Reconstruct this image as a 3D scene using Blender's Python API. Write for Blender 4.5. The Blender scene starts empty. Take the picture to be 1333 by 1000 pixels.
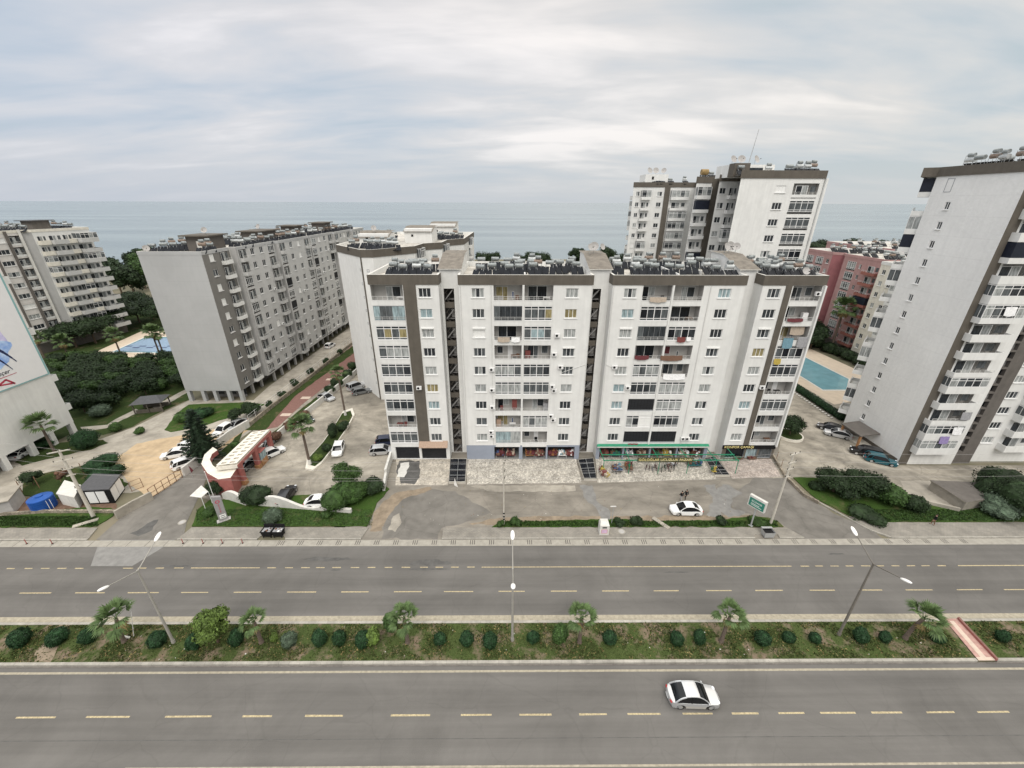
import bpy, bmesh, math, random
from mathutils import Vector, Matrix, noise
import numpy as np
random.seed(7)
PI = math.pi
scene = bpy.context.scene
COL = bpy.data.collections.new("place"); scene.collection.children.link(COL)

# ------------------------------------------------------------------ camera
CH, CF = 40.5, 532.5
PITCH, YAW, ROLL = math.radians(23.95), math.radians(-0.46), math.radians(0.2)
RM = (Matrix.Rotation(YAW, 3, 'Z') @ Matrix.Rotation(PI/2 - PITCH, 3, 'X') @ Matrix.Rotation(ROLL, 3, 'Z'))
cam = bpy.data.cameras.new("camera"); cam.sensor_width = 36; cam.lens = 36*CF/1333; cam.clip_start = 0.5; cam.clip_end = 60000
camo = bpy.data.objects.new("camera", cam); camo.matrix_world = Matrix.Translation((0, 0, CH)) @ RM.to_4x4()
COL.objects.link(camo); scene.camera = camo

def g(u, v, z=0.0):
    """ground point seen at photo pixel u,v (survey of the place)"""
    d = RM @ Vector((u-666.5, -(v-500), -CF)); t = (z-CH)/d.z
    return (d.x*t, d.y*t)

# ------------------------------------------------------------------ materials
MATS = {}
def nodes(name):
    m = bpy.data.materials.new(name); m.use_nodes = True
    nt = m.node_tree; nt.nodes.clear()
    out = nt.nodes.new('ShaderNodeOutputMaterial'); b = nt.nodes.new('ShaderNodeBsdfPrincipled')
    nt.links.new(b.outputs[0], out.inputs[0]); MATS[name] = m
    return m, nt, b
def mat(name, col, rough=.8, var=.12, scale=1.5, metal=0, spec=.35, bump=0, bscale=8, stretch=(1,1,1), col2=None, coord='pos', detail=5, island=0, streak=0, crack=0, blotch=0, joint=0):
    m, nt, b = nodes(name); N = nt.nodes; L = nt.links
    b.inputs['Roughness'].default_value = rough; b.inputs['Metallic'].default_value = metal
    b.inputs['Specular IOR Level'].default_value = spec
    if coord == 'pos': cs = N.new('ShaderNodeNewGeometry').outputs['Position']
    else: cs = N.new('ShaderNodeTexCoord').outputs['Object']
    mp = N.new('ShaderNodeMapping'); mp.inputs['Scale'].default_value = stretch; L.new(cs, mp.inputs[0])
    nz = N.new('ShaderNodeTexNoise'); nz.inputs['Scale'].default_value = scale; nz.inputs['Detail'].default_value = detail; nz.inputs['Roughness'].default_value = .62
    L.new(mp.outputs[0], nz.inputs[0])
    cr = N.new('ShaderNodeValToRGB'); L.new(nz.outputs[0], cr.inputs[0])
    c1 = [max(0, c*(1-var)) for c in col]; c2 = [min(1, c*(1+var)) for c in (col2 or col)]
    if col2: c1 = list(col)
    cr.color_ramp.elements[0].position = .34; cr.color_ramp.elements[1].position = .68
    cr.color_ramp.elements[0].color = (*c1, 1); cr.color_ramp.elements[1].color = (*c2, 1)
    last = cr.outputs[0]
    if streak:
        mp2 = N.new('ShaderNodeMapping'); mp2.inputs['Scale'].default_value = (1.6, 1.6, .12); L.new(cs, mp2.inputs[0])
        n2 = N.new('ShaderNodeTexNoise'); n2.inputs['Scale'].default_value = 1.3; n2.inputs['Detail'].default_value = 6; L.new(mp2.outputs[0], n2.inputs[0])
        r2 = N.new('ShaderNodeMapRange'); r2.inputs[1].default_value = .35; r2.inputs[2].default_value = .65; r2.inputs[3].default_value = 1-streak; r2.inputs[4].default_value = 1.0
        L.new(n2.outputs[0], r2.inputs[0])
        mx = N.new('ShaderNodeMix'); mx.data_type = 'RGBA'; mx.blend_type = 'MULTIPLY'; mx.inputs[0].default_value = 1
        L.new(last, mx.inputs[6]); L.new(r2.outputs[0], mx.inputs[7]); last = mx.outputs[2]
    if joint:
        sz = N.new('ShaderNodeSeparateXYZ'); L.new(cs, sz.inputs[0]); dv = N.new('ShaderNodeMath'); dv.operation = 'DIVIDE'; jx = joint if isinstance(joint, tuple) else (2, joint, .93); dv.inputs[1].default_value = jx[1]; L.new(sz.outputs[jx[0]], dv.inputs[0])
        fr_ = N.new('ShaderNodeMath'); fr_.operation = 'FRACT'; L.new(dv.outputs[0], fr_.inputs[0]); lt = N.new('ShaderNodeMapRange'); lt.inputs[1].default_value = .0; lt.inputs[2].default_value = .05; lt.inputs[3].default_value = jx[2]; lt.inputs[4].default_value = 1.0; L.new(fr_.outputs[0], lt.inputs[0])
        mj = N.new('ShaderNodeMix'); mj.data_type = 'RGBA'; mj.blend_type = 'MULTIPLY'; mj.inputs[0].default_value = 1; L.new(last, mj.inputs[6]); L.new(lt.outputs[0], mj.inputs[7]); last = mj.outputs[2]
    if blotch:
        n4 = N.new('ShaderNodeTexNoise'); n4.inputs['Scale'].default_value = .11; n4.inputs['Detail'].default_value = 9; n4.inputs['Roughness'].default_value = .68; n4.inputs['Distortion'].default_value = .6; L.new(cs, n4.inputs[0])
        r4 = N.new('ShaderNodeMapRange'); r4.inputs[1].default_value = .38; r4.inputs[2].default_value = .62; r4.inputs[3].default_value = 1-blotch; r4.inputs[4].default_value = 1+blotch*.45; L.new(n4.outputs[0], r4.inputs[0])
        m4 = N.new('ShaderNodeMix'); m4.data_type = 'RGBA'; m4.blend_type = 'MULTIPLY'; m4.inputs[0].default_value = 1; L.new(last, m4.inputs[6]); L.new(r4.outputs[0], m4.inputs[7]); last = m4.outputs[2]
    if crack:
        n5 = N.new('ShaderNodeTexNoise'); n5.inputs['Scale'].default_value = .5; n5.inputs['Detail'].default_value = 6; L.new(cs, n5.inputs[0])
        mv = N.new('ShaderNodeMix'); mv.data_type = 'RGBA'; mv.blend_type = 'ADD'; mv.inputs[0].default_value = 3.0; L.new(cs, mv.inputs[6]); L.new(n5.outputs['Color'], mv.inputs[7])
        vo = N.new('ShaderNodeTexVoronoi'); vo.feature = 'DISTANCE_TO_EDGE'; vo.inputs['Scale'].default_value = .17; L.new(mv.outputs[2], vo.inputs['Vector'])
        r5 = N.new('ShaderNodeMapRange'); r5.inputs[1].default_value = .002; r5.inputs[2].default_value = .012; r5.inputs[3].default_value = 1-crack; r5.inputs[4].default_value = 1; L.new(vo.outputs['Distance'], r5.inputs[0])
        m5 = N.new('ShaderNodeMix'); m5.data_type = 'RGBA'; m5.blend_type = 'MULTIPLY'; m5.inputs[0].default_value = 1; L.new(last, m5.inputs[6]); L.new(r5.outputs[0], m5.inputs[7]); last = m5.outputs[2]
    if island:
        gi = N.new('ShaderNodeNewGeometry'); hs = N.new('ShaderNodeHueSaturation')
        mr = N.new('ShaderNodeMapRange'); mr.inputs[3].default_value = 1-island; mr.inputs[4].default_value = 1+island
        L.new(gi.outputs['Random Per Island'], mr.inputs[0]); L.new(mr.outputs[0], hs.inputs['Value']); L.new(last, hs.inputs['Color']); last = hs.outputs[0]
    L.new(last, b.inputs['Base Color'])
    if bump:
        bn = N.new('ShaderNodeTexNoise'); bn.inputs['Scale'].default_value = bscale; bn.inputs['Detail'].default_value = 4; L.new(cs, bn.inputs[0])
        bp = N.new('ShaderNodeBump'); bp.inputs['Strength'].default_value = bump; bp.inputs['Distance'].default_value = .05
        L.new(bn.outputs[0], bp.inputs['Height']); L.new(bp.outputs[0], b.inputs['Normal'])
    return m
mat('white_wall', (.735,.735,.715), .85, .04, .7, streak=.07, blotch=.03)
mat('mauve_wall', (.66,.63,.60), .85, .05, .7, streak=.04)
mat('grey_wall', (.415,.42,.42), .85, .03, .12, streak=.03, blotch=.07, joint=2.9)
mat('lightgrey_wall', (.50,.50,.49), .85, .05, .6, streak=.05)
mat('taupe_wall', (.19,.183,.17), .85, .05, .8, streak=.04)
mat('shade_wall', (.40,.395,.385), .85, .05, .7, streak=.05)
mat('stucco', (.77,.765,.75), .9, .03, 2.0, streak=.04, bump=.6, bscale=3, blotch=.05, joint=2.77)
mat('brown', (.118,.104,.086), .8, .10, .8, streak=.12)
mat('brown_wall', (.135,.122,.11), .85, .12, .8, streak=.12)
mat('dark_in', (.05,.048,.045), .9, .3, 2)
mat('inner', (.40,.39,.37), .9, .08, 1)  # balcony recess walls, recess shadow put into the colour
mat('inner_grey', (.24,.235,.23), .9, .08, 1)  # deeper grey, also carries recess shadow in its colour
mat('frame', (.76,.76,.75), .4, .03, 2)
mat('frame_grey', (.30,.31,.32), .4, .05, 2)
def glassmat(name, col, rough=.12, var=.35, sc=2.2):
    return mat(name, col, rough, var, sc, spec=.22, stretch=(1.7,1.7,.35), detail=2)
glassmat('glass_dark', (.035,.04,.045)); glassmat('glass_mid', (.095,.105,.11)); glassmat('glass_curtain', (.33,.345,.34))
glassmat('glass_blue', (.28,.36,.38)); glassmat('glass_yellow', (.27,.23,.12)); glassmat('glass_black', (.012,.014,.018), .2)
mat('shutter_white', (.78,.78,.76), .5, .03, 3); mat('shutter_dark', (.015,.016,.019), .6, .3, 2, stretch=(.3,.3,5))
mat('navy', (.010,.014,.026), .5, .2, 3)
mat('bluegrey', (.27,.30,.36), .7, .06, .8)
mat('wood', (.38,.27,.2), .7, .2, 3, stretch=(3,3,.4))
mat('metal', (.5,.51,.52), .35, .1, 3, metal=.6); mat('tank', (.25,.27,.27), .45, .35, 3, metal=.3, coord='obj'); mat('tank_light', (.50,.52,.52), .4, .2, 3, metal=.3, coord='obj'); mat('tank_ochre', (.28,.19,.08), .7, .2, 2); mat('tank_rust', (.24,.185,.15), .8, .35, 3, coord='obj')
mat('galv', (.42,.43,.43), .5, .1, 4, metal=.3); mat('rail', (.62,.62,.6), .5, .05, 4)
mat('rust', (.22,.13,.08), .9, .3, 6); mat('panel', (.014,.016,.020), .4, .3, 3, spec=.1, coord='obj')
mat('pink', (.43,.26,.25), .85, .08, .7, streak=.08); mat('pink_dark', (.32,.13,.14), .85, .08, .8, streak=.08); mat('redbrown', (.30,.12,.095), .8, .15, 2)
mat('rooftile', (.185,.165,.14), .9, .25, 1.2, bump=.3); mat('roof_floor', (.50,.475,.43), .9, .3, .6, blotch=.2)
mat('roofgrey', (.085,.085,.09), .7, .15, 3); mat('cream', (.70,.665,.585), .8, .10, 1.5)
mat('asphalt', (.142,.135,.126), .9, .15, .35, spec=.2, stretch=(.045,1.5,1), detail=13, bump=.25, bscale=14, blotch=.13, crack=.06)
mat('asphalt2', (.190,.178,.160), .9, .16, .5, spec=.2, detail=11, bump=.2, bscale=10, crack=.12, blotch=.2)
mat('concrete_road', (.250,.228,.195), .9, .22, .5, detail=11, spec=.2, bump=.2, bscale=6, stretch=(.35,1.2,1), crack=.14, blotch=.26)
mat('concrete_pale', (.37,.34,.29), .9, .2, .5, detail=10, spec=.2, bump=.2, bscale=6, crack=.12, blotch=.22)
mat('concrete_lot', (.335,.305,.255), .9, .2, .6, detail=11, spec=.2, stretch=(.75,1.0,1), bump=.2, bscale=6, crack=.18, blotch=.4)
mat('patch', (.22,.215,.205), .95, .15, 1.2, detail=8)
mat('oilstain', (.10,.097,.092), .8, .25, 1.0, detail=8)
mat('dirt', (.25,.20,.145), .95, .25, .9, detail=8, bump=.4); mat('sand', (.50,.38,.245), .95, .14, .7, detail=10, bump=.4, blotch=.12)
mat('soil_red', (.16,.10,.07), .95, .3, 2, bump=.6)
mat('gutter', (.33,.31,.27), .9, .14, 1.5, spec=.2); mat('kerb', (.36,.34,.30), .85, .2, 1.3, detail=8, joint=(0, 1.0, .6), blotch=.15)
mat('kerb_dark', (.17,.155,.14), .9, .2, 2)
mat('edge_line', (.34,.305,.235), .8, .20, 3); mat('yellow_line', (.42,.35,.215), .75, .35, 6, detail=8)
mat('slot', (.10,.09,.08), .9, .2, 6)
mat('path_red', (.205,.11,.092), .85, .2, 2.5); mat('ramp_red', (.40,.245,.21), .8, .2, 2.5); mat('ramp_pale', (.54,.44,.36), .8, .1, 2.5)
mat('land', (.10,.10,.06), .95, .3, .08, col2=(.16,.14,.10)); mat('beach', (.33,.29,.22), .9, .1, .2)
mat('pool_blue', (.17,.34,.39), .12, .12, .5, spec=.5, bump=.08, bscale=1.5); mat('pool_tile', (.23,.32,.43), .5, .15, 1.5)
mat('pool_deck', (.56,.47,.37), .85, .08, .8); mat('white_paint', (.64,.625,.585), .7, .08, 1.5, streak=.10)
mat('red_paint', (.33,.115,.10), .7, .12, 1.5); mat('orange_brown', (.36,.19,.09), .8, .2, 2)
mat('trunk', (.12,.085,.06), .95, .3, 6, bump=.6, coord='obj'); mat('palm_trunk', (.13,.10,.08), .95, .35, 7, bump=.8, coord='obj', stretch=(1,1,3))
mat('leaf_dark', (.020,.036,.014), .6, .35, 1.1, island=.45, spec=.2); mat('leaf_mid', (.038,.074,.019), .6, .35, 1.2, island=.45, spec=.2)
mat('leaf_light', (.085,.13,.028), .6, .35, 1.2, island=.45, spec=.2); mat('leaf_clip', (.016,.044,.016), .6, .3, 2.5, island=.5, spec=.2)
mat('leaf_grey', (.07,.10,.065), .6, .3, 2, island=.4, spec=.2); mat('leaf_red', (.10,.055,.035), .6, .3, 2, island=.4, spec=.2)
mat('leaf_conifer', (.016,.03,.015), .6, .3, 1.5, island=.45, spec=.2); mat('leaf_olive', (.060,.078,.026), .7, .3, 1.5, island=.3, spec=.1)
mat('frond', (.080,.125,.045), .55, .25, 1.5, island=.3, spec=.2)
mat('frond_dry', (.22,.17,.075), .8, .3, 1.5, island=.3, spec=.2)
mat('concrete_post', (.50,.47,.41), .85, .08, 2); mat('lamp_post', (.33,.315,.285), .6, .08, 2, metal=.1); mat('lamp_post_dark', (.16,.145,.125), .6, .1, 2); mat('lamp_head', (.80,.79,.77), .4, .03, 2)
mat('black', (.012,.012,.013), .6, .2, 3, spec=.15); mat('rubber', (.02,.02,.02), .8, .1, 5); mat('tank_blue', (.02,.09,.34), .35, .1, 1)
mat('green_paint', (.02,.22,.12), .5, .12, 2); mat('sign_green', (.03,.20,.15), .5, .05, 2); mat('sign_olive', (.055,.06,.03), .6, .15, 3)
mat('stone_grey', (.40,.385,.37), .8, .1, 2); mat('granite', (.30,.29,.29), .5, .1, 4)
mat('letter_white', (.85,.85,.82), .5, 0); mat('letter_yellow', (.80,.68,.30), .5, 0); mat('letter_dark', (.03,.03,.05), .5, 0); mat('letter_red', (.45,.05,.09), .5, 0)
mat('poster_white', (.80,.80,.81), .6, .02, 1); mat('poster_blue', (.20,.36,.78), .6, .2, .6, col2=(.50,.64,.86)); mat('poster_navy', (.02,.03,.10), .6, .1); mat('poster_mauve', (.45,.42,.72), .6, .1, .6, col2=(.7,.68,.88)); mat('teal_trim', (.25,.45,.46), .5, .05)
for nm, c in dict(red=(.17,.05,.045), maroon=(.12,.03,.035), teal=(.03,.12,.12), cyan=(.15,.27,.33), mustard=(.42,.32,.07), violet=(.28,.22,.42), beige=(.42,.35,.28), orange=(.33,.15,.06), white=(.80,.80,.80), green=(.04,.13,.07), blue=(.06,.09,.19), grey=(.3,.3,.31), brownc=(.16,.09,.06), skin=(.45,.28,.2), hair=(.02,.015,.012), pinkc=(.55,.25,.30)).items():
    mat('cloth_'+nm, c, .8, .15, 4)
def carmat(name, col, metal=.3):
    m, nt, b = nodes(name); b.inputs['Base Color'].default_value = (*col, 1); b.inputs['Metallic'].default_value = metal
    b.inputs['Roughness'].default_value = .3; b.inputs['Coat Weight'].default_value = .6; b.inputs['Coat Roughness'].default_value = .08
carmat('car_white', (.78,.78,.77), 0); carmat('car_silver', (.55,.56,.57), .55); carmat('car_grey', (.22,.23,.235), .5); carmat('car_black', (.012,.012,.014), .2)
carmat('car_teal', (.01,.10,.13), .3); carmat('car_green', (.04,.055,.05), .4); carmat('car_blue', (.03,.04,.08), .4)
mat('car_glass', (.010,.011,.012), .06, 0, 2, spec=.35); mat('tail_light', (.35,.02,.02), .3, 0); mat('head_light', (.7,.72,.75), .15, 0)

def stone_mat(name, base, joint, scale):
    m, nt, b = nodes(name); N = nt.nodes; L = nt.links
    geo = N.new('ShaderNodeNewGeometry')
    v = N.new('ShaderNodeTexVoronoi'); v.inputs['Scale'].default_value = scale; L.new(geo.outputs['Position'], v.inputs['Vector'])
    v2 = N.new('ShaderNodeTexVoronoi'); v2.feature = 'DISTANCE_TO_EDGE'; v2.inputs['Scale'].default_value = scale; L.new(geo.outputs['Position'], v2.inputs['Vector'])
    cr = N.new('ShaderNodeValToRGB'); L.new(v.outputs['Color'], cr.inputs[0])
    cr.color_ramp.elements[0].position = .15; cr.color_ramp.elements[1].position = .8
    cr.color_ramp.elements[0].color = (*[c*.62 for c in base], 1); cr.color_ramp.elements[1].color = (*[min(1, c*1.12) for c in base], 1)
    mr = N.new('ShaderNodeMapRange'); mr.inputs[1].default_value = 0; mr.inputs[2].default_value = .09; L.new(v2.outputs['Distance'], mr.inputs[0])
    mx = N.new('ShaderNodeMix'); mx.data_type = 'RGBA'; L.new(mr.outputs[0], mx.inputs[0]); mx.inputs[6].default_value = (*joint, 1); L.new(cr.outputs[0], mx.inputs[7])
    nz = N.new('ShaderNodeTexNoise'); nz.inputs['Scale'].default_value = .5; nz.inputs['Detail'].default_value = 6; L.new(geo.outputs['Position'], nz.inputs[0])
    m2 = N.new('ShaderNodeMapRange'); m2.inputs[1].default_value = .3; m2.inputs[2].default_value = .7; m2.inputs[3].default_value = .72; m2.inputs[4].default_value = 1.1; L.new(nz.outputs[0], m2.inputs[0])
    my = N.new('ShaderNodeMix'); my.data_type = 'RGBA'; my.blend_type = 'MULTIPLY'; my.inputs[0].default_value = 1; L.new(mx.outputs[2], my.inputs[6]); L.new(m2.outputs[0], my.inputs[7])
    L.new(my.outputs[2], b.inputs['Base Color']); b.inputs['Roughness'].default_value = .85
stone_mat('stone_paving', (.60,.56,.49), (.20,.18,.15), 3.6)
stone_mat('stone_pale', (.58,.53,.45), (.33,.29,.24), 4.0)
stone_mat('stone_pink', (.52,.45,.40), (.30,.25,.22), 4.0)
stone_mat('rubble_wall', (.36,.31,.24), (.12,.10,.08), 2.6)

def paver_mat():
    m, nt, b = nodes('pavers'); N = nt.nodes; L = nt.links
    geo = N.new('ShaderNodeNewGeometry'); br = N.new('ShaderNodeTexBrick'); br.inputs['Scale'].default_value = 1
    br.inputs['Brick Width'].default_value = .42; br.inputs['Row Height'].default_value = .22; br.inputs['Mortar Size'].default_value = .012
    br.inputs['Color1'].default_value = (.27,.25,.215,1); br.inputs['Color2'].default_value = (.225,.21,.185,1); br.inputs['Mortar'].default_value = (.16,.145,.125,1)
    L.new(geo.outputs['Position'], br.inputs[0])
    nz = N.new('ShaderNodeTexNoise'); nz.inputs['Scale'].default_value = .7; nz.inputs['Detail'].default_value = 7; L.new(geo.outputs['Position'], nz.inputs[0])
    m2 = N.new('ShaderNodeMapRange'); m2.inputs[1].default_value = .3; m2.inputs[2].default_value = .7; m2.inputs[3].default_value = .82; m2.inputs[4].default_value = 1.15; L.new(nz.outputs[0], m2.inputs[0])
    my = N.new('ShaderNodeMix'); my.data_type = 'RGBA'; my.blend_type = 'MULTIPLY'; my.inputs[0].default_value = 1; L.new(br.outputs[0], my.inputs[6]); L.new(m2.outputs[0], my.inputs[7])
    L.new(my.outputs[2], b.inputs['Base Color']); b.inputs['Roughness'].default_value = .9
paver_mat()
def grass_mat(name, a, bcol, dry, thr, scale=.8):
    m, nt, b = nodes(name); N = nt.nodes; L = nt.links
    geo = N.new('ShaderNodeNewGeometry'); n1 = N.new('ShaderNodeTexNoise'); n1.inputs['Scale'].default_value = 9; n1.inputs['Detail'].default_value = 6; L.new(geo.outputs['Position'], n1.inputs[0])
    c1 = N.new('ShaderNodeValToRGB'); c1.color_ramp.elements[0].position = .35; c1.color_ramp.elements[1].position = .65
    c1.color_ramp.elements[0].color = (*a, 1); c1.color_ramp.elements[1].color = (*bcol, 1); L.new(n1.outputs[0], c1.inputs[0])
    n2 = N.new('ShaderNodeTexNoise'); n2.inputs['Scale'].default_value = scale; n2.inputs['Detail'].default_value = 9; n2.inputs['Roughness'].default_value = .7; L.new(geo.outputs['Position'], n2.inputs[0])
    mr = N.new('ShaderNodeMapRange'); mr.inputs[1].default_value = thr-.06; mr.inputs[2].default_value = thr+.06; L.new(n2.outputs[0], mr.inputs[0])
    mx = N.new('ShaderNodeMix'); mx.data_type = 'RGBA'; L.new(mr.outputs[0], mx.inputs[0]); L.new(c1.outputs[0], mx.inputs[6]); mx.inputs[7].default_value = (*dry, 1)
    L.new(mx.outputs[2], b.inputs['Base Color']); b.inputs['Roughness'].default_value = .95; b.inputs['Specular IOR Level'].default_value = .1
    bp = N.new('ShaderNodeBump'); bp.inputs['Strength'].default_value = .8; bp.inputs['Distance'].default_value = .08; L.new(n1.outputs[0], bp.inputs['Height']); L.new(bp.outputs[0], b.inputs['Normal'])
grass_mat('lawn', (.030,.062,.012), (.058,.105,.024), (.10,.10,.045), .58, .5)
grass_mat('median_ground', (.040,.062,.018), (.078,.100,.034), (.19,.145,.105), .56, .45)
grass_mat('garden', (.026,.045,.013), (.048,.070,.022), (.12,.10,.055), .60, .35)
def sea_mat():
    m, nt, b = nodes('sea'); N = nt.nodes; L = nt.links
    b.inputs['Base Color'].default_value = (.105,.155,.165,1); b.inputs['Roughness'].default_value = .22; b.inputs['IOR'].default_value = 1.33; b.inputs['Specular IOR Level'].default_value = .12
    geo = N.new('ShaderNodeNewGeometry'); mp = N.new('ShaderNodeMapping'); mp.inputs['Scale'].default_value = (.012,.05,.05); mp.inputs['Rotation'].default_value = (0,0,.06); L.new(geo.outputs['Position'], mp.inputs[0])
    nz = N.new('ShaderNodeTexNoise'); nz.inputs['Scale'].default_value = 1; nz.inputs['Detail'].default_value = 12; nz.inputs['Roughness'].default_value = .72; L.new(mp.outputs[0], nz.inputs[0])
    bp = N.new('ShaderNodeBump'); bp.inputs['Strength'].default_value = .9; bp.inputs['Distance'].default_value = 2.2; L.new(nz.outputs[0], bp.inputs['Height']); L.new(bp.outputs[0], b.inputs['Normal'])
    mp2 = N.new('ShaderNodeMapping'); mp2.inputs['Scale'].default_value = (.0012,.007,.01); L.new(geo.outputs['Position'], mp2.inputs[0])
    n3 = N.new('ShaderNodeTexNoise'); n3.inputs['Scale'].default_value = 1; n3.inputs['Detail'].default_value = 6; L.new(mp2.outputs[0], n3.inputs[0])
    cr = N.new('ShaderNodeValToRGB'); cr.color_ramp.elements[0].position = .38; cr.color_ramp.elements[1].position = .62
    cr.color_ramp.elements[0].color = (.165,.205,.228,1); cr.color_ramp.elements[1].color = (.225,.27,.288,1); L.new(n3.outputs[0], cr.inputs[0]); L.new(cr.outputs[0], b.inputs['Base Color'])
sea_mat()

# ------------------------------------------------------------------ mesh builder
class MB:
    def __init__(s): s.v = []; s.f = []; s.m = []; s._mesh = None
    def face(s, pts, m):
        i = len(s.v); s.v += [tuple(p) for p in pts]; s.f.append(tuple(range(i, i+len(pts)))); s.m.append(m); return s
    def raw(s, vs, fs, m):
        i = len(s.v); s.v += [tuple(p) for p in vs]
        for f in fs: s.f.append(tuple(i+k for k in f)); s.m.append(m)
        return s
    def box(s, x0, x1, y0, y1, z0, z1, m, T=None):
        vs = [(x0,y0,z0),(x1,y0,z0),(x1,y1,z0),(x0,y1,z0),(x0,y0,z1),(x1,y0,z1),(x1,y1,z1),(x0,y1,z1)]
        if T is not None: vs = [tuple(T @ Vector(p)) for p in vs]
        return s.raw(vs, [(0,3,2,1),(4,5,6,7),(0,1,5,4),(1,2,6,5),(2,3,7,6),(3,0,4,7)], m)
    def prism(s, poly, z0, z1, m, mtop=None, bottom=True):
        n = len(poly)
        if sum(poly[i][0]*poly[(i+1)%n][1]-poly[(i+1)%n][0]*poly[i][1] for i in range(n)) < 0: poly = poly[::-1]
        for i in range(n):
            a, b = poly[i], poly[(i+1)%n]; s.face([(a[0],a[1],z0),(b[0],b[1],z0),(b[0],b[1],z1),(a[0],a[1],z1)], m)
        s.face([(p[0],p[1],z1) for p in poly], mtop or m)
        if bottom: s.face([(p[0],p[1],z0) for p in poly[::-1]], m)
        return s
    def tube(s, p0, p1, r0, r1, m, n=8, caps=True):
        p0, p1 = Vector(p0), Vector(p1); d = (p1-p0)
        if d.length < 1e-6: return s
        q = d.to_track_quat('Z', 'Y'); i = len(s.v)
        for k in range(n):
            a = 2*PI*k/n; o = q @ Vector((math.cos(a), math.sin(a), 0)); s.v.append(tuple(p0+o*r0)); s.v.append(tuple(p1+o*r1))
        for k in range(n):
            j = (k+1) % n; s.f.append((i+2*k, i+2*j, i+2*j+1, i+2*k+1)); s.m.append(m)
        if caps:
            s.f.append(tuple(i+2*k for k in range(n))[::-1]); s.m.append(m); s.f.append(tuple(i+2*k+1 for k in range(n))); s.m.append(m)
        return s
    def path(s, pts, r, m, n=8):
        for a, b in zip(pts, pts[1:]): s.tube(a, b, r, r, m, n)
        return s
    def ball(s, c, r, m, seg=10, rings=6, sc=(1,1,1), lump=0, seed=0):
        i = len(s.v)
        for a in range(rings+1):
            t = PI*a/rings
            for b in range(seg):
                p = 2*PI*b/seg; d = Vector((math.sin(t)*math.cos(p), math.sin(t)*math.sin(p), math.cos(t)))
                k = 1+lump*noise.noise(d*1.7+Vector((seed*3.1, seed*1.7, 0)))
                s.v.append((c[0]+d.x*r*sc[0]*k, c[1]+d.y*r*sc[1]*k, c[2]+d.z*r*sc[2]*k))
        for a in range(rings):
            for b in range(seg):
                b2 = (b+1) % seg; s.f.append((i+a*seg+b, i+(a+1)*seg+b, i+(a+1)*seg+b2, i+a*seg+b2)); s.m.append(m)
        return s
    def add(s, o, T=None):
        i = len(s.v); s.v += [tuple(T @ Vector(p)) for p in o.v] if T is not None else o.v
        s.f += [tuple(i+k for k in f) for f in o.f]; s.m += o.m; return s
    def mesh(s, name):
        if s._mesh: return s._mesh
        me = bpy.data.meshes.new(name); me.from_pydata(s.v, [], s.f)
        names = []
        for m in s.m:
            if m not in names: names.append(m)
        for m in names: me.materials.append(MATS[m])
        idx = {m: i for i, m in enumerate(names)}
        me.polygons.foreach_set('material_index', [idx[m] for m in s.m]); me.update()
        s._mesh = me; return me
    def build(s, name, parent=None, smooth=False):
        me = s.mesh(name)
        if smooth:
            me.polygons.foreach_set('use_smooth', [True]*len(me.polygons))
        o = bpy.data.objects.new(name, me); COL.objects.link(o)
        if parent is not None:
            o.parent = parent; o.matrix_parent_inverse = wm(parent).inverted()
        return o
def wm(o):
    m = Matrix.LocRotScale(o.location, o.rotation_euler, o.scale)
    if o.parent: return wm(o.parent) @ o.matrix_parent_inverse @ m
    return m
def tag(o, label=None, cat=None, group=None, kind=None):
    if label and len(label.split()) > 16: print('LONG', len(label.split()), label)
    if label: o['label'] = label
    if cat: o['category'] = cat
    if group: o['group'] = group
    if kind: o['kind'] = kind
    return o
def thing(name, label, cat, loc=(0,0,0), rz=0, group=None):
    o = bpy.data.objects.new(name, None); COL.objects.link(o); o.location = loc; o.rotation_euler = (0,0,rz); o.empty_display_size = .2
    return tag(o, label, cat, group)
def inst(mb, name, parent, loc, rz=0, sc=None):
    """object whose mesh is shared, at a local place under its parent"""
    o = bpy.data.objects.new(name, mb.mesh(name)); COL.objects.link(o); o.parent = parent; o.location = loc; o.rotation_euler = (0,0,rz)
    if sc: o.scale = sc
    return o
def copy_tree(o, parent=None):
    c = o.copy(); COL.objects.link(c)
    if parent is not None: c.parent = parent; c.matrix_parent_inverse = o.matrix_parent_inverse.copy()
    for ch in list(o.children): copy_tree(ch, c)
    return c
def sheet(name, poly, z, m, kind='structure', label=None, cat=None, sub=0):
    mb = MB(); n = len(poly)
    if sum(poly[i][0]*poly[(i+1)%n][1]-poly[(i+1)%n][0]*poly[i][1] for i in range(n)) < 0: poly = poly[::-1]
    mb.face([(p[0], p[1], z) for p in poly], m); o = mb.build(name); tag(o, label, cat, kind=kind); return o
def slab(name, poly, z1, m, mside=None, z0=-.02, kind='structure'):
    mb = MB(); mb.prism(poly, z0, z1, mside or m, m, bottom=False); o = mb.build(name); tag(o, kind=kind); return o
def G(*pts, z=0): return [g(u, v, z) for u, v in pts]
def ragged(poly, step=.8, amp=.25, seed=0):
    out = []; n = len(poly)
    for i in range(n):
        a = Vector(poly[i]); b = Vector(poly[(i+1)%n]); L = (b-a).length; k = max(1, int(L/step)); nn = Vector((-(b-a).y, (b-a).x)).normalized()
        for j in range(k):
            p = a.lerp(b, j/k); w = noise.noise(Vector((p.x*.9+seed*7, p.y*.9, seed)))*amp*2 + noise.noise(Vector((p.x*3, p.y*3, seed+5)))*amp*.7
            out.append((p.x+nn.x*w, p.y+nn.y*w))
    return out
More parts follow.
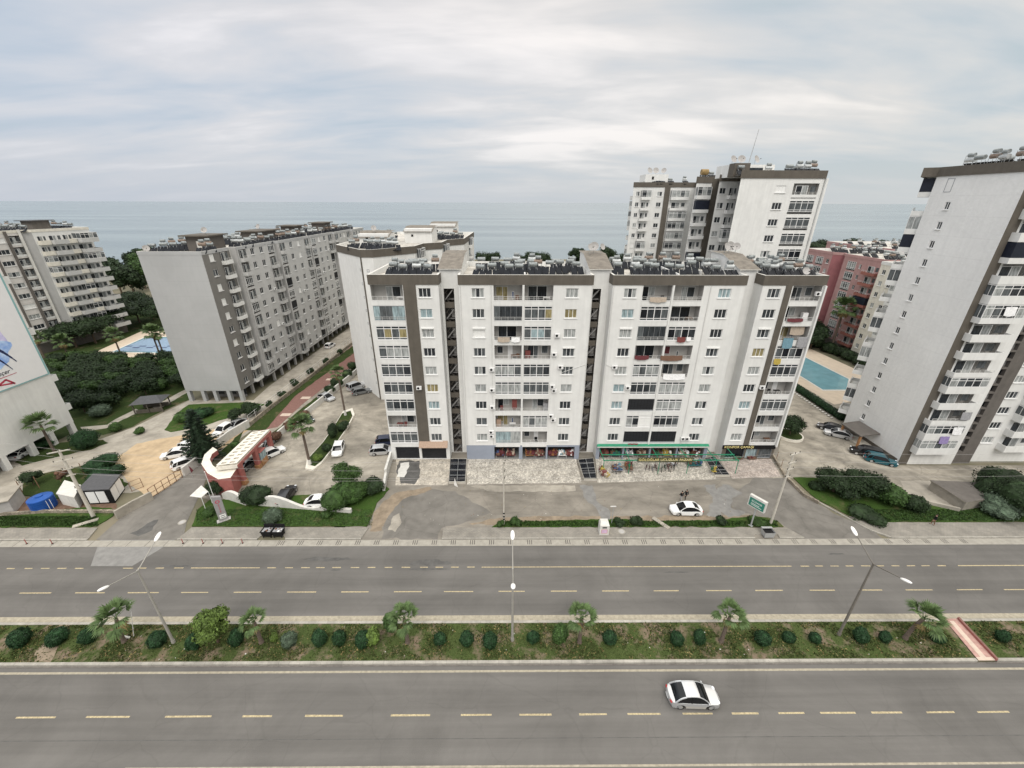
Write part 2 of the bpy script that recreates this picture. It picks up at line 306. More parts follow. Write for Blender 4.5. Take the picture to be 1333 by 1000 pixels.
def text_mb(s, size, m, depth=.02, align='CENTER'):
    cu = bpy.data.curves.new('t', 'FONT'); cu.body = s; cu.size = size; cu.extrude = depth; cu.align_x = align; cu.align_y = 'CENTER'
    o = bpy.data.objects.new('t', cu); me = bpy.data.meshes.new_from_object(o); mb = MB()
    mb.raw([tuple(v.co) for v in me.vertices], [tuple(p.vertices) for p in me.polygons], m)
    bpy.data.objects.remove(o); bpy.data.curves.remove(cu); bpy.data.meshes.remove(me); return mb
# ------------------------------------------------------------------ light and sky
AZ, EL = math.radians(180), math.radians(50)
S = Vector((math.sin(AZ)*math.cos(EL), math.cos(AZ)*math.cos(EL), math.sin(EL)))
w = bpy.data.worlds.new("World"); scene.world = w; w.use_nodes = True
nt = w.node_tree; N = nt.nodes; L = nt.links; N.clear()
out = N.new('ShaderNodeOutputWorld'); sky = N.new('ShaderNodeTexSky'); sky.sky_type = 'NISHITA'; sky.sun_disc = False
sky.sun_elevation = EL; sky.sun_rotation = AZ; sky.dust_density = 3
bg1 = N.new('ShaderNodeBackground'); bg1.inputs[1].default_value = .12; L.new(sky.outputs[0], bg1.inputs[0])
tc = N.new('ShaderNodeTexCoord'); sp = N.new('ShaderNodeSeparateXYZ'); L.new(tc.outputs['Generated'], sp.inputs[0])
def mth(op, a, b=None, clamp=False):
    n = N.new('ShaderNodeMath'); n.operation = op; n.use_clamp = clamp
    for i, x in enumerate((a, b)):
        if x is None: continue
        if isinstance(x, (int, float)): n.inputs[i].default_value = x
        else: L.new(x, n.inputs[i])
    return n.outputs[0]
zc = mth('MAXIMUM', sp.outputs[2], 0.0); den = mth('ADD', zc, .16)
cx = mth('DIVIDE', sp.outputs[0], den); cy = mth('DIVIDE', sp.outputs[1], den)
cb = N.new('ShaderNodeCombineXYZ'); L.new(cx, cb.inputs[0]); L.new(cy, cb.inputs[1])
def cnoise(scale, st, det, rot, off, dist=0):
    mp = N.new('ShaderNodeMapping'); mp.inputs['Scale'].default_value = st; mp.inputs['Rotation'].default_value = (0,0,rot); mp.inputs['Location'].default_value = off; L.new(cb.outputs[0], mp.inputs[0])
    n = N.new('ShaderNodeTexNoise'); n.inputs['Scale'].default_value = scale; n.inputs['Detail'].default_value = det; n.inputs['Roughness'].default_value = .52; n.inputs['Distortion'].default_value = dist; L.new(mp.outputs[0], n.inputs[0]); return n.outputs[0]
n1 = cnoise(.55, (.75,1.15,1), 5, .22, (3.1,1.7,0), .35); n2 = cnoise(1.7, (.55,1.5,1), 8, .30, (0,4,0), .5)
mixn = mth('ADD', mth('MULTIPLY', n1, .66), mth('MULTIPLY', n2, .34))
cr = N.new('ShaderNodeValToRGB'); L.new(mixn, cr.inputs[0]); e = cr.color_ramp.elements
e[0].position = .37; e[0].color = (.40,.485,.545,1); e[1].position = .62; e[1].color = (.80,.785,.775,1)
m_ = e.new(.43); m_.color = (.47,.53,.585,1); m2_ = e.new(.53); m2_.color = (.61,.62,.63,1)
hz = N.new('ShaderNodeMapRange'); hz.interpolation_type = 'SMOOTHSTEP'; hz.inputs[1].default_value = .0; hz.inputs[2].default_value = .14; hz.inputs[3].default_value = .85; hz.inputs[4].default_value = 0; L.new(zc, hz.inputs[0])
mh = N.new('ShaderNodeMix'); mh.data_type = 'RGBA'; L.new(hz.outputs[0], mh.inputs[0]); L.new(cr.outputs[0], mh.inputs[6]); mh.inputs[7].default_value = (.50,.54,.575,1)
# warm side towards the west (right), cool lilac to the left near the horizon
wr = N.new('ShaderNodeMapRange'); wr.inputs[1].default_value = -.8; wr.inputs[2].default_value = .8; L.new(sp.outputs[0], wr.inputs[0])
wc = N.new('ShaderNodeMix'); wc.data_type = 'RGBA'; L.new(wr.outputs[0], wc.inputs[0]); wc.inputs[6].default_value = (.98,.975,1.02,1); wc.inputs[7].default_value = (1.07,1.03,.97,1)
wz = N.new('ShaderNodeMapRange'); wz.inputs[1].default_value = .25; wz.inputs[2].default_value = .7; L.new(zc, wz.inputs[0])
wq = N.new('ShaderNodeMix'); wq.data_type = 'RGBA'; L.new(wz.outputs[0], wq.inputs[0]); wq.inputs[6].default_value = (1,1,1,1); wq.inputs[7].default_value = (1.08,1.0,.90,1)
wk = N.new('ShaderNodeMix'); wk.data_type = 'RGBA'; wk.blend_type = 'MULTIPLY'; wk.inputs[0].default_value = 1; L.new(wc.outputs[2], wk.inputs[6]); L.new(wq.outputs[2], wk.inputs[7])
mw = N.new('ShaderNodeMix'); mw.data_type = 'RGBA'; mw.blend_type = 'MULTIPLY'; mw.inputs[0].default_value = 1; L.new(mh.outputs[2], mw.inputs[6]); L.new(wk.outputs[2], mw.inputs[7])
zen = N.new('ShaderNodeMapRange'); zen.interpolation_type = 'SMOOTHSTEP'; zen.inputs[1].default_value = .33; zen.inputs[2].default_value = .85; zen.inputs[3].default_value = 1; zen.inputs[4].default_value = 3.0; L.new(zc, zen.inputs[0])
bg2 = N.new('ShaderNodeBackground'); L.new(mw.outputs[2], bg2.inputs[0]); L.new(mth('MULTIPLY', zen.outputs[0], 1.0), bg2.inputs[1])
ms = N.new('ShaderNodeMixShader'); ms.inputs[0].default_value = .93; L.new(bg1.outputs[0], ms.inputs[1]); L.new(bg2.outputs[0], ms.inputs[2]); L.new(ms.outputs[0], out.inputs[0])
sun = bpy.data.lights.new('sun', 'SUN'); sun.energy = 1.2; sun.angle = math.radians(30); sun.color = (1, .955, .89)
so = bpy.data.objects.new('sun', sun); so.rotation_euler = S.to_track_quat('Z', 'Y').to_euler(); so.location = (60,-60,90); COL.objects.link(so)
scene.view_settings.view_transform = 'Standard'; scene.view_settings.look = 'None'; scene.view_settings.exposure = 0.27; scene.view_settings.gamma = 1

# ------------------------------------------------------------------ ground, sea
shore = [(-900,190),(-420,215),(-260,262),(-170,300),(-80,322),(0,330),(90,332),(180,345),(250,380),(330,430),(420,440),(520,400),(900,380)]
land = [(-900,-200)] + shore + [(900,-200)]
sheet('ground', ragged(land, 12, 1.5, 3), -.03, 'land')
mb = MB(); sh = ragged(shore, 8, 1.5, 3)
for a, b in zip(sh[:-9], sh[1:-8]): mb.face([(a[0],a[1]-9,-.02),(b[0],b[1]-9,-.02),(b[0],b[1]+5,-1.4),(a[0],a[1]+5,-1.4)], 'beach')
tag(mb.build('beach'), kind='structure')
sheet('sea', [(-45000,150),(45000,150),(45000,50000),(-45000,50000)], -1.1, 'sea')
mb = MB(); nx = 26; pts = []
for i in range(nx+1):
    for j in range(7):
        x = 235+i*13; y = 350+j*14; e_ = math.sin(PI*i/nx)*math.sin(PI*(j+.3)/6.6); pts.append((x, y, 7.5*max(0, e_)+noise.noise(Vector((x*.05, y*.05, 0)))*1.2-.8))
mb.raw(pts, [(i*7+j, (i+1)*7+j, (i+1)*7+j+1, i*7+j+1) for i in range(nx) for j in range(6)], 'garden'); tag(mb.build('hill', smooth=True), kind='structure')

# ------------------------------------------------------------------ main road
sheet('near_carriageway', [(-140,-6),(140,-6),(140,24.9),(-140,24.9)], .0, 'asphalt')
sheet('far_carriageway', [(-140,29.3),(140,29.3),(140,39.75),(-140,39.75)], .0, 'asphalt')
slab('median_strip', [(-140,25.2),(45.3,25.2),(46.1,29.0),(-140,29.0)], .20, 'median_ground')
slab('median_strip', [(47.2,25.2),(140,25.2),(140,29.0),(47.75,29.0)], .20, 'median_ground')
for y0, y1, x0, x1 in ((24.92,25.19,-140,45.25),(24.92,25.19,47.15,140),(29.01,29.28,-140,46.1),(29.01,29.28,47.8,140)):
    mb = MB(); mb.box(x0, x1, y0, y1, -.02, .24, 'kerb'); tag(mb.build('median_kerb'), kind='structure')
mb = MB(); mb.box(-140, 140, 24.80, 24.915, -.02, .03, 'kerb_dark'); tag(mb.build('median_kerb_shadow'), kind='structure')  # dark strip paints the shadow line at the kerb face
# the tiled ramp crossing the median
mb = MB(); mb.face([(45.3,24.93,.26),(46.95,24.93,.26),(47.55,29.27,.26),(46.15,29.27,.26)], 'ramp_red')
mb.face([(45.8,25.2,.266),(46.35,25.2,.266),(46.95,29.0,.266),(46.5,29.0,.266)], 'ramp_pale')
mb.face([(45.3,24.93,.267),(46.95,24.93,.267),(46.97,25.25,.267),(45.35,25.25,.267)], 'ramp_pale')
tag(mb.build('crossing_path'), kind='structure')
mb = MB(); mb.raw([(46.95,24.93,.2),(47.12,24.93,.2),(47.74,29.27,.2),(47.55,29.27,.2),(46.95,24.93,.5),(47.12,24.93,.5),(47.74,29.27,.5),(47.55,29.27,.5)], [(4,5,6,7),(0,1,5,4),(3,0,4,7),(1,2,6,5),(2,3,7,6)], 'red_paint')
mb.raw([(46.93,24.91,.505),(47.14,24.91,.505),(47.76,29.29,.505),(47.53,29.29,.505)], [(0,1,2,3)], 'path_red')
tag(mb.build('ramp_kerb'), kind='structure')
mb = MB()
mb.face([(-140,24.22,.004),(140,24.22,.004),(140,24.42,.004),(-140,24.42,.004)], 'edge_line')
mb.face([(-140,29.42,.004),(140,29.42,.004),(140,30.05,.004),(-140,30.05,.004)], 'edge_line')
mb.face([(-30,17.1,.004),(140,17.1,.004),(140,17.25,.004),(-30,17.25,.004)], 'edge_line')
def dash(u0, u1, Y, vv, wd):
    x0, x1 = g(u0, vv)[0], g(u1, vv)[0]; k = 3; ys = [random.uniform(-.015,.015) for _ in range(4)]
    mb.face([(x0,Y-wd+ys[0],.004),(x1,Y-wd+ys[1],.004),(x1+ys[3],Y+wd+ys[2],.004),(x0+ys[2],Y+wd+ys[3],.004)], 'yellow_line')
for u0, u1 in ((28,69),(100,138),(168,208),(237,272),(305,341),(374,412),(444.5,480),(513,549),(578,616),(649,683),(717,751),(784,819),(851,884),(920,953),(984,1020),(1055,1088),(1120,1150),(1181,1216),(1248,1282),(1310,1345)): dash(u0, u1, 33.0, 770, .062)
for u0, u1 in ((-90,-60),(12,22),(35,45),(56,67),(77,89),(100,111),(162,175),(181,192),(204,215),(228,240),(250,339),(349,360),(372,382),(393,404),(412,423),(433,444),(457,468),(479,489),(501,511),(523,534),(547,557),(567,577),(587,597),(608,618),(627,1031),(1043,1054),(1062,1072),(1082,1093),(1102,1112),(1122,1134),(1142,1152),(1162,1172),(1182,1193),(1201,1212),(1222,1233),(1249,1420)): dash(u0, u1, 36.4, 738, .062)
for u0, u1 in ((25,76),(115,171),(217,277),(317,355),(398,447),(509,560),(600,640),(676,718),(754,790),(817,860),(889,928),(953,988),(1014,1048),(1069,1115),(1136,1176),(1208,1245),(1275,1317)): dash(u0, u1, g(666,930.5)[1], 930, .072)
tag(mb.build('road_markings'), kind='structure')
sheet('worn_path', ragged(G((38,864),(62,864),(92,812),(76,812),z=.2), .7, .18, 41), .206, 'dirt')
# seams, repairs and worn marks of the asphalt
sheet('asphalt_seam', [(-140,19.0),(140,18.98),(140,19.03),(-140,19.06)], .003, 'oilstain')
for k, (u, v, wx, wy) in enumerate(((425,728,3.2,.35),(560,733,2.6,.5),(545,741,1.2,.2),(1088,721,1.1,.18),(230,737,2.5,.18),(880,745,1.6,.12),(560,741,2.4,.16),(437,742,.6,.15))):
    x, y = g(u, v); sheet('asphalt_stain', ragged([(x-wx,y-wy*.4),(x,y-wy),(x+wx,y-wy*.3),(x+wx*.8,y+wy*.6),(x-wx*.5,y+wy)], .35, wy*.35, k), .0045+k*.0004, 'oilstain')
sheet('concrete_repair', [g(130,703),g(228,703),g(172,737),g(118,737)], .0035, 'patch')
# gutter strip along the far kerb with its drainage slots
mb = MB(); mb.face([(-140,39.75,.012),(140,39.75,.012),(140,40.82,.012),(-140,40.82,.012)], 'gutter'); tag(mb.build('gutter_strip'), kind='structure')
mb = MB(); x = -29.5
while x < 62:
    for k in (-.26, 0, .26):
        if abs(x+9.5) > 0: mb.face([(x+k-.05,39.98,.017),(x+k+.05,39.98,.017),(x+k+.05,40.72,.017),(x+k-.05,40.72,.017)], 'slot')
    x += 2.48 + random.uniform(-.03,.03)
x = -66
while x < -30: mb.face([(x,39.78,.017),(x+.06,39.78,.017),(x+.06,40.8,.017),(x,40.8,.017)], 'slot'); x += 2.4
tag(mb.build('gutter_slots'), kind='structure')

# ------------------------------------------------------------------ forecourts, lots, lawns
sheet('forecourt', [g(440,703.2),g(470,600),g(520,560),g(1010,560),g(1020,622),(47,40.85),(-24,40.85)], .004, 'concrete_road')
sheet('forecourt_asphalt', ragged(G((497,702),(503,672),(520,650),(560,637),(592,640),(628,660),(640,668),(600,682),(573,688),(570,702)), .9, .25, 2), .009, 'asphalt2')
sheet('driveway', ragged(G((936,654),(960,640),(982,622),(1022,622),(1045,645),(1085,668),(1135,690),(1150,702.5),(1045,702.5),(1030,690),(1005,675),(965,668)), .9, .18, 4), .0095, 'asphalt2')
sheet('pavement_patch', ragged(G((755,632),(772,632),(778,655),(792,662),(800,688),(785,688),(780,665),(762,650)), .6, .2, 5), .010, 'patch')
sheet('pavement_patch', ragged(G((915,632),(930,630),(938,650),(940,672),(922,672),(928,650)), .6, .2, 6), .010, 'patch')
sheet('pavement_patch', ragged(G((925,640),(948,632),(962,640),(952,660),(972,668),(948,674),(930,660)), .5, .35, 7), .0125, 'patch')
sheet('pavement_patch', ragged(G((607,632),(750,632),(750,640),(640,640)), .7, .2, 8), .0105, 'concrete_pale')
sheet('dirt_edge', ragged(G((481,692),(487,668),(500,652),(515,642),(560,634),(563,638),(525,650),(505,672),(497,692)), .6, .25, 9), .013, 'dirt')
sheet('dirt_edge', ragged(G((505,690),(512,672),(520,668),(522,680),(515,692)), .5, .2, 10), .0135, 'concrete_pale')
sheet('dirt_edge', ragged(G((610,682),(650,674),(760,672),(860,672),(1000,670),(1010,678),(640,684)), .6, .22, 11), .008, 'dirt')
slab('grass_verge', ragged(G((640,686.5),(652,680),(700,679),(770,677),(800,676),(850,679),(935,678),(965,673),(1000,674),(1013,680),(1020,686.5)), .7, .12, 12), .10, 'lawn')
sheet('parking_lot', [g(262,648),g(290,600),g(345,545),g(470,430),g(600,430),g(560,560),g(509,600),g(500,640),g(330,668)], .005, 'concrete_lot')
sheet('access_road', [g(-60,640),g(-60,590),g(60,584),g(130,572),g(175,556),g(215,536),g(247,521),g(330,521),g(350,503),g(455,426),g(500,426),g(345,548),g(262,608),g(240,628),g(170,642)], .0055, 'concrete_pale')
sheet('gate_driveway', [g(125,703),g(160,672),g(196,650),g(241,612),g(262,600),g(275,606),g(262,640),g(243,680),g(238,703)], .0105, 'asphalt2')
sheet('gate_driveway_patch', ragged(G((170,695),(200,678),(208,676),(198,690),(180,698)), .6, .2, 14), .0135, 'oilstain')
sheet('garden', ragged(G((-200,600),(-200,420),(60,380),(240,400),(247,520),(214,534),(172,556),(135,566),(100,560),(60,582)), 2, .2, 15), .003, 'garden')
sheet('forecourt_garden_path', ragged(G((105,556),(140,553),(150,546),(178,532),(182,536),(155,549),(142,557),(108,562)), .8, .1, 16), .0085, 'concrete_pale')
sheet('forecourt_garden_path', ragged(G((198,530),(245,505),(247,509),(205,534)), .8, .1, 17), .0085, 'concrete_pale')
sheet('sand_yard', ragged(G((150,602),(152,596),(178,578),(215,570),(262,564),(300,552),(330,556),(265,600),(246,612),(222,632),(196,648),(170,632)), .8, .2, 18), .0125, 'sand')
slab('lawn', ragged(G((214,560),(228,540),(246,527),(322,524),(345,527),(322,537),(285,548),(262,556),(222,563)), .9, .12, 19), .08, 'lawn')
slab('lawn', ragged(G((20,602),(60,580),(100,574),(134,573),(141,577),(120,585),(70,596),(30,606)), .9, .15, 20), .08, 'garden')
slab('lawn', ragged(G((30,622),(60,616),(110,606),(148,596),(152,620),(166,630),(150,650),(60,650),(30,645)), .9, .15, 21), .08, 'garden')
sheet('soil_bed', ragged(G((-40,672),(-40,648),(40,648),(150,650),(152,662),(90,670),(0,676)), .8, .2, 22), .0095, 'soil_red')
slab('grass_verge', ragged(G((-80,686.5),(-80,672),(40,668),(100,662),(128,660),(150,664),(148,672),(128,684),(118,686.5)), .8, .15, 23), .10, 'lawn')
slab('lawn', ragged(G((250,685.5),(258,664),(275,650),(300,652),(470,640),(496,630),(507,637),(491,655),(478,685.5)), .8, .10, 24), .12, 'lawn')
slab('lawn', ragged(G((1032,622),(1060,622),(1140,632),(1180,648),(1240,662),(1290,650),(1460,650),(1460,678),(1290,679.5),(1145,679.5),(1105,671),(1062,650)), .9, .10, 25), .10, 'lawn')
sheet('rear_lot', G((1006,623),(1013,590),(1030,490),(1110,520),(1098,557),(1167,606),(1500,606),(1500,660),(1240,652),(1180,640),(1060,623)), .0065, 'concrete_lot')
sheet('sand_path', ragged(G((1172,626),(1212,626),(1262,656),(1245,664),(1182,648)), .8, .15, 26), .011, 'concrete_pale')
# raised pavements (paving blocks with a kerb stone in front)
def pavement(poly, kerbs):
    slab('sidewalk', poly, .13, 'pavers', 'kerb')
    for a, b in kerbs:
        mb = MB(); a = Vector((*a, 0)); b = Vector((*b, 0)); d = (b-a).normalized(); n_ = Vector((d.y, -d.x, 0))*.16
        mb.raw([tuple(p+Vector((0,0,z))) for z in (-.02,.155) for p in (a, b, b+n_, a+n_)], [(4,7,6,5),(0,4,5,1),(1,5,6,2),(2,6,7,3),(3,7,4,0)], 'kerb'); tag(mb.build('kerb'), kind='structure')
KY = 41.02
def P_(u, v): return g(u, v)
pavement([(-140,KY),(g(118,700)[0],KY),g(127,688),(-140,42.75)], [((-140,KY),(g(118,700)[0],KY))])
pavement([(g(234,700)[0],KY),(g(337,700)[0],KY),(g(342,696)[0],41.55),(g(371,696)[0],41.55),(g(373,700)[0],KY),(g(471,700)[0],KY),g(480,687.5),g(250,687.5)], [((g(234,700)[0],KY),(g(337,700)[0],KY)),((g(373,700)[0],KY),(g(471,700)[0],KY))])
pavement([(g(576,700)[0],KY),(g(982,700)[0],KY),(g(982,696)[0],41.55),(g(1012,696)[0],41.55),(g(1014,700)[0],KY),(g(1046,700)[0],KY),g(1024,688),g(577,687.5)], [((g(576,700)[0],KY),(g(982,700)[0],KY)),((g(1014,700)[0],KY),(g(1046,700)[0],KY))])
pavement([g(1105,673),g(1146,681),g(1290,681),(140,g(1290,681)[1]),(140,KY),(g(1160,700)[0],KY),g(1132,690)], [((g(1160,700)[0],KY),(140,KY)),(g(1132,690),(g(1160,700)[0],KY)),(g(1062,652),g(1132,690))])
# stone paved terraces in front of the shops
for pl, m in (((515,632),(583,632),(588,598),(545,598),(516,598)), 'stone_pale'), (((608,631),(757,629),(750,598),(607,598)), 'stone_paving'), (((778,629),(932,624),(920,592),(775,596)), 'stone_paving'), (((953,623),(1017,621),(998,588),(930,590)), 'stone_pink'):
    slab('stone_terrace', ragged(G(*pl), 1.5, .06, 31), .05, m, 'kerb')
sheet('terrace_stain', ragged(G((522,630),(516,612),(520,600),(545,600),(548,612),(540,630)), .5, .25, 32), .055, 'oilstain')
sheet('terrace_stain', ragged(G((517,621),(521,604),(532,602),(532,610),(526,622)), .5, .15, 33), .060, 'white_paint')
# pools
def pool(poly, deck, wmat, depth):
    slab('pool_deck', deck, .04, 'pool_deck')
    mb = MB(); n = len(poly)
    if sum(poly[i][0]*poly[(i+1)%n][1]-poly[(i+1)%n][0]*poly[i][1] for i in range(n)) < 0: poly = poly[::-1]
    c = Vector((sum(p[0] for p in poly)/n, sum(p[1] for p in poly)/n))
    inn = [tuple(c+(Vector(p)-c)*.93) for p in poly]
    for i in range(n):
        j = (i+1)%n; mb.face([(*poly[i],.075),(*poly[j],.075),(*inn[j],.075),(*inn[i],.075)], 'white_paint')
        mb.face([(*poly[i],.0),(*poly[j],.0),(*poly[j],.075),(*poly[i],.075)], 'white_paint')
    mb.face([(*p, .05) for p in inn], wmat); return mb
o = pool(G((1047,464),(1039,489),(1071,509),(1104,509),(1107,494)), G((1050,452),(1125,486),(1112,522),(1086,527),(1032,496)), 'pool_blue', 1).build('swimming_pool'); tag(o, 'turquoise five cornered swimming pool beside the tall right tower', 'pool')
o = pool(G((143,459),(189,438.5),(235,438.5),(240,461)), G((112,464),(183,432),(250,430),(250,468)), 'pool_blue', 1)
iw = G((150,457.5),(190,440.5),(235,440.5),(238,459)); o.face([(*p,.08) for p in iw], 'pool_tile')
for k in range(7):
    x, y = g(168+k*9, 451+(k%2)*2); o.box(x-1.0, x+1.0, y-.35, y+.35, .081, .085, 'poster_navy')
o = o.build('swimming_pool'); tag(o, 'drained blue tiled swimming pool left of the grey slab block', 'pool')
# red walk between the two estates
sheet('red_path', ragged(G((335,562),(362,556),(392,528),(462,474),(478,455),(458,450),(425,478),(380,515)), 1.2, .08, 35), .0145, 'path_red')
for u, v in ((372,540),(398,518),(430,494)): x, y = g(u, v); sheet('path_panel', [(x-1,y-.6),(x+1,y-.6),(x+1,y+.6),(x-1,y+.6)], .019, 'ramp_pale')
slab('garden_strip', ragged(G((285,590),(335,545),(372,515),(460,450),(466,456),(384,516),(345,560),(318,560),(300,597)), 1.2, .15, 36), .06, 'garden')
slab('garden_strip', ragged(G((352,566),(365,556),(395,530),(462,478),(470,470),(474,476),(466,486),(398,540)), 1.2, .15, 37), .06, 'garden')
# ------------------------------------------------------------------ building kit
def FT(P, th): return Matrix.Translation((P[0], P[1], 0)) @ Matrix.Rotation(th, 4, 'Z')
def ang(P, Q): return math.atan2(Q[1]-P[1], Q[0]-P[0])
def dist(P, Q): return math.hypot(Q[0]-P[0], Q[1]-P[1])
def facade(mb, P, Q, z0, z1, holes, m):
    th = ang(P, Q); W = dist(P, Q); T = FT(P, th)
    xs = sorted({0.0, W, *[h[0] for h in holes], *[h[1] for h in holes]}); zs = sorted({z0, z1, *[h[2] for h in holes], *[h[3] for h in holes]})
    def q(pts, mm): mb.face([tuple(T @ Vector(p)) for p in pts], mm)
    for i in range(len(xs)-1):
        run = None
        for j in range(len(zs)-1):
            cxx, cz = (xs[i]+xs[i+1])/2, (zs[j]+zs[j+1])/2
            inh = any(h[0] < cxx < h[1] and h[2] < cz < h[3] for h in holes)
            if not inh:
                if run is None: run = [zs[j], zs[j+1]]
                else: run[1] = zs[j+1]
            if (inh or j == len(zs)-2) and run is not None:
                q([(xs[i],0,run[0]),(xs[i+1],0,run[0]),(xs[i+1],0,run[1]),(xs[i],0,run[1])], m); run = None
    for x0, x1, a, b, d, rm, bm in holes:
        q([(x0,0,a),(x0,d,a),(x0,d,b),(x0,0,b)], rm); q([(x1,0,b),(x1,d,b),(x1,d,a),(x1,0,a)], rm)
        q([(x0,0,a),(x1,0,a),(x1,d,a),(x0,d,a)], rm); q([(x0,d,b),(x1,d,b),(x1,0,b),(x0,0,b)], rm)
        if bm: q([(x0,d,a),(x1,d,a),(x1,d,b),(x0,d,b)], bm)
    return th, W
WSTY = dict(dark=['glass_dark'], mid=['glass_mid','glass_dark','glass_mid'], curtain=['glass_curtain'], mix=['glass_curtain','glass_dark','glass_curtain'], mixr=['glass_mid','glass_curtain','glass_dark'],
            blue=['glass_blue'], yellow=['glass_yellow'], shut=['shutter_white'], black=['glass_black'], grey=['glass_mid'], redc=['cloth_maroon'])
PF = {}
def winframe(w, h, n, sill=True, fm='frame'):
    k = ('wf', w, h, n, sill, fm)
    if k in PF: return PF[k]
    m = MB(); t = .075
    m.box(-w/2, w/2, 0, .06, 0, t, fm); m.box(-w/2, w/2, 0, .06, h-t, h, fm)
    for i in range(n+1):
        x = -w/2 + t/2 + (w-t)*i/n; m.box(x-t/2, x+t/2, .002, .058, t, h-t, fm)
    if sill: m.box(-w/2-.12, w/2+.12, -.24, -.002, -.09, -.012, 'frame')
    PF[k] = m; return m
def winpane(w, h, n, sty):
    k = ('wp', w, h, n, sty)
    if k in PF: return PF[k]
    m = MB(); s = WSTY[sty]
    for i in range(n):
        x0 = -w/2+w*i/n; x1 = -w/2+w*(i+1)/n; m.face([(x0,.035,.03),(x1,.035,.03),(x1,.035,h-.03),(x0,.035,h-.03)], s[i % len(s)])
    PF[k] = m; return m
def shutterbox(w):
    k = ('sb', w)
    if k not in PF: m = MB(); m.box(-w/2-.05, w/2+.05, -.16, 0, 0, .2, 'shutter_white'); PF[k] = m
    return PF[k]
def window(w, h, n, sty, sill=True, fm='frame'):
    k = ('w', w, h, n, sty, sill, fm)
    if k not in PF:
        m = MB(); m.add(winframe(w, h, n, sill, fm)); m.add(winpane(w, h, n, sty)); PF[k] = m
    return PF[k]
def acunit():
    if 'ac' not in PF:
        m = MB(); m.box(-.4, .4, -.42, -.10, 0, .56, 'frame'); m.tube((-.1,-.425,.28), (-.1,-.44,.28), .2, .2, 'black', 14)
        m.box(-.3, -.24, -.4, 0, -.05, 0, 'galv'); m.box(.24, .3, -.4, 0, -.05, 0, 'galv'); PF['ac'] = m
    return PF['ac']
def rail(w, h0, h1, y, m='rail', n=6):
    mb = MB(); mb.box(-w/2, w/2, y-.02, y+.02, h1-.04, h1, m); mb.box(-w/2, w/2, y-.012, y+.012, (h0+h1)/2-.015, (h0+h1)/2+.015, m)
    for i in range(n+1): x = -w/2+.03+(w-.06)*i/n; mb.box(x-.02, x+.02, y-.018, y+.018, h0, h1-.04, m)
    return mb
def inbalcony(w, door, railed):      # parapet of a recessed balcony + the door and window on its rear wall
    k = ('ib', w, door, railed)
    if k in PF: return PF[k]
    m = MB(); m.box(-w/2, w/2, -.05, .10, -.36, .40, 'white_wall'); m.box(-w/2, w/2, -.09, .13, .402, .45, 'frame')
    if railed: m.add(rail(w, .45, .98, .03))
    PF[k] = m; return m
def balcdoor(w, v):
    k = ('bd', w, v)
    if k in PF: return PF[k]
    m = MB(); y = 1.42; sets = [[(-.32,-.12,.5,2.1,'glass_dark'),(-.10,.05,0.05,2.1,'glass_mid'),(.2,.42,.9,2.1,'glass_mid')], [(-.4,-.2,.05,2.15,'glass_black'),(-.18,.02,.9,2.1,'glass_curtain')],
        [(-.42,-.2,.8,2.1,'glass_yellow'),(-.18,-.02,.05,2.1,'glass_yellow'),(.15,.2,.4,1.4,'cloth_blue')], [(-.1,.08,.05,2.1,'glass_curtain'),(.10,.34,.7,2.1,'glass_dark')], [(-.35,-.05,.05,2.2,'glass_dark'),(-.03,.3,.05,2.2,'glass_black')],
        [(.0,.16,.05,2.1,'frame'),(-.4,-.2,.9,2.0,'glass_dark')], [(-.38,-.18,.8,2.0,'cloth_maroon'),(.1,.15,.4,1.2,'glass_mid')]]
    for a, b, z0, z1, mm in sets[v % len(sets)]:
        m.box(a*w-.05, b*w+.05, y, y+.05, z0-.05, z1+.05, 'frame'); m.face([(a*w,y-.006,z0),(b*w,y-.006,z0),(b*w,y-.006,z1),(a*w,y-.006,z1)], mm)
    PF[k] = m; return m
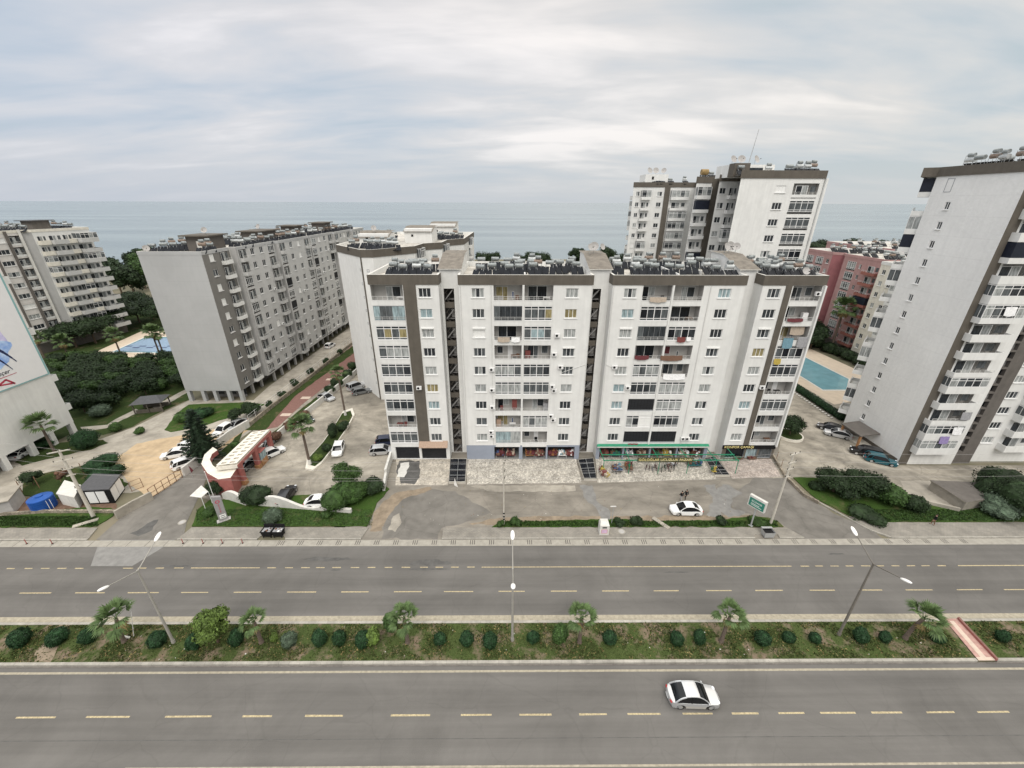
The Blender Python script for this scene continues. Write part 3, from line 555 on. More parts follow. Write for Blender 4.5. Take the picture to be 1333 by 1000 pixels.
def glazing(w, h, sty, fm='frame'):
    k = ('gl', w, h, sty, fm)
    if k in PF: return PF[k]
    m = MB(); z0 = .45; rnd = random.Random(sum(ord(q_)*(7+i_*31) for i_, q_ in enumerate(sty))+int(w*10)); y0, y1 = -.03, .05
    if sty[0] in 'gcw':
        n = 4; t = .075; m.box(-w/2, w/2, y0, y1, z0, z0+.09, fm); m.box(-w/2, w/2, y0, y1, h-.09, h, fm)
        zt = h-.42; zl = z0+.36; m.box(-w/2, w/2, y0+.002, y1-.002, zt-.05, zt+.05, fm); m.box(-w/2, w/2, y0+.002, y1-.002, zl-.045, zl+.045, fm)
        pal = dict(g0=['glass_dark','glass_mid'], g1=['glass_curtain','glass_mid','glass_curtain'], g2=['glass_dark','glass_black','glass_mid'], g3=['glass_blue','glass_mid'], g4=['glass_yellow','glass_mid','glass_mid'], c0=['glass_curtain'], w0=['glass_curtain','glass_dark','shutter_white','shutter_white'])[sty[:2]]
        for i in range(n+1): tt = t*(1.5 if i == n//2 else 1); x = -w/2+tt/2+(w-tt)*i/n; m.box(x-tt/2, x+tt/2, y0+.004, y1-.004, z0+.09, h-.09, fm)
        for i in range(n):
            x0 = -w/2+w*i/n; x1 = x0+w/n; c = pal[i % len(pal)] if sty[:2] == 'w0' else pal[rnd.randrange(len(pal))]
            m.face([(x0,.01,zl),(x1,.01,zl),(x1,.01,zt),(x0,.01,zt)], c); m.face([(x0,.012,zt),(x1,.012,zt),(x1,.012,h),(x0,.012,h)], 'glass_dark' if c != 'shutter_white' else c)
            m.face([(x0,.014,z0),(x1,.014,z0),(x1,.014,zl),(x0,.014,zl)], 'glass_mid' if c != 'shutter_white' else c)
    elif sty[0] == 'b':
        pal = [['glass_mid','glass_blue','glass_dark'], ['glass_dark','glass_mid','glass_dark'], ['glass_curtain','glass_blue','glass_blue']][int(sty[1])]; n = 5
        m.box(-w/2, w/2, y0, y1, h-.06, h, 'frame_grey'); m.box(-w/2, w/2, y0, y1, z0, z0+.05, 'frame_grey')
        for i in range(n):
            x0 = -w/2+w*i/n; x1 = x0+w/n; m.face([(x0+.01,.01,z0+.05),(x1-.01,.01,z0+.05),(x1-.01,.01,h-.06),(x0+.01,.01,h-.06)], pal[rnd.randrange(3)])
            m.box(x0-.012, x0+.012, y0+.005, y1-.005, z0+.05, h-.06, 'frame_grey')
        m.add(rail(w-.04, z0, 1.0, -.09, n=4))
    elif sty[0] == 'd':
        m.box(-w/2, w/2, .0, .04, z0, h, 'shutter_dark'); m.box(-w/2, w/2, -.025, .05, z0+.0, z0+.22, 'frame_grey'); m.box(-w/2, w/2, -.02, 0, h-.08, h, 'black')
        for i in range(9): x = -w/2+w*i/8; m.box(x-.015, x+.015, -.015, 0, z0+.22, h-.08, 'black')
    PF[k] = m; return m
def pbalc(w, d, sty, col='white_wall', rl=0):     # a projecting balcony, origin: facade plane, floor level
    k = ('pb', w, d, sty, col, rl)
    if k in PF: return PF[k]
    m = MB(); h = .55 if rl else .95
    m.box(-w/2, w/2, -d, 0, -.2, -.02, col); t = .1
    m.box(-w/2, w/2, -d, -d+t, -.018, h, col); m.box(-w/2, -w/2+t, -d+t+.001, 0, -.018, h-.003, col); m.box(w/2-t, w/2, -d+t+.001, 0, -.018, h-.003, col)
    if rl: m.add(rail(w-.05, h, 1.0, -d+.05, n=max(3, int(w*1.4))))
    s = sty[0]
    if s in 'gc':
        n = max(2, round(w/1.3)); pal = dict(g=['glass_dark','glass_mid','glass_curtain','glass_dark'], c=['glass_curtain','glass_curtain','glass_mid'])[s]
        for (yy, ax, ln, nn) in ((-d+.03, 0, w, n),):
            m.box(-w/2, w/2, yy-.03, yy+.03, h, h+.09, 'frame'); m.box(-w/2, w/2, yy-.03, yy+.03, 2.42, 2.52, 'frame'); m.box(-w/2, w/2, yy-.028, yy+.028, 1.98, 2.06, 'frame')
            for i in range(n+1): x = -w/2+.045+(w-.09)*i/n; m.box(x-.045, x+.045, yy-.026, yy+.026, h+.09, 2.42, 'frame')
            for i in range(n): x0 = -w/2+w*i/n; m.face([(x0,yy+.01,h),(x0+w/n,yy+.01,h),(x0+w/n,yy+.01,2.45),(x0,yy+.01,2.45)], pal[(i*7+len(k)+int(w*10)) % len(pal)])
        for sx in (-1, 1):
            x = sx*(w/2-.03); m.box(x-.03, x+.03, -d+.06, 0, h, h+.09, 'frame'); m.box(x-.03, x+.03, -d+.06, 0, 2.42, 2.52, 'frame'); m.box(x-.028, x+.028, -d/2-.03, -d/2+.03, h+.09, 2.42, 'frame')
            m.face([(x,-d,h),(x,0,h),(x,0,2.45),(x,-d,2.45)], pal[sx % 2])
    elif s == 'd':
        m.box(-w/2+.02, w/2-.02, -d+.02, -d+.06, h, 2.5, 'navy'); m.box(-w/2+.02, -w/2+.06, -d+.061, 0, h, 2.5, 'navy'); m.box(w/2-.06, w/2-.02, -d+.061, 0, h, 2.5, 'navy')
    if s in 'oa':
        m.box(-w*.38, w*.1, -.03, -.005, .05, 2.1, 'frame'); m.face([(-w*.36,-.04,.1),(-w*.14,-.04,.1),(-w*.14,-.04,2.05),(-w*.36,-.04,2.05)], 'glass_dark'); m.face([(-w*.12,-.04,.1),(w*.08,-.04,.1),(w*.08,-.04,2.05),(-w*.12,-.04,2.05)], 'glass_curtain')
        m.face([(w*.2,-.02,.9),(w*.4,-.02,.9),(w*.4,-.02,2.0),(w*.2,-.02,2.0)], 'glass_mid')
    if s == 'a':
        cc = dict(a='white_paint', b='cloth_mustard', c='cloth_green')[sty[1]] if len(sty) > 1 else 'white_paint'
        m.face([(-w/2,-.02,2.5),(w/2,-.02,2.5),(w/2,-d-.5,1.75),(-w/2,-d-.5,1.75)], cc)
    PF[k] = m; return m
class Bld:
    def __init__(s, name, label, loc, cat='building', group=None):
        s.root = thing(name, label, cat, (loc[0], loc[1], 0), 0, group); s.wall = MB(); s.items = {}
    def put(s, kind, mb, P, th, x, z, y=0, kids=()):
        p = FT(P, th) @ Vector((x, y, z)); s.items.setdefault(kind, []).append(((p-Vector((0,0,CH))).length, mb, p, th, kids))
    def win(s, P, th, x, z, w=1.7, h=1.35, n=3, sty='dark', y=.12, split=False, sill=True, fm='frame', shut=False):
        kids = []
        if split: 
            s.put('window', winframe(w,h,n,sill,fm), P, th, x, z, y, [('pane', winpane(w,h,n,sty))] + ([('shutter_box', shutterbox(w))] if shut else []))
        else: s.put('window', window(w,h,n,sty,sill,fm), P, th, x, z, y)
    def done(s, cap=98):
        if s.wall.f: s.wall.build('wall', s.root)
        loc = s.root.location
        for kind, L_ in s.items.items():
            L_.sort(key=lambda t: t[0])
            for d, mb, p, th, kids in L_[:cap]:
                o = inst(mb, kind, s.root, p-loc, th)
                for kn, km in kids: inst(km, kn, o, (0,0,1.35) if kn == 'shutter_box' else (0,0,0), 0)
            rest = L_[cap:]
            if rest:
                mb = MB()
                for d, m_, p, th, kids in rest:
                    T = Matrix.Translation(p) @ Matrix.Rotation(th, 4, 'Z'); mb.add(m_, T)
                    for kn, km in kids: mb.add(km, T)
                tag(mb.build(kind, s.root), kind='stuff')
        return s.root
def flatroof(mb, poly, z, m='roof_floor'):
    n = len(poly)
    if sum(poly[i][0]*poly[(i+1)%n][1]-poly[(i+1)%n][0]*poly[i][1] for i in range(n)) < 0: poly = poly[::-1]
    mb.face([(p[0],p[1],z) for p in poly], m)
def parapet(mb, poly, z0, z1, m, over=.12, t=.25, closed=True, cap='white_paint'):
    n = len(poly)
    if sum(poly[i][0]*poly[(i+1)%n][1]-poly[(i+1)%n][0]*poly[i][1] for i in range(n)) < 0: poly = poly[::-1]
    def off(d):
        r = []
        for i in range(n):
            a, b, c = Vector(poly[i-1]), Vector(poly[i]), Vector(poly[(i+1)%n]); d1 = (b-a).normalized(); d2 = (c-b).normalized()
            n1 = Vector((d1.y,-d1.x)); n2 = Vector((d2.y,-d2.x)); bis = (n1+n2); k = d/max(.3, (1+n1.dot(n2))); r.append(b+bis*k)
        return r
    o, q = off(over), off(over-t)
    for i in range(n):
        j = (i+1)%n
        mb.face([(*o[i],z0),(*o[j],z0),(*o[j],z1),(*o[i],z1)], m); mb.face([(*q[j],z0),(*q[i],z0),(*q[i],z1),(*q[j],z1)], 'white_wall')
        mb.face([(*o[i],z1),(*o[j],z1),(*q[j],z1),(*q[i],z1)], cap); mb.face([(*o[j],z0),(*o[i],z0),(*q[i],z0),(*q[j],z0)], m)
R_ = random.Random(11)

# ------------------------------------------------------------------ the long white block across the road
FY, BY, ST, F0 = 59.2, 73.5, 3.02, 2.9
mbk = Bld('apartment_block', 'long white nine storey block across the road, brown roof band and three stair shafts', (12.7, 59.2))
W_ = mbk.wall
BROWN0, BROWN1 = 29.72, 31.12
def cols(section, winx, winsty, balx, balw, balsty, doors):
    X0, X1 = section; holes = []; P = (X0, FY)
    for r in range(9):
        zf = F0 + ST*(8-r)
        for c, x in enumerate(winx):
            holes.append((x-.9, x+.9, zf+.82, zf+2.17, .30, 'white_wall', 'dark_in')); sty = winsty[c][r]
            mbk.win((x, FY), 0, 0, zf+.82, 1.8, 1.35, 2 if sty in ('curtain','blue','grey') and r % 2 else 3, sty, y=.12, split=True)
            if (c*9+r*5) % 7 == 3: mbk.put('shutter_box', shutterbox(1.8), (x, FY), 0, 0, zf+2.17)
        for c, x in enumerate(balx):
            holes.append((x-balw/2, x+balw/2, zf+.02, zf+2.62, 1.5, 'inner', 'inner')); s = balsty[c][r]; s = s if s == 'o' else s+'abcdef'[(r*5+c*2+int(x)) % 6]; kids = [('glazing', glazing(balw-.04, 2.62, s))] if s != 'o' else []
            if s[0] in 'o': kids.append(('balcony_door', balcdoor(balw, doors[c]+r)))
            mbk.put('balcony', inbalcony(balw, 0, s == 'o'), (x, FY), 0, 0, zf, 0, kids)
    holes = [(a-X0, b-X0, c, d, e, f, g_) for a, b, c, d, e, f, g_ in holes]
    gz = 2.84
    facade(W_, (X0, FY), (X1, FY), gz, BROWN1, holes, 'white_wall')
    facade(W_, (X1, FY), (X1, BY), 0, BROWN1, [], 'white_wall'); facade(W_, (X0, BY), (X0, FY), 0, BROWN1, [], 'white_wall'); facade(W_, (X1, BY), (X0, BY), 0, BROWN1, [], 'white_wall')
    flatroof(W_, [(X0,FY),(X1,FY),(X1,BY),(X0,BY)], 30.35)
    mb = MB(); parapet(mb, [(X0,FY),(X1,FY),(X1,BY),(X0,BY)], BROWN0, BROWN1, 'brown', .10, .30); mb.build('roof_band', mbk.root)
cols((-20.0,-10.1), [-12.15], [['dark','blue','curtain','dark','curtain','yellow','blue','mid','grey']], [-17.55], 4.6, [['o','b0','g4','g1','g2','g0','g0','o','g0']], [3])
cols((-7.2,12.0), [-4.5,9.1], [['mix','mid','shut','mid','mixr','curtain','dark','grey','curtain'], ['curtain','yellow','curtain','mid','grey','curtain','dark','mid','mid']], [-.15,4.3], 4.15, [['o','b1','o','o','g1','c0','o','o','b2'], ['o','g4','g3','o','g0','g0','o','g1','o']], [2,4])
cols((14.9,34.0), [17.5,31.2], [['mix','blue','curtain','dark','curtain','blue','blue','mid','mid'], ['blue','dark','dark','mid','mix','curtain','mixr','mixr','mid']], [21.4,25.95], 4.2, [['o','g2','b1','o','g1','g0','d','w0','d'], ['o','o','g2','o','o','c0','c0','g2','d']], [1,3])
cols((36.5,45.5), [38.55-.2], [['mid','dark','mid','yellow','curtain','dark','blue','mid','curtain']], [43.05], 4.2, [['o','o','o','g2','g0','o','g0','o','o']], [0])
for x0, x1 in ((-15.15,-13.35),(39.85,40.75)):      # brown vertical strips
    mb = MB(); mb.box(x0, x1, FY-.10, FY-.004, 2.9, BROWN0-.003, 'brown'); mb.build('brown_strip', mbk.root)
mb = MB(); mb.box(1.93, 2.22, FY-.14, FY+.1, 2.9, BROWN0-.01, 'white_wall'); mb.build('column', mbk.root)
mb = MB(); mb.box(23.55, 23.80, FY-.14, FY+.1, 2.9, BROWN0-.01, 'white_wall'); mb.build('column', mbk.root)
mb = MB(); mb.box(45.25, 45.5, FY-.45, FY-.004, 2.7, BROWN0-.01, 'white_wall'); mb.build('end_fin', mbk.root)
# ground floor
def gf(X0, X1, holes, m):
    facade(W_, (X0,FY), (X1,FY), 0, 2.84, [(a-X0,b-X0,c,d,e,f,h) for a,b,c,d,e,f,h in holes], m)
gf(-20.0, -10.1, [(-19.3,-15.3,.02,2.6,.35,'white_wall','shutter_dark'),(-14.9,-10.7,.02,2.6,.35,'white_wall','shutter_dark')], 'white_wall')
mb = MB(); mb.raw([(-15.1,FY-.9,2.9),(-10.3,FY-.9,2.9),(-10.3,FY-.02,3.75),(-15.1,FY-.02,3.75),(-15.1,FY-.9,2.84),(-10.3,FY-.9,2.84),(-10.3,FY-.02,3.69),(-15.1,FY-.02,3.69)], [(0,1,2,3),(7,6,5,4),(0,4,5,1),(1,5,6,2),(3,7,4,0)], 'wood'); mb.build('canopy', mbk.root)
gf(-7.2, 12.0, [(-2.5,1.7,.02,2.5,5,'inner_grey','dark_in'),(2.3,6.3,.02,2.5,5,'inner_grey','dark_in'),(6.6,11.2,.02,2.5,5,'inner_grey','dark_in')], 'bluegrey')
gf(14.9, 34.0, [(15.5,19.4,.02,2.55,4,'inner_grey','dark_in'),(19.7,24.0,.02,2.55,4,'inner_grey','dark_in'),(24.3,28.6,.02,2.55,4,'inner_grey','dark_in'),(28.9,33.4,.02,2.55,4,'inner_grey','dark_in')], 'bluegrey')
gf(36.5, 45.5, [(37.2,40.4,.25,2.1,.25,'frame_grey','glass_black'),(40.7,42.6,.25,2.1,.25,'frame_grey','glass_blue'),(42.9,45.1,.25,2.1,.25,'frame_grey','glass_mid')], 'brown')
# stair shafts
for X0, X1, ox0, ox1 in ((-10.1,-7.2,-9.75,-8.2),(12.0,14.9,12.15,13.75),(34.0,36.5,34.05,35.05)):
    P = (X0, FY+2.2); holes = [(ox0-X0, ox1-X0, .1, 28.75, 1.5, 'brown_wall', 'dark_in')]
    facade(W_, P, (X1, FY+2.2), 0, 31.55, holes, 'white_wall')
    RZ, RB = 31.55, 33.05; ya, yb, yc = FY+2.2, FY+7.8, FY+12.0; e = .02
    W_.face([(X0-.12,ya,30.4),(X0-.12,ya,RZ),(X0-.12,yb,RB),(X0-.12,yc,RB),(X0-.12,yc,30.4)][::-1], 'white_wall'); W_.face([(X1+.12,ya,30.4),(X1+.12,ya,RZ),(X1+.12,yb,RB),(X1+.12,yc,RB),(X1+.12,yc,30.4)], 'white_wall')
    W_.face([(X1+.12,yc,30.4),(X0-.12,yc,30.4),(X0-.12,yc,RB),(X1+.12,yc,RB)], 'white_wall'); W_.face([(X0-.12,ya-.003,30.4),(X1+.12,ya-.003,30.4),(X1+.12,ya-.003,RZ),(X0-.12,ya-.003,RZ)], 'white_wall')
    mb = MB(); ps = [(X0-.3,ya-.35,RZ),(X1+.3,ya-.35,RZ),(X1+.3,yb,RB+.05),(X0-.3,yb,RB+.05),(X1+.3,yc+.2,RB+.05),(X0-.3,yc+.2,RB+.05)]
    vs = ps + [(p[0],p[1],p[2]+.09) for p in ps]; mb.raw(vs, [(6,7,8,9),(9,8,10,11),(0,3,2,1),(3,5,4,2)], 'rooftile'); mb.raw(vs, [(0,1,7,6),(1,2,8,7),(2,4,10,8),(4,5,11,10),(5,3,9,11),(3,0,6,9)], 'white_paint'); mb.build('stair_roof', mbk.root)
    mb = MB(); 
    for r in range(10):
        z = F0+ST*(r-1); yy = FY+2.35; a, b = ox0+.05, ox1-.05
        mb.box(a, b, yy+.7, yy+1.3, z-.12, z, 'inner_grey')
        for (z0_, z1_, xa, xb, y_) in ((z, z+ST/2, a+.1, b-.15, yy+.1), (z+ST/2, z+ST, b-.15, a+.1, yy+.75)):
            if z1_ > 28.9: continue
            mb.raw([(xa,y_,z0_-.1),(xa,y_+.5,z0_-.1),(xa,y_+.5,z0_+.12),(xa,y_,z0_+.12),(xb,y_,z1_-.1),(xb,y_+.5,z1_-.1),(xb,y_+.5,z1_+.12),(xb,y_,z1_+.12)], [(0,3,2,1),(4,5,6,7),(0,4,7,3),(3,7,6,2),(2,6,5,1),(1,5,4,0)], 'inner_grey' if y_ < yy+.5 else 'brown_wall')
            mb.tube((xa,y_,z0_+.95), (xb,y_,z1_+.95), .025, .025, 'brown', 5)
        if z+.5 < 27: mb.box(a+.02, b-.05, yy+.02, yy+.06, z+ST/2+.25, z+ST/2+1.15, 'brown'); mb.box(b-.62, b, yy+1.0, yy+1.05, z+.1, z+1.4, 'inner')
    mb.build('staircase', mbk.root)
for x, z in ((7.25,22.0),(8.0,16.9),(-2.65,13.0),(-2.65,9.9),(6.9,13.6),(7.2,12.9),(-2.85,4.5),(-2.9,5.3),(6.9,8.3),(7.3,7.6),(16.4,16.9),(18.9,13.4),(-14.2,13.4),(40.2,13.5),(29.3,4.0),(30.0,4.0),(6.95,19.0),(44.6,28.3),(-2.65,16.5)):
    mbk.put('air_conditioner', acunit(), (x, FY-(.1 if -15<x<-13 or 39.8<x<40.8 else 0)), 0, 0, z)
mb = MB()
for x0, z0, x1, z1 in ((12.0,17.6,8.3,16.2),(14.9,17.6,16.6,16.8)): mb = MB(); mb.tube((x0,FY-.06,z0),(x1,FY-.06,z1),.035,.035,'rail',6); mb.build('pipe', mbk.root)
mb = MB()
for x in (-2.7,14.95,28.95,-7.1,11.9): mb = MB(); mb.tube((x+.1,FY-.09,2.9),(x+.1,FY-.09,29.6),.045,.045,'rail',6); mb.build('downpipe', mbk.root)
for x_, y0_, y1_, h_ in ((2.3,60.5,73,.75),(24.5,60.2,72,.8),(20.2,63,73.2,.6),(-15.0,65,73.2,.7),(29.5,64,73,.6)): mb = MB(); mb.box(x_-.1,x_+.1,y0_,y1_,30.355,30.35+h_,'white_wall'); mb.build('roof_partition', mbk.root)
mbk.done(98)
# shop sign on the end section
sg = thing('shop_sign', 'long black shop sign with yellow and white lettering over the rightmost shop', 'sign', (40.9,FY-.12,2.25))
mb = MB(); mb.box(36.4, 45.5, FY-.14, FY-.02, 2.12, 2.83, 'black'); mb.build('board', sg)
t = text_mb('KONFOR ÇAMAŞI', .62, 'letter_yellow', .015); mb = MB(); mb.add(t, Matrix.Translation((39.2, FY-.16, 2.50)) @ Matrix.Rotation(PI/2, 4, 'X')); mb.build('lettering', sg)
# green steel frame and awning of the bargain shop
fr = thing('steel_pergola', 'green steel frame and long green awning over the goods of the middle right shop', 'awning', (24.5,57,0))
mb = MB(); mb.raw([(14.9,FY-.5,2.85),(33.9,FY-.5,2.85),(33.9,FY-.05,3.12),(14.9,FY-.05,3.12),(14.9,FY-.5,2.79),(33.9,FY-.5,2.79),(33.9,FY-.05,3.06),(14.9,FY-.05,3.06)], [(0,1,2,3),(7,6,5,4),(0,4,5,1),(1,5,6,2),(3,7,4,0)], 'green_paint'); mb.box(14.9,33.9,FY-.55,FY-.505,2.66,2.84,'white_paint'); mb.build('awning', fr)
for x in (15.3,19.5,24.3,29,33.5,37.0):
    mb = MB(); mb.tube((x,FY-4.2,.05),(x,FY-4.2,2.6),.06,.06,'green_paint'); mb.build('post', fr)
for y in (FY-4.2,FY-2.6):
    mb = MB(); mb.box(15.2,37.1,y-.06,y+.06,2.6,2.72,'green_paint'); mb.build('beam', fr)
for x in (15.3,19.5,24.3,29,33.5,37.0):
    mb = MB(); mb.box(x-.05,x+.05,FY-4.13,FY-.56,2.45,2.55,'green_paint'); mb.build('beam', fr)
mb = MB()
for k in range(5): mb.tube((34.3+k*.5,FY-2.6,2.66),(34.8+k*.5,FY-4.2,2.66),.03,.03,'green_paint',5)
mb.build('grille', fr)
sg = thing('shop_sign', 'olive banner sign with yellow lettering hung on the green steel frame', 'sign', (25,FY-4.3,2.7))
mb = MB(); mb.box(20.6, 29.6, FY-4.34, FY-4.28, 2.35, 3.25, 'sign_olive'); mb.build('board', sg)
t = text_mb('GÖLOĞLAR UCUZLUK PAZARI', .62, 'letter_yellow', .012); mb = MB(); mb.add(t, Matrix.Translation((25.1, FY-4.36, 2.82)) @ Matrix.Rotation(PI/2, 4, 'X')); mb.build('lettering', sg)
# dark glazed pits between the terraces
for lab, pts in (('dark glass skylight frame beside the green verge left of the long stone terrace', ((584,630),(606,630),(608,599),(586,599))), ('dark glass skylight frame between the long stone terrace and the bargain shop', ((760,626),(777,626),(772,598),(752,600))), ('dark glass skylight frame under the right end of the green steel frame', ((930,621),(950,621),(930,596),(916,598)))):
    p = G(*pts); c = (sum(q[0] for q in p)/4, sum(q[1] for q in p)/4); s = thing('skylight', lab, 'skylight', (c[0], c[1], 0))
    mb = MB(); mb.prism(p, 0, .35, 'concrete_post', 'kerb'); mb.build('curb', s)
    q = [(c[0]+(a-c[0])*.94, c[1]+(b-c[1])*.94) for a, b in p]; mb = MB(); mb.face([(a,b,.37) for a, b in q][::1], 'glass_black'); mb.build('glass', s)
    mb = MB()
    for k in (.25,.5,.75):
        a = Vector(q[0]).lerp(Vector(q[3]), k); b = Vector(q[1]).lerp(Vector(q[2]), k); mb.tube((*a,.40),(*b,.40),.03,.03,'galv',5)
    a = Vector(q[0]).lerp(Vector(q[1]), .5); b = Vector(q[3]).lerp(Vector(q[2]), .5); mb.tube((*a,.40),(*b,.40),.03,.03,'galv',5); mb.build('glazing_bar', s)

# ------------------------------------------------------------------ grey slab block on the left
gb = Bld('apartment_block', 'long grey ten storey slab block with blank grey end wall, by the red walk', (-64, 82))
W_ = gb.wall; GZ = 31.6; GS = 2.9
segs = [(-58.6,81.6,90.5,'taupe_wall',1),(-57.3,90.5,105.5,'lightgrey_wall',4),(-56.4,105.5,122.5,'lightgrey_wall',4),(-56.1,122.5,138,'lightgrey_wall',4),(-55.4,138,152,'lightgrey_wall',4),(-54.6,152,164,'lightgrey_wall',3)]
XL = -70.7
W_.face([(XL,81.6,2.6),(-58.6,81.6,2.6),(-58.6,81.6,GZ),(XL,81.6,GZ)], 'grey_wall')
W_.face([(XL,164,2.6),(XL,81.6,2.6),(XL,81.6,GZ),(XL,164,GZ)], 'lightgrey_wall'); W_.face([(-54.6,164,2.6),(XL,164,2.6),(XL,164,GZ),(-54.6,164,GZ)], 'lightgrey_wall')
W_.face([(XL,164,2.6),(-54.6,164,2.6),(-54.6,152,2.6),(-58.6,81.6,2.6),(XL,81.6,2.6)], 'inner_grey')
rp = random.Random(5); px_ = None
for X, ya, yb, m, nc in segs:
    P, Q = (X, ya), (X, yb); W = yb-ya; holes = []; th = PI/2
    if nc == 1:
        cells = [('w', 2.6), ('b', 6.4)]
    else: cells = [('b', 1.7+0*W), ('w', W*.36), ('w', W*.60), ('b', W-2.0)]
    for r in range(10):
        z = 2.75+GS*r
        for t, x in cells:
            if t == 'w':
                holes.append((x-.7, x+.7, z+.8, z+2.15, .3, m, 'dark_in')); gb.win(P, th, x, z+.8, 1.4, 1.35, 2, rp.choice(['dark','dark','mid','shut','black','mix','black']) if nc > 1 else ['mid','dark','mid','shut','dark','shut','shut','shut','mid','shut'][r], y=.1)
            else:
                bw = 2.6
                holes.append((x-bw/2, x+bw/2, z+.05, z+2.45, 1.1, 'inner', 'inner')); s = rp.choice(['o','o','g0','g2','g1','d','o']) if nc > 1 else 'o'
                q = pbalc(bw, .8, 'o', 'white_wall' if nc == 1 else m, 1) if s == 'o' else glazing(bw, 2.45, s)
                if s == 'o': gb.put('balcony', q, P, th, x, z, 0)
                else:
                    gb.put('balcony', q, P, th, x, z, 0)
        if nc > 1 and rp.random() < .25: gb.put('air_conditioner', acunit(), P, th, W*rp.choice([.28,.48,.7]), z+.6)
    facade(W_, P, Q, 2.6, GZ, holes, m)
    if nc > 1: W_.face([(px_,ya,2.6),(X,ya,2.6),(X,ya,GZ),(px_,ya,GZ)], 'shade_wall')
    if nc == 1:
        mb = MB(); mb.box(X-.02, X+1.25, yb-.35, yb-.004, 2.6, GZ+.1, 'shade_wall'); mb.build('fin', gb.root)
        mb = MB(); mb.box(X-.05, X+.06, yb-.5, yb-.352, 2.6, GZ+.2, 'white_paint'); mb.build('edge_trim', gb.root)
    px_ = X
poly = [(XL,81.6)]+[p for X,ya,yb,m,n in segs for p in ((X,ya),(X,yb))]+[(XL,164)]
flatroof(W_, poly, GZ-.5); parapet(W_, poly, GZ-.5, GZ+.15, 'grey_wall', .04, .25)
for x in (-70.3,-67.2,-64.6,-61.6,-59.0):
    mb = MB(); mb.box(x-.35, x+.35, 81.65, 82.4, 0, 2.598, 'grey_wall'); mb.build('pillar', gb.root)
for k in range(22):
    y = 86+k*3.6; mb = MB(); xx = -58.9 if y < 90 else -57.7; mb.box(xx-.5, xx, y, y+.5, 0, 2.598, 'shade_wall'); mb.build('pillar', gb.root)
mb = MB(); mb.box(XL+.5, -60.5, 92, 163, 0, 2.59, 'brown_wall'); mb.build('ground_storey', gb.root)  # pillars above and this wall coloured dark for the shade under the slab
mb = MB(); mb.box(-66.6, -59.5, 84.2, 84.4, 0, 2.59, 'inner_grey')
for x in (-66.3,-63.6,-61.2): mb.box(x, x+1.9, 84.10, 84.19, .7, 2.3, 'glass_dark')
mb.build('ground_storey', gb.root)
for x0, x1, y0, y1, h in ((-65.5,-61,88,93,2.9),(-64.5,-60,105,113,2.7),(-63.5,-59.5,122,126,3.1),(-62,-58.5,138,144,3.2)):
    mb = MB(); mb.box(x0, x1, y0, y1, GZ-.5, GZ+h-.5, 'brown_wall'); mb.box(x0-.7, x1+.7, y0-.9, y1+.7, GZ+h-.498, GZ+h-.25, 'brown'); mb.box(x0+2, x0+2.9, y0-.05, y0-.003, GZ-.48, GZ+1.5, 'white_paint'); mb.build('roof_house', gb.root)
gb.done(98)

# ------------------------------------------------------------------ white block behind, with the brown strip and round windows
wb = Bld('apartment_block', 'white block with tiny square windows and a thin brown strip, behind the left end', (-30, 95))
W_ = wb.wall; MZ = 32.1
poly = [(-37.1,92.7),(-34.1,89.1),(-28.6,82.6),(-26.4,82.6),(-19.8,89.9),(-19.2,96),(-15.5,99),(-15.2,106),(-11.5,110),(-11,135),(-34,135),(-37.5,118)]
for i in range(len(poly)):
    P, Q = poly[i], poly[(i+1) % len(poly)]; holes = []; th = ang(P, Q); W = dist(P, Q)
    if i in (4,6,8):
        for r in range(10):
            z = 2.8+2.9*r; bw = min(3.4, W-.8); holes.append((W/2-bw/2, W/2+bw/2, z+.05, z+2.45, 1.2, 'inner', 'inner')); wb.put('balcony', pbalc(bw, .9, ['o','g','o','c'][r % 4], 'white_wall', 1), P, th, W/2, z)
    elif i in (1,2):
        for r in range(10): x = W-1.35 if i == 1 else .95; z = 3.4+2.72*r; wb.put('window', window(.5,.5,1,'black',False,'frame_grey'), P, th, x, z, -.03); 
    elif i in (10,11):
        for r in range(9):
            for x in (W*.3, W*.7):
                if W > 3: wb.win(P, th, x, 3.6+2.9*r, 1.2, 1.2, 2, 'dark', y=-.02, sill=False)
    facade(W_, P, Q, 0, MZ, holes, 'white_wall')
for i in (1,): pass
P, Q = poly[1], poly[2]; th = ang(P, Q); W = dist(P, Q)
mb = MB(); mb.box(W-.55, W-.05, -.12, -.004, 0, MZ-1.45, 'brown', FT(P, th)); mb.build('brown_strip', wb.root)
flatroof(W_, poly, MZ-.7); mb = MB(); parapet(mb, poly, MZ-1.45, MZ, 'brown', .12, .3); mb.build('roof_band', wb.root)
for x0, x1, y0, y1, h in ((-33,-26.5,95,101,3.2),(-25,-18.5,104,112,3.8),(-22,-15,122,130,4.0)):
    mb = MB(); mb.box(x0, x1, y0, y1, MZ-.7, MZ+h-1.2, 'white_wall'); mb.raw([(x0-.3,y0-.4,MZ+h-1.9),(x1+.3,y0-.4,MZ+h-1.9),(x1+.3,(y0+y1)/2,MZ+h-.8),(x0-.3,(y0+y1)/2,MZ+h-.8),(x1+.3,y1+.3,MZ+h-.8),(x0-.3,y1+.3,MZ+h-.8)], [(0,1,2,3),(3,2,4,5)], 'rooftile'); mb.box(x0+1.6, x0+2.1, y0-.03, y0-.003, MZ+.8, MZ+1.3, 'black'); mb.build('roof_house', wb.root)
wb.done(98)

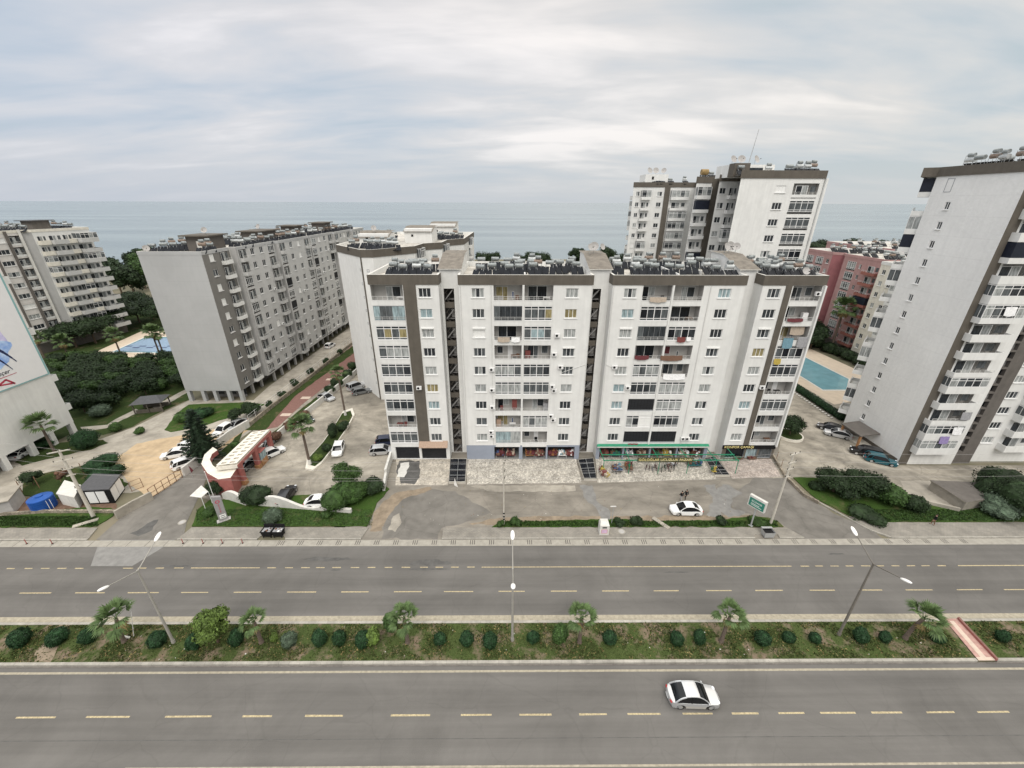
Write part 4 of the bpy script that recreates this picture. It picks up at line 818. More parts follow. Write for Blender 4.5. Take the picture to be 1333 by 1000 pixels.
# ------------------------------------------------------------------ generic long facade for the farther blocks
def far_facade(b, P, Q, z0, rows, st, cells, m, ztop, rnd, bcol='white_wall', proj=1.2, dep=.9):
    th = ang(P, Q); W = dist(P, Q); holes = []
    for r in range(rows):
        z = z0+st*r
        for c in cells:
            t, x, w = c[:3]
            if t == 'w': holes.append((x-w/2, x+w/2, z+.85, z+2.1, .2, m, 'dark_in')); b.win(P, th, x, z+.85, w, 1.25, 2 if w < 1.6 else 3, rnd.choice(['dark','dark','mid','mix','curtain','shut']), y=.08, sill=w > 1)
            elif t == 'p': b.put('balcony', pbalc(w, proj if len(c) < 6 else c[5], rnd.choice(c[3]), bcol if len(c) < 5 else c[4], 1 if len(c) < 6 else 0), P, th, x, z)
            elif t == 'r': 
                s = rnd.choice(c[3]); holes.append((x-w/2, x+w/2, z+.05, z+2.5, dep, 'inner', 'inner')); b.put('balcony', glazing(w, 2.5, s) if s != 'o' else pbalc(w, .12, 'o', 'white_wall', 1), P, th, x, z, .0 if s != 'o' else .12)
    facade(b.wall, P, Q, z0-.3, ztop, holes, m); facade(b.wall, P, Q, 0, z0-.3, [], 'brown_wall')  # base band coloured dark in place of the shade of an open pillar storey

# far left block
fb = Bld('apartment_block', 'beige grey apartment block with stacked balconies at the far left, sea behind', (-140, 125))
rn = random.Random(21); Z = 33.0
P0, P1, P2, P3 = (-134.6,112.6), (-133.6,119.4), (-131.8,121.0), (-129.0,134.8)
far_facade(fb, (-150,104.5), P0, 3.2, 10, 2.9, [('w', 3,2.2),('w', 7,2.2),('w', 11,2.2),('r', 15,2.6,['o','d'])], 'mauve_wall', Z, rn)
far_facade(fb, P0, (P0[0]+.6,P0[1]+3.6), 3.2, 10, 2.9, [('w', 1.9,2.6)], 'mauve_wall', Z, rn)
mb = MB(); T = FT(P0, ang(P0, P1)); mb.box(3.5, 4.0, -.5, .0, 3, Z, 'brown_wall', T); mb.box(-.3, .15, -.35, 0, 3, Z, 'brown_wall', T); mb.build('brown_strip', fb.root)
far_facade(fb, (P0[0]+.6,P0[1]+3.6), P1, 3.2, 10, 2.9, [('r', 1.7,2.7,['o','o','d','o','o'])], 'mauve_wall', Z, rn, dep=1.3)
far_facade(fb, P1, P2, 3.2, 10, 2.9, [], 'shade_wall', Z, rn); mb = MB(); mb.box(-.1, .45, -.5, -.004, 3, Z+.3, 'white_paint', FT(P1, ang(P1,P2))); mb.build('fin', fb.root)
th = ang(P2, P3); D = Vector((P3[0]-P2[0], P3[1]-P2[1])).normalized(); Nn = Vector((D.y, -D.x))
far_facade(fb, P2, P3, 3.2, 10, 2.9, [('p',1.6,2.4,['o','o','g'],'cream',1.2),('p',4.7,3.6,['o','o','aa'],'lightgrey_wall',2.2),('p',7.7,2.6,['o','o','o','g'],'cream',1.5),('p',11.5,4.6,['o','o','o','aa','o','o','g'],'lightgrey_wall',3.0)], 'white_wall', Z, rn, bcol='cream', proj=1.6)
far_facade(fb, P3, (-150,142), 3.2, 10, 2.9, [('p',4,4,['o'])], 'white_wall', Z, rn, bcol='cream')
far_facade(fb, (-150,142), (-150,104.5), 3.2, 10, 2.9, [], 'lightgrey_wall', Z, rn)
poly = [(-150,104.5), P0, P1, P2, P3, (-150,142)]
flatroof(fb.wall, poly, Z-.5); parapet(fb.wall, poly, Z-.5, Z+.2, 'cream', .1, .3)
mb = MB(); mb.box(-138, -135, 125, 130, Z-.5, Z+2.2, 'brown_wall'); mb.box(-138.8, -134.2, 124.2, 130.8, Z+2.21, Z+2.4, 'roofgrey'); mb.build('roof_house', fb.root)
fb.done(98)

# billboard building at the left edge
bb = Bld('apartment_block', 'pale blank end wall on pillars carrying a huge poster at the left edge', (-88, 60))
W_ = bb.wall; BZ = 34
poly = [(-82.0,68.1),(-82.0,44.5),(-98,44.5),(-98,68.1)]
def quad(mb, a, b, z0, z1, m): mb.face([(*a,z0),(*b,z0),(*b,z1),(*a,z1)], m)
quad(W_, poly[1], poly[0], 2.5, BZ, 'white_wall'); quad(W_, poly[0], poly[3], 2.5, BZ, 'lightgrey_wall'); quad(W_, poly[2], poly[1], 2.5, BZ, 'lightgrey_wall'); quad(W_, poly[3], poly[2], 2.5, BZ, 'lightgrey_wall')
W_.face([(p[0],p[1],2.5) for p in poly], 'inner_grey'); flatroof(W_, poly, BZ)
for y in (67.3,63.6,60.2,56.0,51.5,47): mb = MB(); mb.box(-82.9, -82.03, y, y+.75, 0, 2.498, 'white_wall'); mb.build('pillar', bb.root)
for y in (67.3,58,48): mb = MB(); mb.box(-97.5, -96.7, y, y+.75, 0, 2.498, 'lightgrey_wall'); mb.build('pillar', bb.root)
mb = MB(); mb.box(-96, -90, 46, 62, 0, 2.49, 'inner_grey'); mb.build('ground_storey', bb.root)
for r in (0,2,5,8): bb.put('balcony', pbalc(1.4, 1.0, 'o', 'white_wall', 0), (-82.0,68.1), PI, .9, 5+2.9*r)
bb.done()
pt = thing('wall_poster', 'huge white wall poster with a blue brush painting, black handwriting and a red angular mark', 'poster', (-81.9, 60, 12))
mb = MB(); mb.box(-81.98, -81.80, 44.8, 67.9, 12.3, 30.5, 'teal_trim'); mb.build('frame', pt)
mb = MB(); mb.face([(-81.79,45,12.5),(-81.79,67.6,12.5),(-81.79,67.6,30.3),(-81.79,45,30.3)], 'poster_white'); mb.build('sheet', pt)
TP = Matrix.Translation((-81.77, 0, 0)) @ Matrix.Rotation(PI/2, 4, 'Z') @ Matrix.Rotation(PI/2, 4, 'X')   # x->+Y, y->Z
def blob(cx_, cy_, rx, ry, m, z, seed, lump=.35, n=40):
    mb = MB(); pts = []
    for k in range(n):
        a = 2*PI*k/n; q = 1+lump*noise.noise(Vector((math.cos(a)*1.8, math.sin(a)*1.8, seed))); pts.append(TP @ Vector((cx_+math.cos(a)*rx*q, cy_+math.sin(a)*ry*q, z)))
    mb.face(pts, m); return mb
mb = MB(); mb.add(blob(60.2,19.6,4.3,3.4,'poster_mauve',.002,1)).add(blob(60.6,18.3,3.6,2.5,'poster_blue',.006,2)).add(blob(59,21.8,2.6,1.6,'poster_blue',.008,7))
def stroke(pts, w0, m, z):
    m2 = MB()
    for i in range(len(pts)-1):
        a, b = Vector(pts[i]), Vector(pts[i+1]); d = (b-a).normalized(); n_ = Vector((-d.y, d.x))*w0*math.sin(PI*(i+.6)/(len(pts)))
        m2.face([TP @ Vector((*(a-n_),z)), TP @ Vector((*(b-n_),z)), TP @ Vector((*(b+n_),z)), TP @ Vector((*(a+n_),z))], m)
    return m2
mb.add(stroke([(60.2+k*.36, 20.2-k*k*.034) for k in range(12)], .22, 'poster_navy', .012)); mb.add(stroke([(59.4+k*.34, 19.3-k*k*.035) for k in range(12)], .16, 'poster_navy', .013))
mb.build('painting', pt)
t = text_mb('Seçer', .95, 'letter_dark', .01); sh_ = Matrix.Identity(4); sh_[0][1] = .25
mb = MB(); mb.add(t, TP @ Matrix.Translation((61.6,15.0,.01)) @ sh_); mb.add(stroke([(58.5,14.25),(60,14.3),(62,14.35),(63.4,14.4)], .05, 'letter_red', .012)); mb.build('lettering', pt)
mb = MB()
def bar(a, b, w): 
    a, b = Vector(a), Vector(b); d = (b-a).normalized(); n_ = Vector((-d.y, d.x))*w; mb.face([TP @ Vector((*(a-n_),.012)), TP @ Vector((*(b-n_),.012)), TP @ Vector((*(b+n_),.012)), TP @ Vector((*(a+n_),.012))], 'letter_red')
bar((59.9,13.2),(61.6,13.9),.14); bar((61.55,13.92),(62.5,12.8),.14); bar((59.6,13.5),(62.4,12.95),.12); bar((57.0,13.6),(59.9,12.75),.14); mb.build('emblem', pt)

# ------------------------------------------------------------------ tall tower on the right edge
rt = Bld('apartment_tower', 'tallest white tower at the right edge with a blank stucco side and glazed balconies', (75, 65))
W_ = rt.wall; RZ_ = 45.6; RS = 2.77
holes = []; P, Q = (66.0,70.2), (66.0,57.6)
for k in range(15):
    z = 43.0-RS*k
    if k == 0: rt.win(P, -PI/2, 2.5, z-.9, 1.1, 1.9, 1, 'grey', y=-.03, sill=False, fm='frame_grey'); continue
    holes.append((3.0,3.75,z-.55,z+.55,.2,'stucco','dark_in')); rt.win(P, -PI/2, 3.375, z-.55, .75, 1.1, 2, ['dark','mid','mid','black'][k % 4] if k != 3 else 'black', y=.08)
facade(W_, P, Q, 0, RZ_-1.3, holes, 'stucco')
sty_ = ['o','g','o','d','o','g','g','o','o','o','g','o','o','g','c']
rr = random.Random(3)
# front: brown strip, balcony bay, pier, stair strip, second section
facade(W_, (66.0,57.6), (67.6,57.6), 0, RZ_-1.3, [], 'brown')
holes = []
for k in range(15):
    z = 43.0-RS*k-1.35; holes.append((.3,5.5,z+.05,z+2.4,.8,'inner','inner')); rt.put('balcony', pbalc(6.0, 1.15, sty_[k], 'white_wall', 0 if k % 3 else 1), (67.6,57.6), 0, 2.45, z)
facade(W_, (67.6,57.6), (73.7,57.6), 0, RZ_-1.3, holes, 'white_wall'); facade(W_, (73.7,57.6), (75.2,57.6), 0, RZ_-1.3, [], 'white_wall'); facade(W_, (75.2,57.6), (75.2,57.9), 0, RZ_-1.3, [], 'shade_wall')
holes = []
for k in range(30): z = 43.6-RS/2*k; holes.append((.15,1.35,z-1.1,z,.5,'brown_wall','glass_black' if k % 2 else 'inner_grey'))
facade(W_, (75.2,57.9), (76.9,57.9), 0, RZ_-1.3, holes, 'brown_wall'); facade(W_, (76.9,57.9), (78.6,57.9), 0, RZ_-1.3, [], 'brown_wall')
facade(W_, (78.6,57.9), (78.6,58.4), 0, RZ_-1.3, [], 'shade_wall'); holes = []
for k in range(15):
    z = 43.0-RS*k-1.35; holes.append((.8,2.6,z+.85,z+2.05,.2,'white_wall','dark_in')); rt.win((78.6,58.4), 0, 1.7, z+.85, 1.8, 1.2, 3, rr.choice(['mid','dark','curtain']), y=.08)
    rt.put('balcony', pbalc(5.4, 1.3, ['g','o','o','g'][k % 4], 'white_wall', 0), (78.6,58.4), 0, 6.4, z)
facade(W_, (78.6,58.4), (95,58.4), 0, RZ_-1.3, holes, 'white_wall'); facade(W_, (95,58.4), (95,74), 0, RZ_-1.3, [], 'white_wall'); facade(W_, (95,74), (70,74), 0, RZ_-1.3, [], 'white_wall'); facade(W_, (70,74), (66,70.2), 0, RZ_-1.3, [], 'white_wall')
for k in range(15):       # sea side balconies that show past the corner
    rt.put('balcony', pbalc(4.2, 1.5, ['d','o','c','d','o','g','o','o','g','o','c','o','o','g','o'][k], 'white_wall', 1), (70,74), ang((70,74),(66,70.2)), 3.0, 43.0-RS*k-1.35)
poly = [(66,57.6),(75.2,57.6),(75.2,57.9),(78.6,57.9),(78.6,58.4),(95,58.4),(95,74),(70,74),(68.9,75.1),(64.6,71.2),(66,70.2)]
flatroof(W_, poly, RZ_-.8); mb = MB(); parapet(mb, poly, RZ_-1.3, RZ_, 'brown', .15, .35); mb.build('roof_band', rt.root)
mb = MB(); mb.box(65.92,66.0-.003,57.9,70.0,0,.9,'brown'); mb.build('plinth', rt.root)
rt.done(98)
cp = thing('entrance_canopy', 'dark sloping porch roof over the side door of the tall right tower', 'canopy', (64.6,64.5,0))
mb = MB(); mb.raw([(62.6,62.3,2.5),(65.9,62.3,3.0),(65.9,67.0,3.0),(62.6,67.0,2.5),(62.6,62.3,2.7),(65.9,62.3,3.2),(65.9,67.0,3.2),(62.6,67.0,2.7)], [(0,3,2,1),(4,5,6,7),(0,1,5,4),(1,2,6,5),(2,3,7,6),(3,0,4,7)], 'brown_wall'); mb.build('roof', cp)
for y in (62.5,66.6): mb = MB(); mb.box(62.8,63.1,y,y+.3,0,2.5,'orange_brown'); mb.build('post', cp)
mb = MB(); mb.box(63.6,65.9,63,66.3,0,.35,'concrete_post'); mb.build('step', cp)

# ------------------------------------------------------------------ tall stepped tower behind, right of centre
tb = Bld('apartment_tower', 'tall stepped white tower with brown roof band and mast rising behind the long block', (50, 110))
W_ = tb.wall; TZ = 46.2; r4 = random.Random(8)
def seg(P, Q, rows, st, cells, m='white_wall', top=TZ): far_facade(tb, P, Q, 46.2-1.4-st*rows-.3, rows, st, cells, m, top-1.35, r4)
TZ2 = TZ
seg((44.3,87.0),(60.4,87.0), 14, 3.0, [('w',8.1,1.9),('r',12.9,4.9,['g0','g2','o','g0','g2'])])
seg((60.4,87.0),(60.4,150), 14, 3.0, []); seg((60.4,150),(41.6,150), 14, 3.0, []); seg((41.6,150),(38,138), 14, 3.0, [('p',6,5,['o','c','g'],'white_wall',.9)])
seg((38,138),(57,138), 14, 3.0, [('w',1.5,1.1),('p',3.9,2.9,['o','g','o']),('w',8.2,1.5),('p',14.2,5.4,['o','g','c','o'])])
seg((57,138),(44.6,108), 14, 3.0, []); seg((44.6,108),(50,108), 14, 3.0, [('p',1.8,3.3,['o','g','d','o','g'])])
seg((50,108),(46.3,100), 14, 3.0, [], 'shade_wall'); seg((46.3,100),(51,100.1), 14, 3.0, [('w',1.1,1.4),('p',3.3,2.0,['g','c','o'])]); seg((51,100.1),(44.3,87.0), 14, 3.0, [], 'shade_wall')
poly = [(44.3,87),(60.4,87),(60.4,150),(41.6,150),(38,138),(57,138),(44.6,108),(50,108),(46.3,100),(51,100.1)]
flatroof(W_, poly, TZ-.7); mb = MB(); parapet(mb, poly, TZ-1.35, TZ, 'brown', .15, .35); mb.build('roof_band', tb.root)
for a_, b_, y_ in ((48.3,49.95,107.7),(47.6,49.2,137.7)): mb = MB(); mb.box(a_, b_, y_, y_+.29, 0, TZ-1.36, 'brown'); mb.build('brown_strip', tb.root)
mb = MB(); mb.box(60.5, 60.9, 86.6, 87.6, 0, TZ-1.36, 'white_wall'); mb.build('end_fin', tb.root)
mb = MB(); mb.box(46.5,56,97,103,TZ-.7,TZ+1.7,'white_wall'); mb.box(46.3,49.5,94.5,96.9,TZ-.7,TZ+1.8,'brown'); mb.box(50,53.5,96.8,96.996,TZ+.2,TZ+1.1,'glass_dark'); mb.build('roof_house', tb.root)
mb = MB(); mb.box(41.5,48.5,139,145,TZ-.7,TZ+2.2,'white_wall'); mb.box(43.5,44.1,138.9,138.996,TZ+.8,TZ+1.6,'black'); mb.build('roof_house', tb.root)
tb.done(98)
o = thing('mast', 'thin leaning aerial mast on top of the tall stepped tower', 'mast', (50.8,98,TZ+1.7)); mb = MB(); mb.tube((50.8,98,TZ+1.7),(51.5,98,TZ+8.2),.09,.05,'galv',6); mb.build('pole', o)
mb = MB(); mb.tube((50.8,97.4,TZ+1.9),(50.8,98.6,TZ+1.9),.15,.15,'galv',8); mb.build('base', o)

# ------------------------------------------------------------------ pink blocks and the cream one with red balconies
pk = Bld('apartment_block', 'dusty pink apartment block with white balcony windows beyond the right pool', (106, 125))
rq = random.Random(31); Z = 26.6
far_facade(pk, (99.6,143), (99.6,130.5), 2.2, 8, 2.9, [('r',3,3.2,['g1','c0','g0','o']),('r',7.5,3.2,['g1','g0','o','c0']),('w',11,1.2)], 'pink', Z, rq)
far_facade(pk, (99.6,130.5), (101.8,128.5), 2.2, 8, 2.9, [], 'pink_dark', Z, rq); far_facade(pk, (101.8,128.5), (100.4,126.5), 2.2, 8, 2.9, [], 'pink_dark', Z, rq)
far_facade(pk, (100.4,126.5), (100.4,111.5), 2.2, 8, 2.9, [('r',3.4,3.2,['g1','c0','g0','g0']),('w',6.6,.9),('p',11.2,4.6,['o','o','g','o','d'],'redbrown')], 'pink', Z, rq, bcol='redbrown')
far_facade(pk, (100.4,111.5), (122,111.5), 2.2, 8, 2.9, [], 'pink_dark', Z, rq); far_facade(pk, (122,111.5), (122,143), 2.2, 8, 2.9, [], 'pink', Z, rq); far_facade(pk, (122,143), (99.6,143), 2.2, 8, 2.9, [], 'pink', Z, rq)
poly = [(99.6,143),(99.6,130.5),(101.8,128.5),(100.4,126.5),(100.4,111.5),(122,111.5),(122,143)]
flatroof(pk.wall, poly, Z-.5); parapet(pk.wall, poly, Z-.5, Z+.25, 'pink', .08, .3, cap='pink'); pk.done(98)
p2 = Bld('apartment_block', 'second dusty pink block standing farther back to the right, crowded roof', (150, 150))
far_facade(p2, (126,152), (126,140), 2.2, 8, 2.9, [('w',3,1.5),('r',8,3.4,['g0','c0','o'])], 'pink', Z, rq); far_facade(p2, (126,140), (170,140), 2.2, 8, 2.9, [('r',4+k*7,3.4,['g0','c0','o']) for k in range(6)], 'pink', Z, rq)
far_facade(p2, (170,140), (170,170), 2.2, 8, 2.9, [], 'pink', Z, rq); far_facade(p2, (170,170), (126,170), 2.2, 8, 2.9, [], 'pink', Z, rq); far_facade(p2, (126,170), (126,152), 2.2, 8, 2.9, [('w',5,1.5),('w',12,1.5)], 'pink', Z, rq)
flatroof(p2.wall, [(126,140),(170,140),(170,170),(126,170)], Z-.5); parapet(p2.wall, [(126,140),(170,140),(170,170),(126,170)], Z-.5, Z+.25, 'pink', .08, .3, cap='pink'); p2.done(98)
cb_ = Bld('apartment_block', 'cream block with stacked white and red balconies between the pink block and right tower', (104, 102))
far_facade(cb_, (98.6,111.2), (98.6,94), 2.2, 8, 2.9, [('w',1.5,1.1),('w',4.2,1.1),('p',8.4,4.0,['o','c','o','g'],'white_wall'),('p',13.6,4.0,['o','o','g'],'redbrown')], 'cream', Z-.3, rq, proj=1.5)
far_facade(cb_, (98.6,94), (118,94), 2.2, 8, 2.9, [('w',4,1.5),('w',9,1.5)], 'cream', Z-.3, rq); far_facade(cb_, (118,94), (118,111.2), 2.2, 8, 2.9, [], 'cream', Z-.3, rq); far_facade(cb_, (118,111.2), (98.6,111.2), 2.2, 8, 2.9, [], 'cream', Z-.3, rq)
flatroof(cb_.wall, [(98.6,94),(118,94),(118,111.2),(98.6,111.2)], Z-.8); parapet(cb_.wall, [(98.6,94),(118,94),(118,111.2),(98.6,111.2)], Z-.8, Z, 'white_wall', .08, .3); cb_.done(98)
# ------------------------------------------------------------------ roof things
def heater_parts(v):
    k = ('ht', v)
    if k in PF: return PF[k]
    rr = random.Random(v); t = MB(); hz_ = 1.55+.2*(v//2); t.tube((-.62,.55,hz_),(.62,.55,hz_),.31,.31,['tank','tank_light','tank','tank_rust'][v % 4],14)
    if v % 2: t.tube((-.42,.6,hz_+.62),(.42,.6,hz_+.62),.27,.27,'tank',12)
    s = MB()
    for x in (-.55,.55):
        s.box(x-.02,x+.02,.25,.29,0,1.4,'galv'); s.box(x-.02,x+.02,.80,.84,0,1.4 if v % 2 == 0 else 2.15,'galv'); s.box(x-.02,x+.02,-.95,.8,.08,.12,'galv'); s.tube((x,-.95,.15),(x,.25,1.2),.025,.025,'galv',5)
    p = MB()
    p.raw([(-.46,0,0),(.46,0,0),(.46,1.25,.95),(-.46,1.25,.95),(-.46,-.05,.07),(.46,-.05,.07),(.46,1.2,1.02),(-.46,1.2,1.02)], [(0,3,2,1),(0,1,5,4),(1,2,6,5),(2,3,7,6),(3,0,4,7)], 'black')
    p.raw([(-.45,-.05,.085),(.45,-.05,.085),(.45,1.19,1.03),(-.45,1.19,1.03)], [(0,1,2,3)], 'panel')
    PF[k] = (t, s, p); return PF[k]
HN = [0]
def heater(x, y, z, label, group, rz=0, v=0, full=True):
    t, s, p = heater_parts(v)
    if full:
        o = thing('solar_water_heater', label, 'solar heater', (x, y, z), rz, group)
        inst(t, 'tank', o, (0,0,0)); inst(s, 'stand', o, (0,0,0)); inst(p, 'solar_panel', o, (-.5,-1.0,.12)); inst(p, 'solar_panel', o, (.5,-1.0,.12))
    else:
        k = ('hm', v)
        if k not in PF:
            m = MB(); m.add(t); m.add(s); m.add(p, Matrix.Translation((-.5,-1.0,.12))); m.add(p, Matrix.Translation((.5,-1.0,.12))); PF[k] = m
        o = inst(PF[k], 'solar_water_heater', None, (x, y, z), rz); tag(o, label, 'solar heater', group)
    return o
ORD = 'first second third fourth fifth sixth seventh eighth ninth tenth eleventh twelfth thirteenth fourteenth fifteenth sixteenth seventeenth eighteenth nineteenth twentieth'.split()
ORD += ['twenty-'+w_ for w_ in ORD[:9]] + ['thirtieth'] + ['thirty-'+w_ for w_ in ORD[:9]]
def orows(x0, x1, ys, z, n, roof, group, full=True, rz=0, jit=.25, skip=.12, seed=0, xrow=None):
    rr = random.Random(seed); rows = ['front', 'second', 'third', 'fourth', 'fifth', 'sixth', 'seventh', 'eighth']
    for j, y in enumerate(ys):
        c = 0
        for i in range(n):
            if rr.random() < skip: continue
            x = x0 + (x1-x0)*(i+.5)/n + rr.uniform(-jit, jit)
            heater(x, y+rr.uniform(-.6,.6), z, f'solar heater, {ORD[c]} from left in {rows[j]} row, {roof}', group, rz+rr.uniform(-.3,.3), rr.choice((0,1,1,2,2,3)) if rr.random() < .8 else 0, full); c += 1
G1 = 'solar water heaters on the long white block'
orows(-18.2, -10.9, (61.6, 64.2, 67.0), 30.36, 4, 'left section of long white block', G1, seed=1)
orows(-5.9, 11.4, (61.6, 64.6, 67.6, 70.6), 30.36, 8, 'second section of long white block', G1, seed=2, skip=.34, jit=.6)
orows(16.0, 33.4, (61.6, 64.6, 67.6, 70.6), 30.36, 8, 'third section of long white block', G1, seed=3, skip=.3, jit=.6)
orows(37.2, 45.2, (61.5, 63.9, 66.4, 69.0), 30.36, 5, 'right section of long white block', G1, rz=.25, seed=4)
G2 = 'solar water heaters on the grey slab block'
rr = random.Random(9); n_ = 0
for j in range(30):
    y = 83.5 + j*2.65
    for i, x in enumerate((-69.2, -66.8, -58.4+ (0 if y > 92 else -1.2), -59.9)):
        if (86.5 < y < 95 or 101.5 < y < 119 or 120.5 < y < 128) and i > 1 and rr.random() < .0: continue
        if x > -66 and (87 < y < 93.5 or 104 < y < 113.5 or 121 < y < 126.5 or 137 < y < 144.5) and x < -59.2: continue
        if rr.random() < .2: continue
        n_ += 1; heater(x+rr.uniform(-.3,.3), y, 31.11, f'solar heater, {ORD[j]} from the street in {["left","second","right","third"][i]} line, grey slab roof', G2, rr.uniform(.2,.7), rr.randrange(4), False)
G3 = 'solar water heaters on the white block with the brown strip'
orows(-33, -22, (87.5, 91), 31.41, 6, 'roof of white block with brown strip', G3, full=False, seed=5)
orows(-35, -27.5+0, (103.5, 108, 113), 31.41, 5, 'middle roof of white block with brown strip', G3, full=False, seed=6)
orows(-25, -12, (114.5, 118.5), 31.41, 7, 'rear roof of white block with brown strip', G3, full=False, seed=7)
G4 = 'solar water heaters on the far left block'
orows(-148, -134.5, (108.5+4, 118, 121.8), 32.51, 7, 'roof of far left beige block', G4, full=False, seed=8, skip=.1)
orows(-149, -139.5, (125, 128.5, 132, 134.6), 32.51, 6, 'rear of far left beige block', G4, full=False, seed=9, skip=.15)
orows(-138.5, -132.2, (120.6, 133.2), 32.51, 4, 'street corner of far left beige block', G4, full=False, seed=19, skip=.0)
G5 = 'solar water heaters on the tall towers'
orows(53.5, 60, (88.6,), 45.51, 4, 'top roof of tall stepped tower', G5, full=False, seed=10, skip=.1)
orows(46, 59.6, (93,), 45.51, 5, 'inner roof of tall stepped tower', G5, full=False, seed=11, skip=.4)
orows(45.8, 49.5, (109.5,), 45.51, 2, 'middle step of tall stepped tower', G5, full=False, seed=12, skip=0)
orows(38.8, 55, (139.3,), 45.51, 7, 'far step of tall stepped tower', G5, full=False, seed=13, skip=.3)
for k_, (yy_, vv_) in enumerate(((58.9,1),(60.6,3),(62.5,1),(63.9,3),(65.8,2),(67.3,1))): heater(67.6+.15*(k_%2), yy_, 44.81, f'solar heater on the right tower roof, {ORD[k_]} from the street', G5, 1.2+.1*k_, vv_, False)
orows(68.5, 80, (63.5,), 44.81, 6, 'inner roof of right tower', G5, full=False, seed=15, skip=.2)
G6 = 'solar water heaters on the pink blocks'
orows(102, 121, (113.5, 118, 122.5, 134, 139), 26.11, 8, 'roof of nearer pink block', G6, full=False, seed=16, skip=.3)
orows(128, 168, (143, 149, 156, 163), 26.11, 12, 'roof of farther pink block', G6, full=False, seed=17, skip=.35)
orows(100, 117, (97, 102, 107), 25.51, 7, 'roof of cream block', G6, full=False, seed=18, skip=.3)
t = thing('barrel_tank', 'ochre painted roof tank at the far right tower edge', 'tank', (67.4,59.0,44.8)); 
mb = MB(); mb.tube((67.0,58.3,46.5),(67.9,59.9,46.5),.62,.62,'tank_ochre',14); mb.build('tank', t); mb = MB()
for x in (67.1,67.7): mb.box(x-.05,x+.05,58.6,59.4,44.81,45.95,'galv')
mb.build('stand', t)
t = thing('barrel_tank', 'ochre box tank on the middle step of the tall stepped tower', 'tank', (46.2,108.8,45.5)); mb = MB(); mb.tube((45.6,108.8,47.2),(47.2,108.8,47.2),.62,.62,'tank_ochre',12); mb.build('tank', t); mb = MB()
for x in (45.8,47.0): mb.box(x-.05,x+.05,108.5,109.1,45.51,46.6,'galv')
mb.build('stand', t)
def dish(x, y, z, r, rz, label, group='satellite dishes'):
    o = thing('satellite_dish', label, 'satellite dish', (x, y, z), rz, group)
    k = ('dish', r)
    if k not in PF:
        d = MB(); n = 16; T = Matrix.Translation((0,-.25,1.1)) @ Matrix.Rotation(math.radians(65), 4, 'X')
        vs = [T @ Vector((0,0,-.12*r))] + [T @ Vector((math.cos(2*PI*i/n)*r*q, math.sin(2*PI*i/n)*r*q, -.12*r+.3*r*q*q)) for q in (.5,1) for i in range(n)]
        d.raw(vs, [(0,1+i,1+(i+1)%n) for i in range(n)] + [(1+i,1+n+i,1+n+(i+1)%n,1+(i+1)%n) for i in range(n)], 'stone_grey'); s = MB(); s.tube((0,0,0),(0,0,1.1),.035,.035,'galv',6); s.tube((0,-.2,.75),(0,-.95*r-.4,1.15),.018,.018,'galv',5); s.box(-.06,.06,-.95*r-.5,-.95*r-.36,1.1,1.22,'black'); PF[k] = (d, s)
    inst(PF[k][0], 'dish', o, (0,0,0)); inst(PF[k][1], 'mounting_arm', o, (0,0,0))
for x, y, z, r, rz, lb in ((12.6,66.5,33.12,.55,.3,'left dish on the middle stair roof'), (13.4,67.5,33.12,.7,-.2,'larger dish on the middle stair roof'), (14.4,67.0,33.12,.5,.6,'small right dish on the middle stair roof'), (34.4,68,33.12,.6,.4,'left dish on the right stair roof'), (35.2,68.4,33.12,.75,0,'middle dish on the right stair roof'), (36.1,68,33.12,.6,-.4,'right dish on the right stair roof'),
    (47.5,98.5,47.9,.75,.3,'left dish of the roof house on the tall stepped tower'), (49.3,98.5,47.9,.8,-.1,'middle dish of the roof house on the tall stepped tower'), (52.4,98.6,47.9,.8,.5,'right dish of the roof house on the tall stepped tower'), (43,141,48.4,.9,.4,'left dish on the far step of the tall stepped tower'), (45,141,48.4,.9,0,'middle dish on the far step of the tall stepped tower'), (47.6,141,48.4,.8,-.6,'right dish on the far step of the tall stepped tower'),
    (-69.9,83,31.1,.6,.8,'white dish at the left corner of the grey slab roof'), (-62.5,90,34.0,.6,.2,'dish on the first roof house of the grey slab'), (-61.5,108,33.8,.6,-.3,'dish on the second roof house of the grey slab'), (-30,97,34.1,.6,.3,'dish on the first roof house of the white block with brown strip'), (43.2,61.0,30.4,.55,0,'dish standing on the right section of the long white block')):
    dish(x, y, z, r, rz, 'white '+lb)

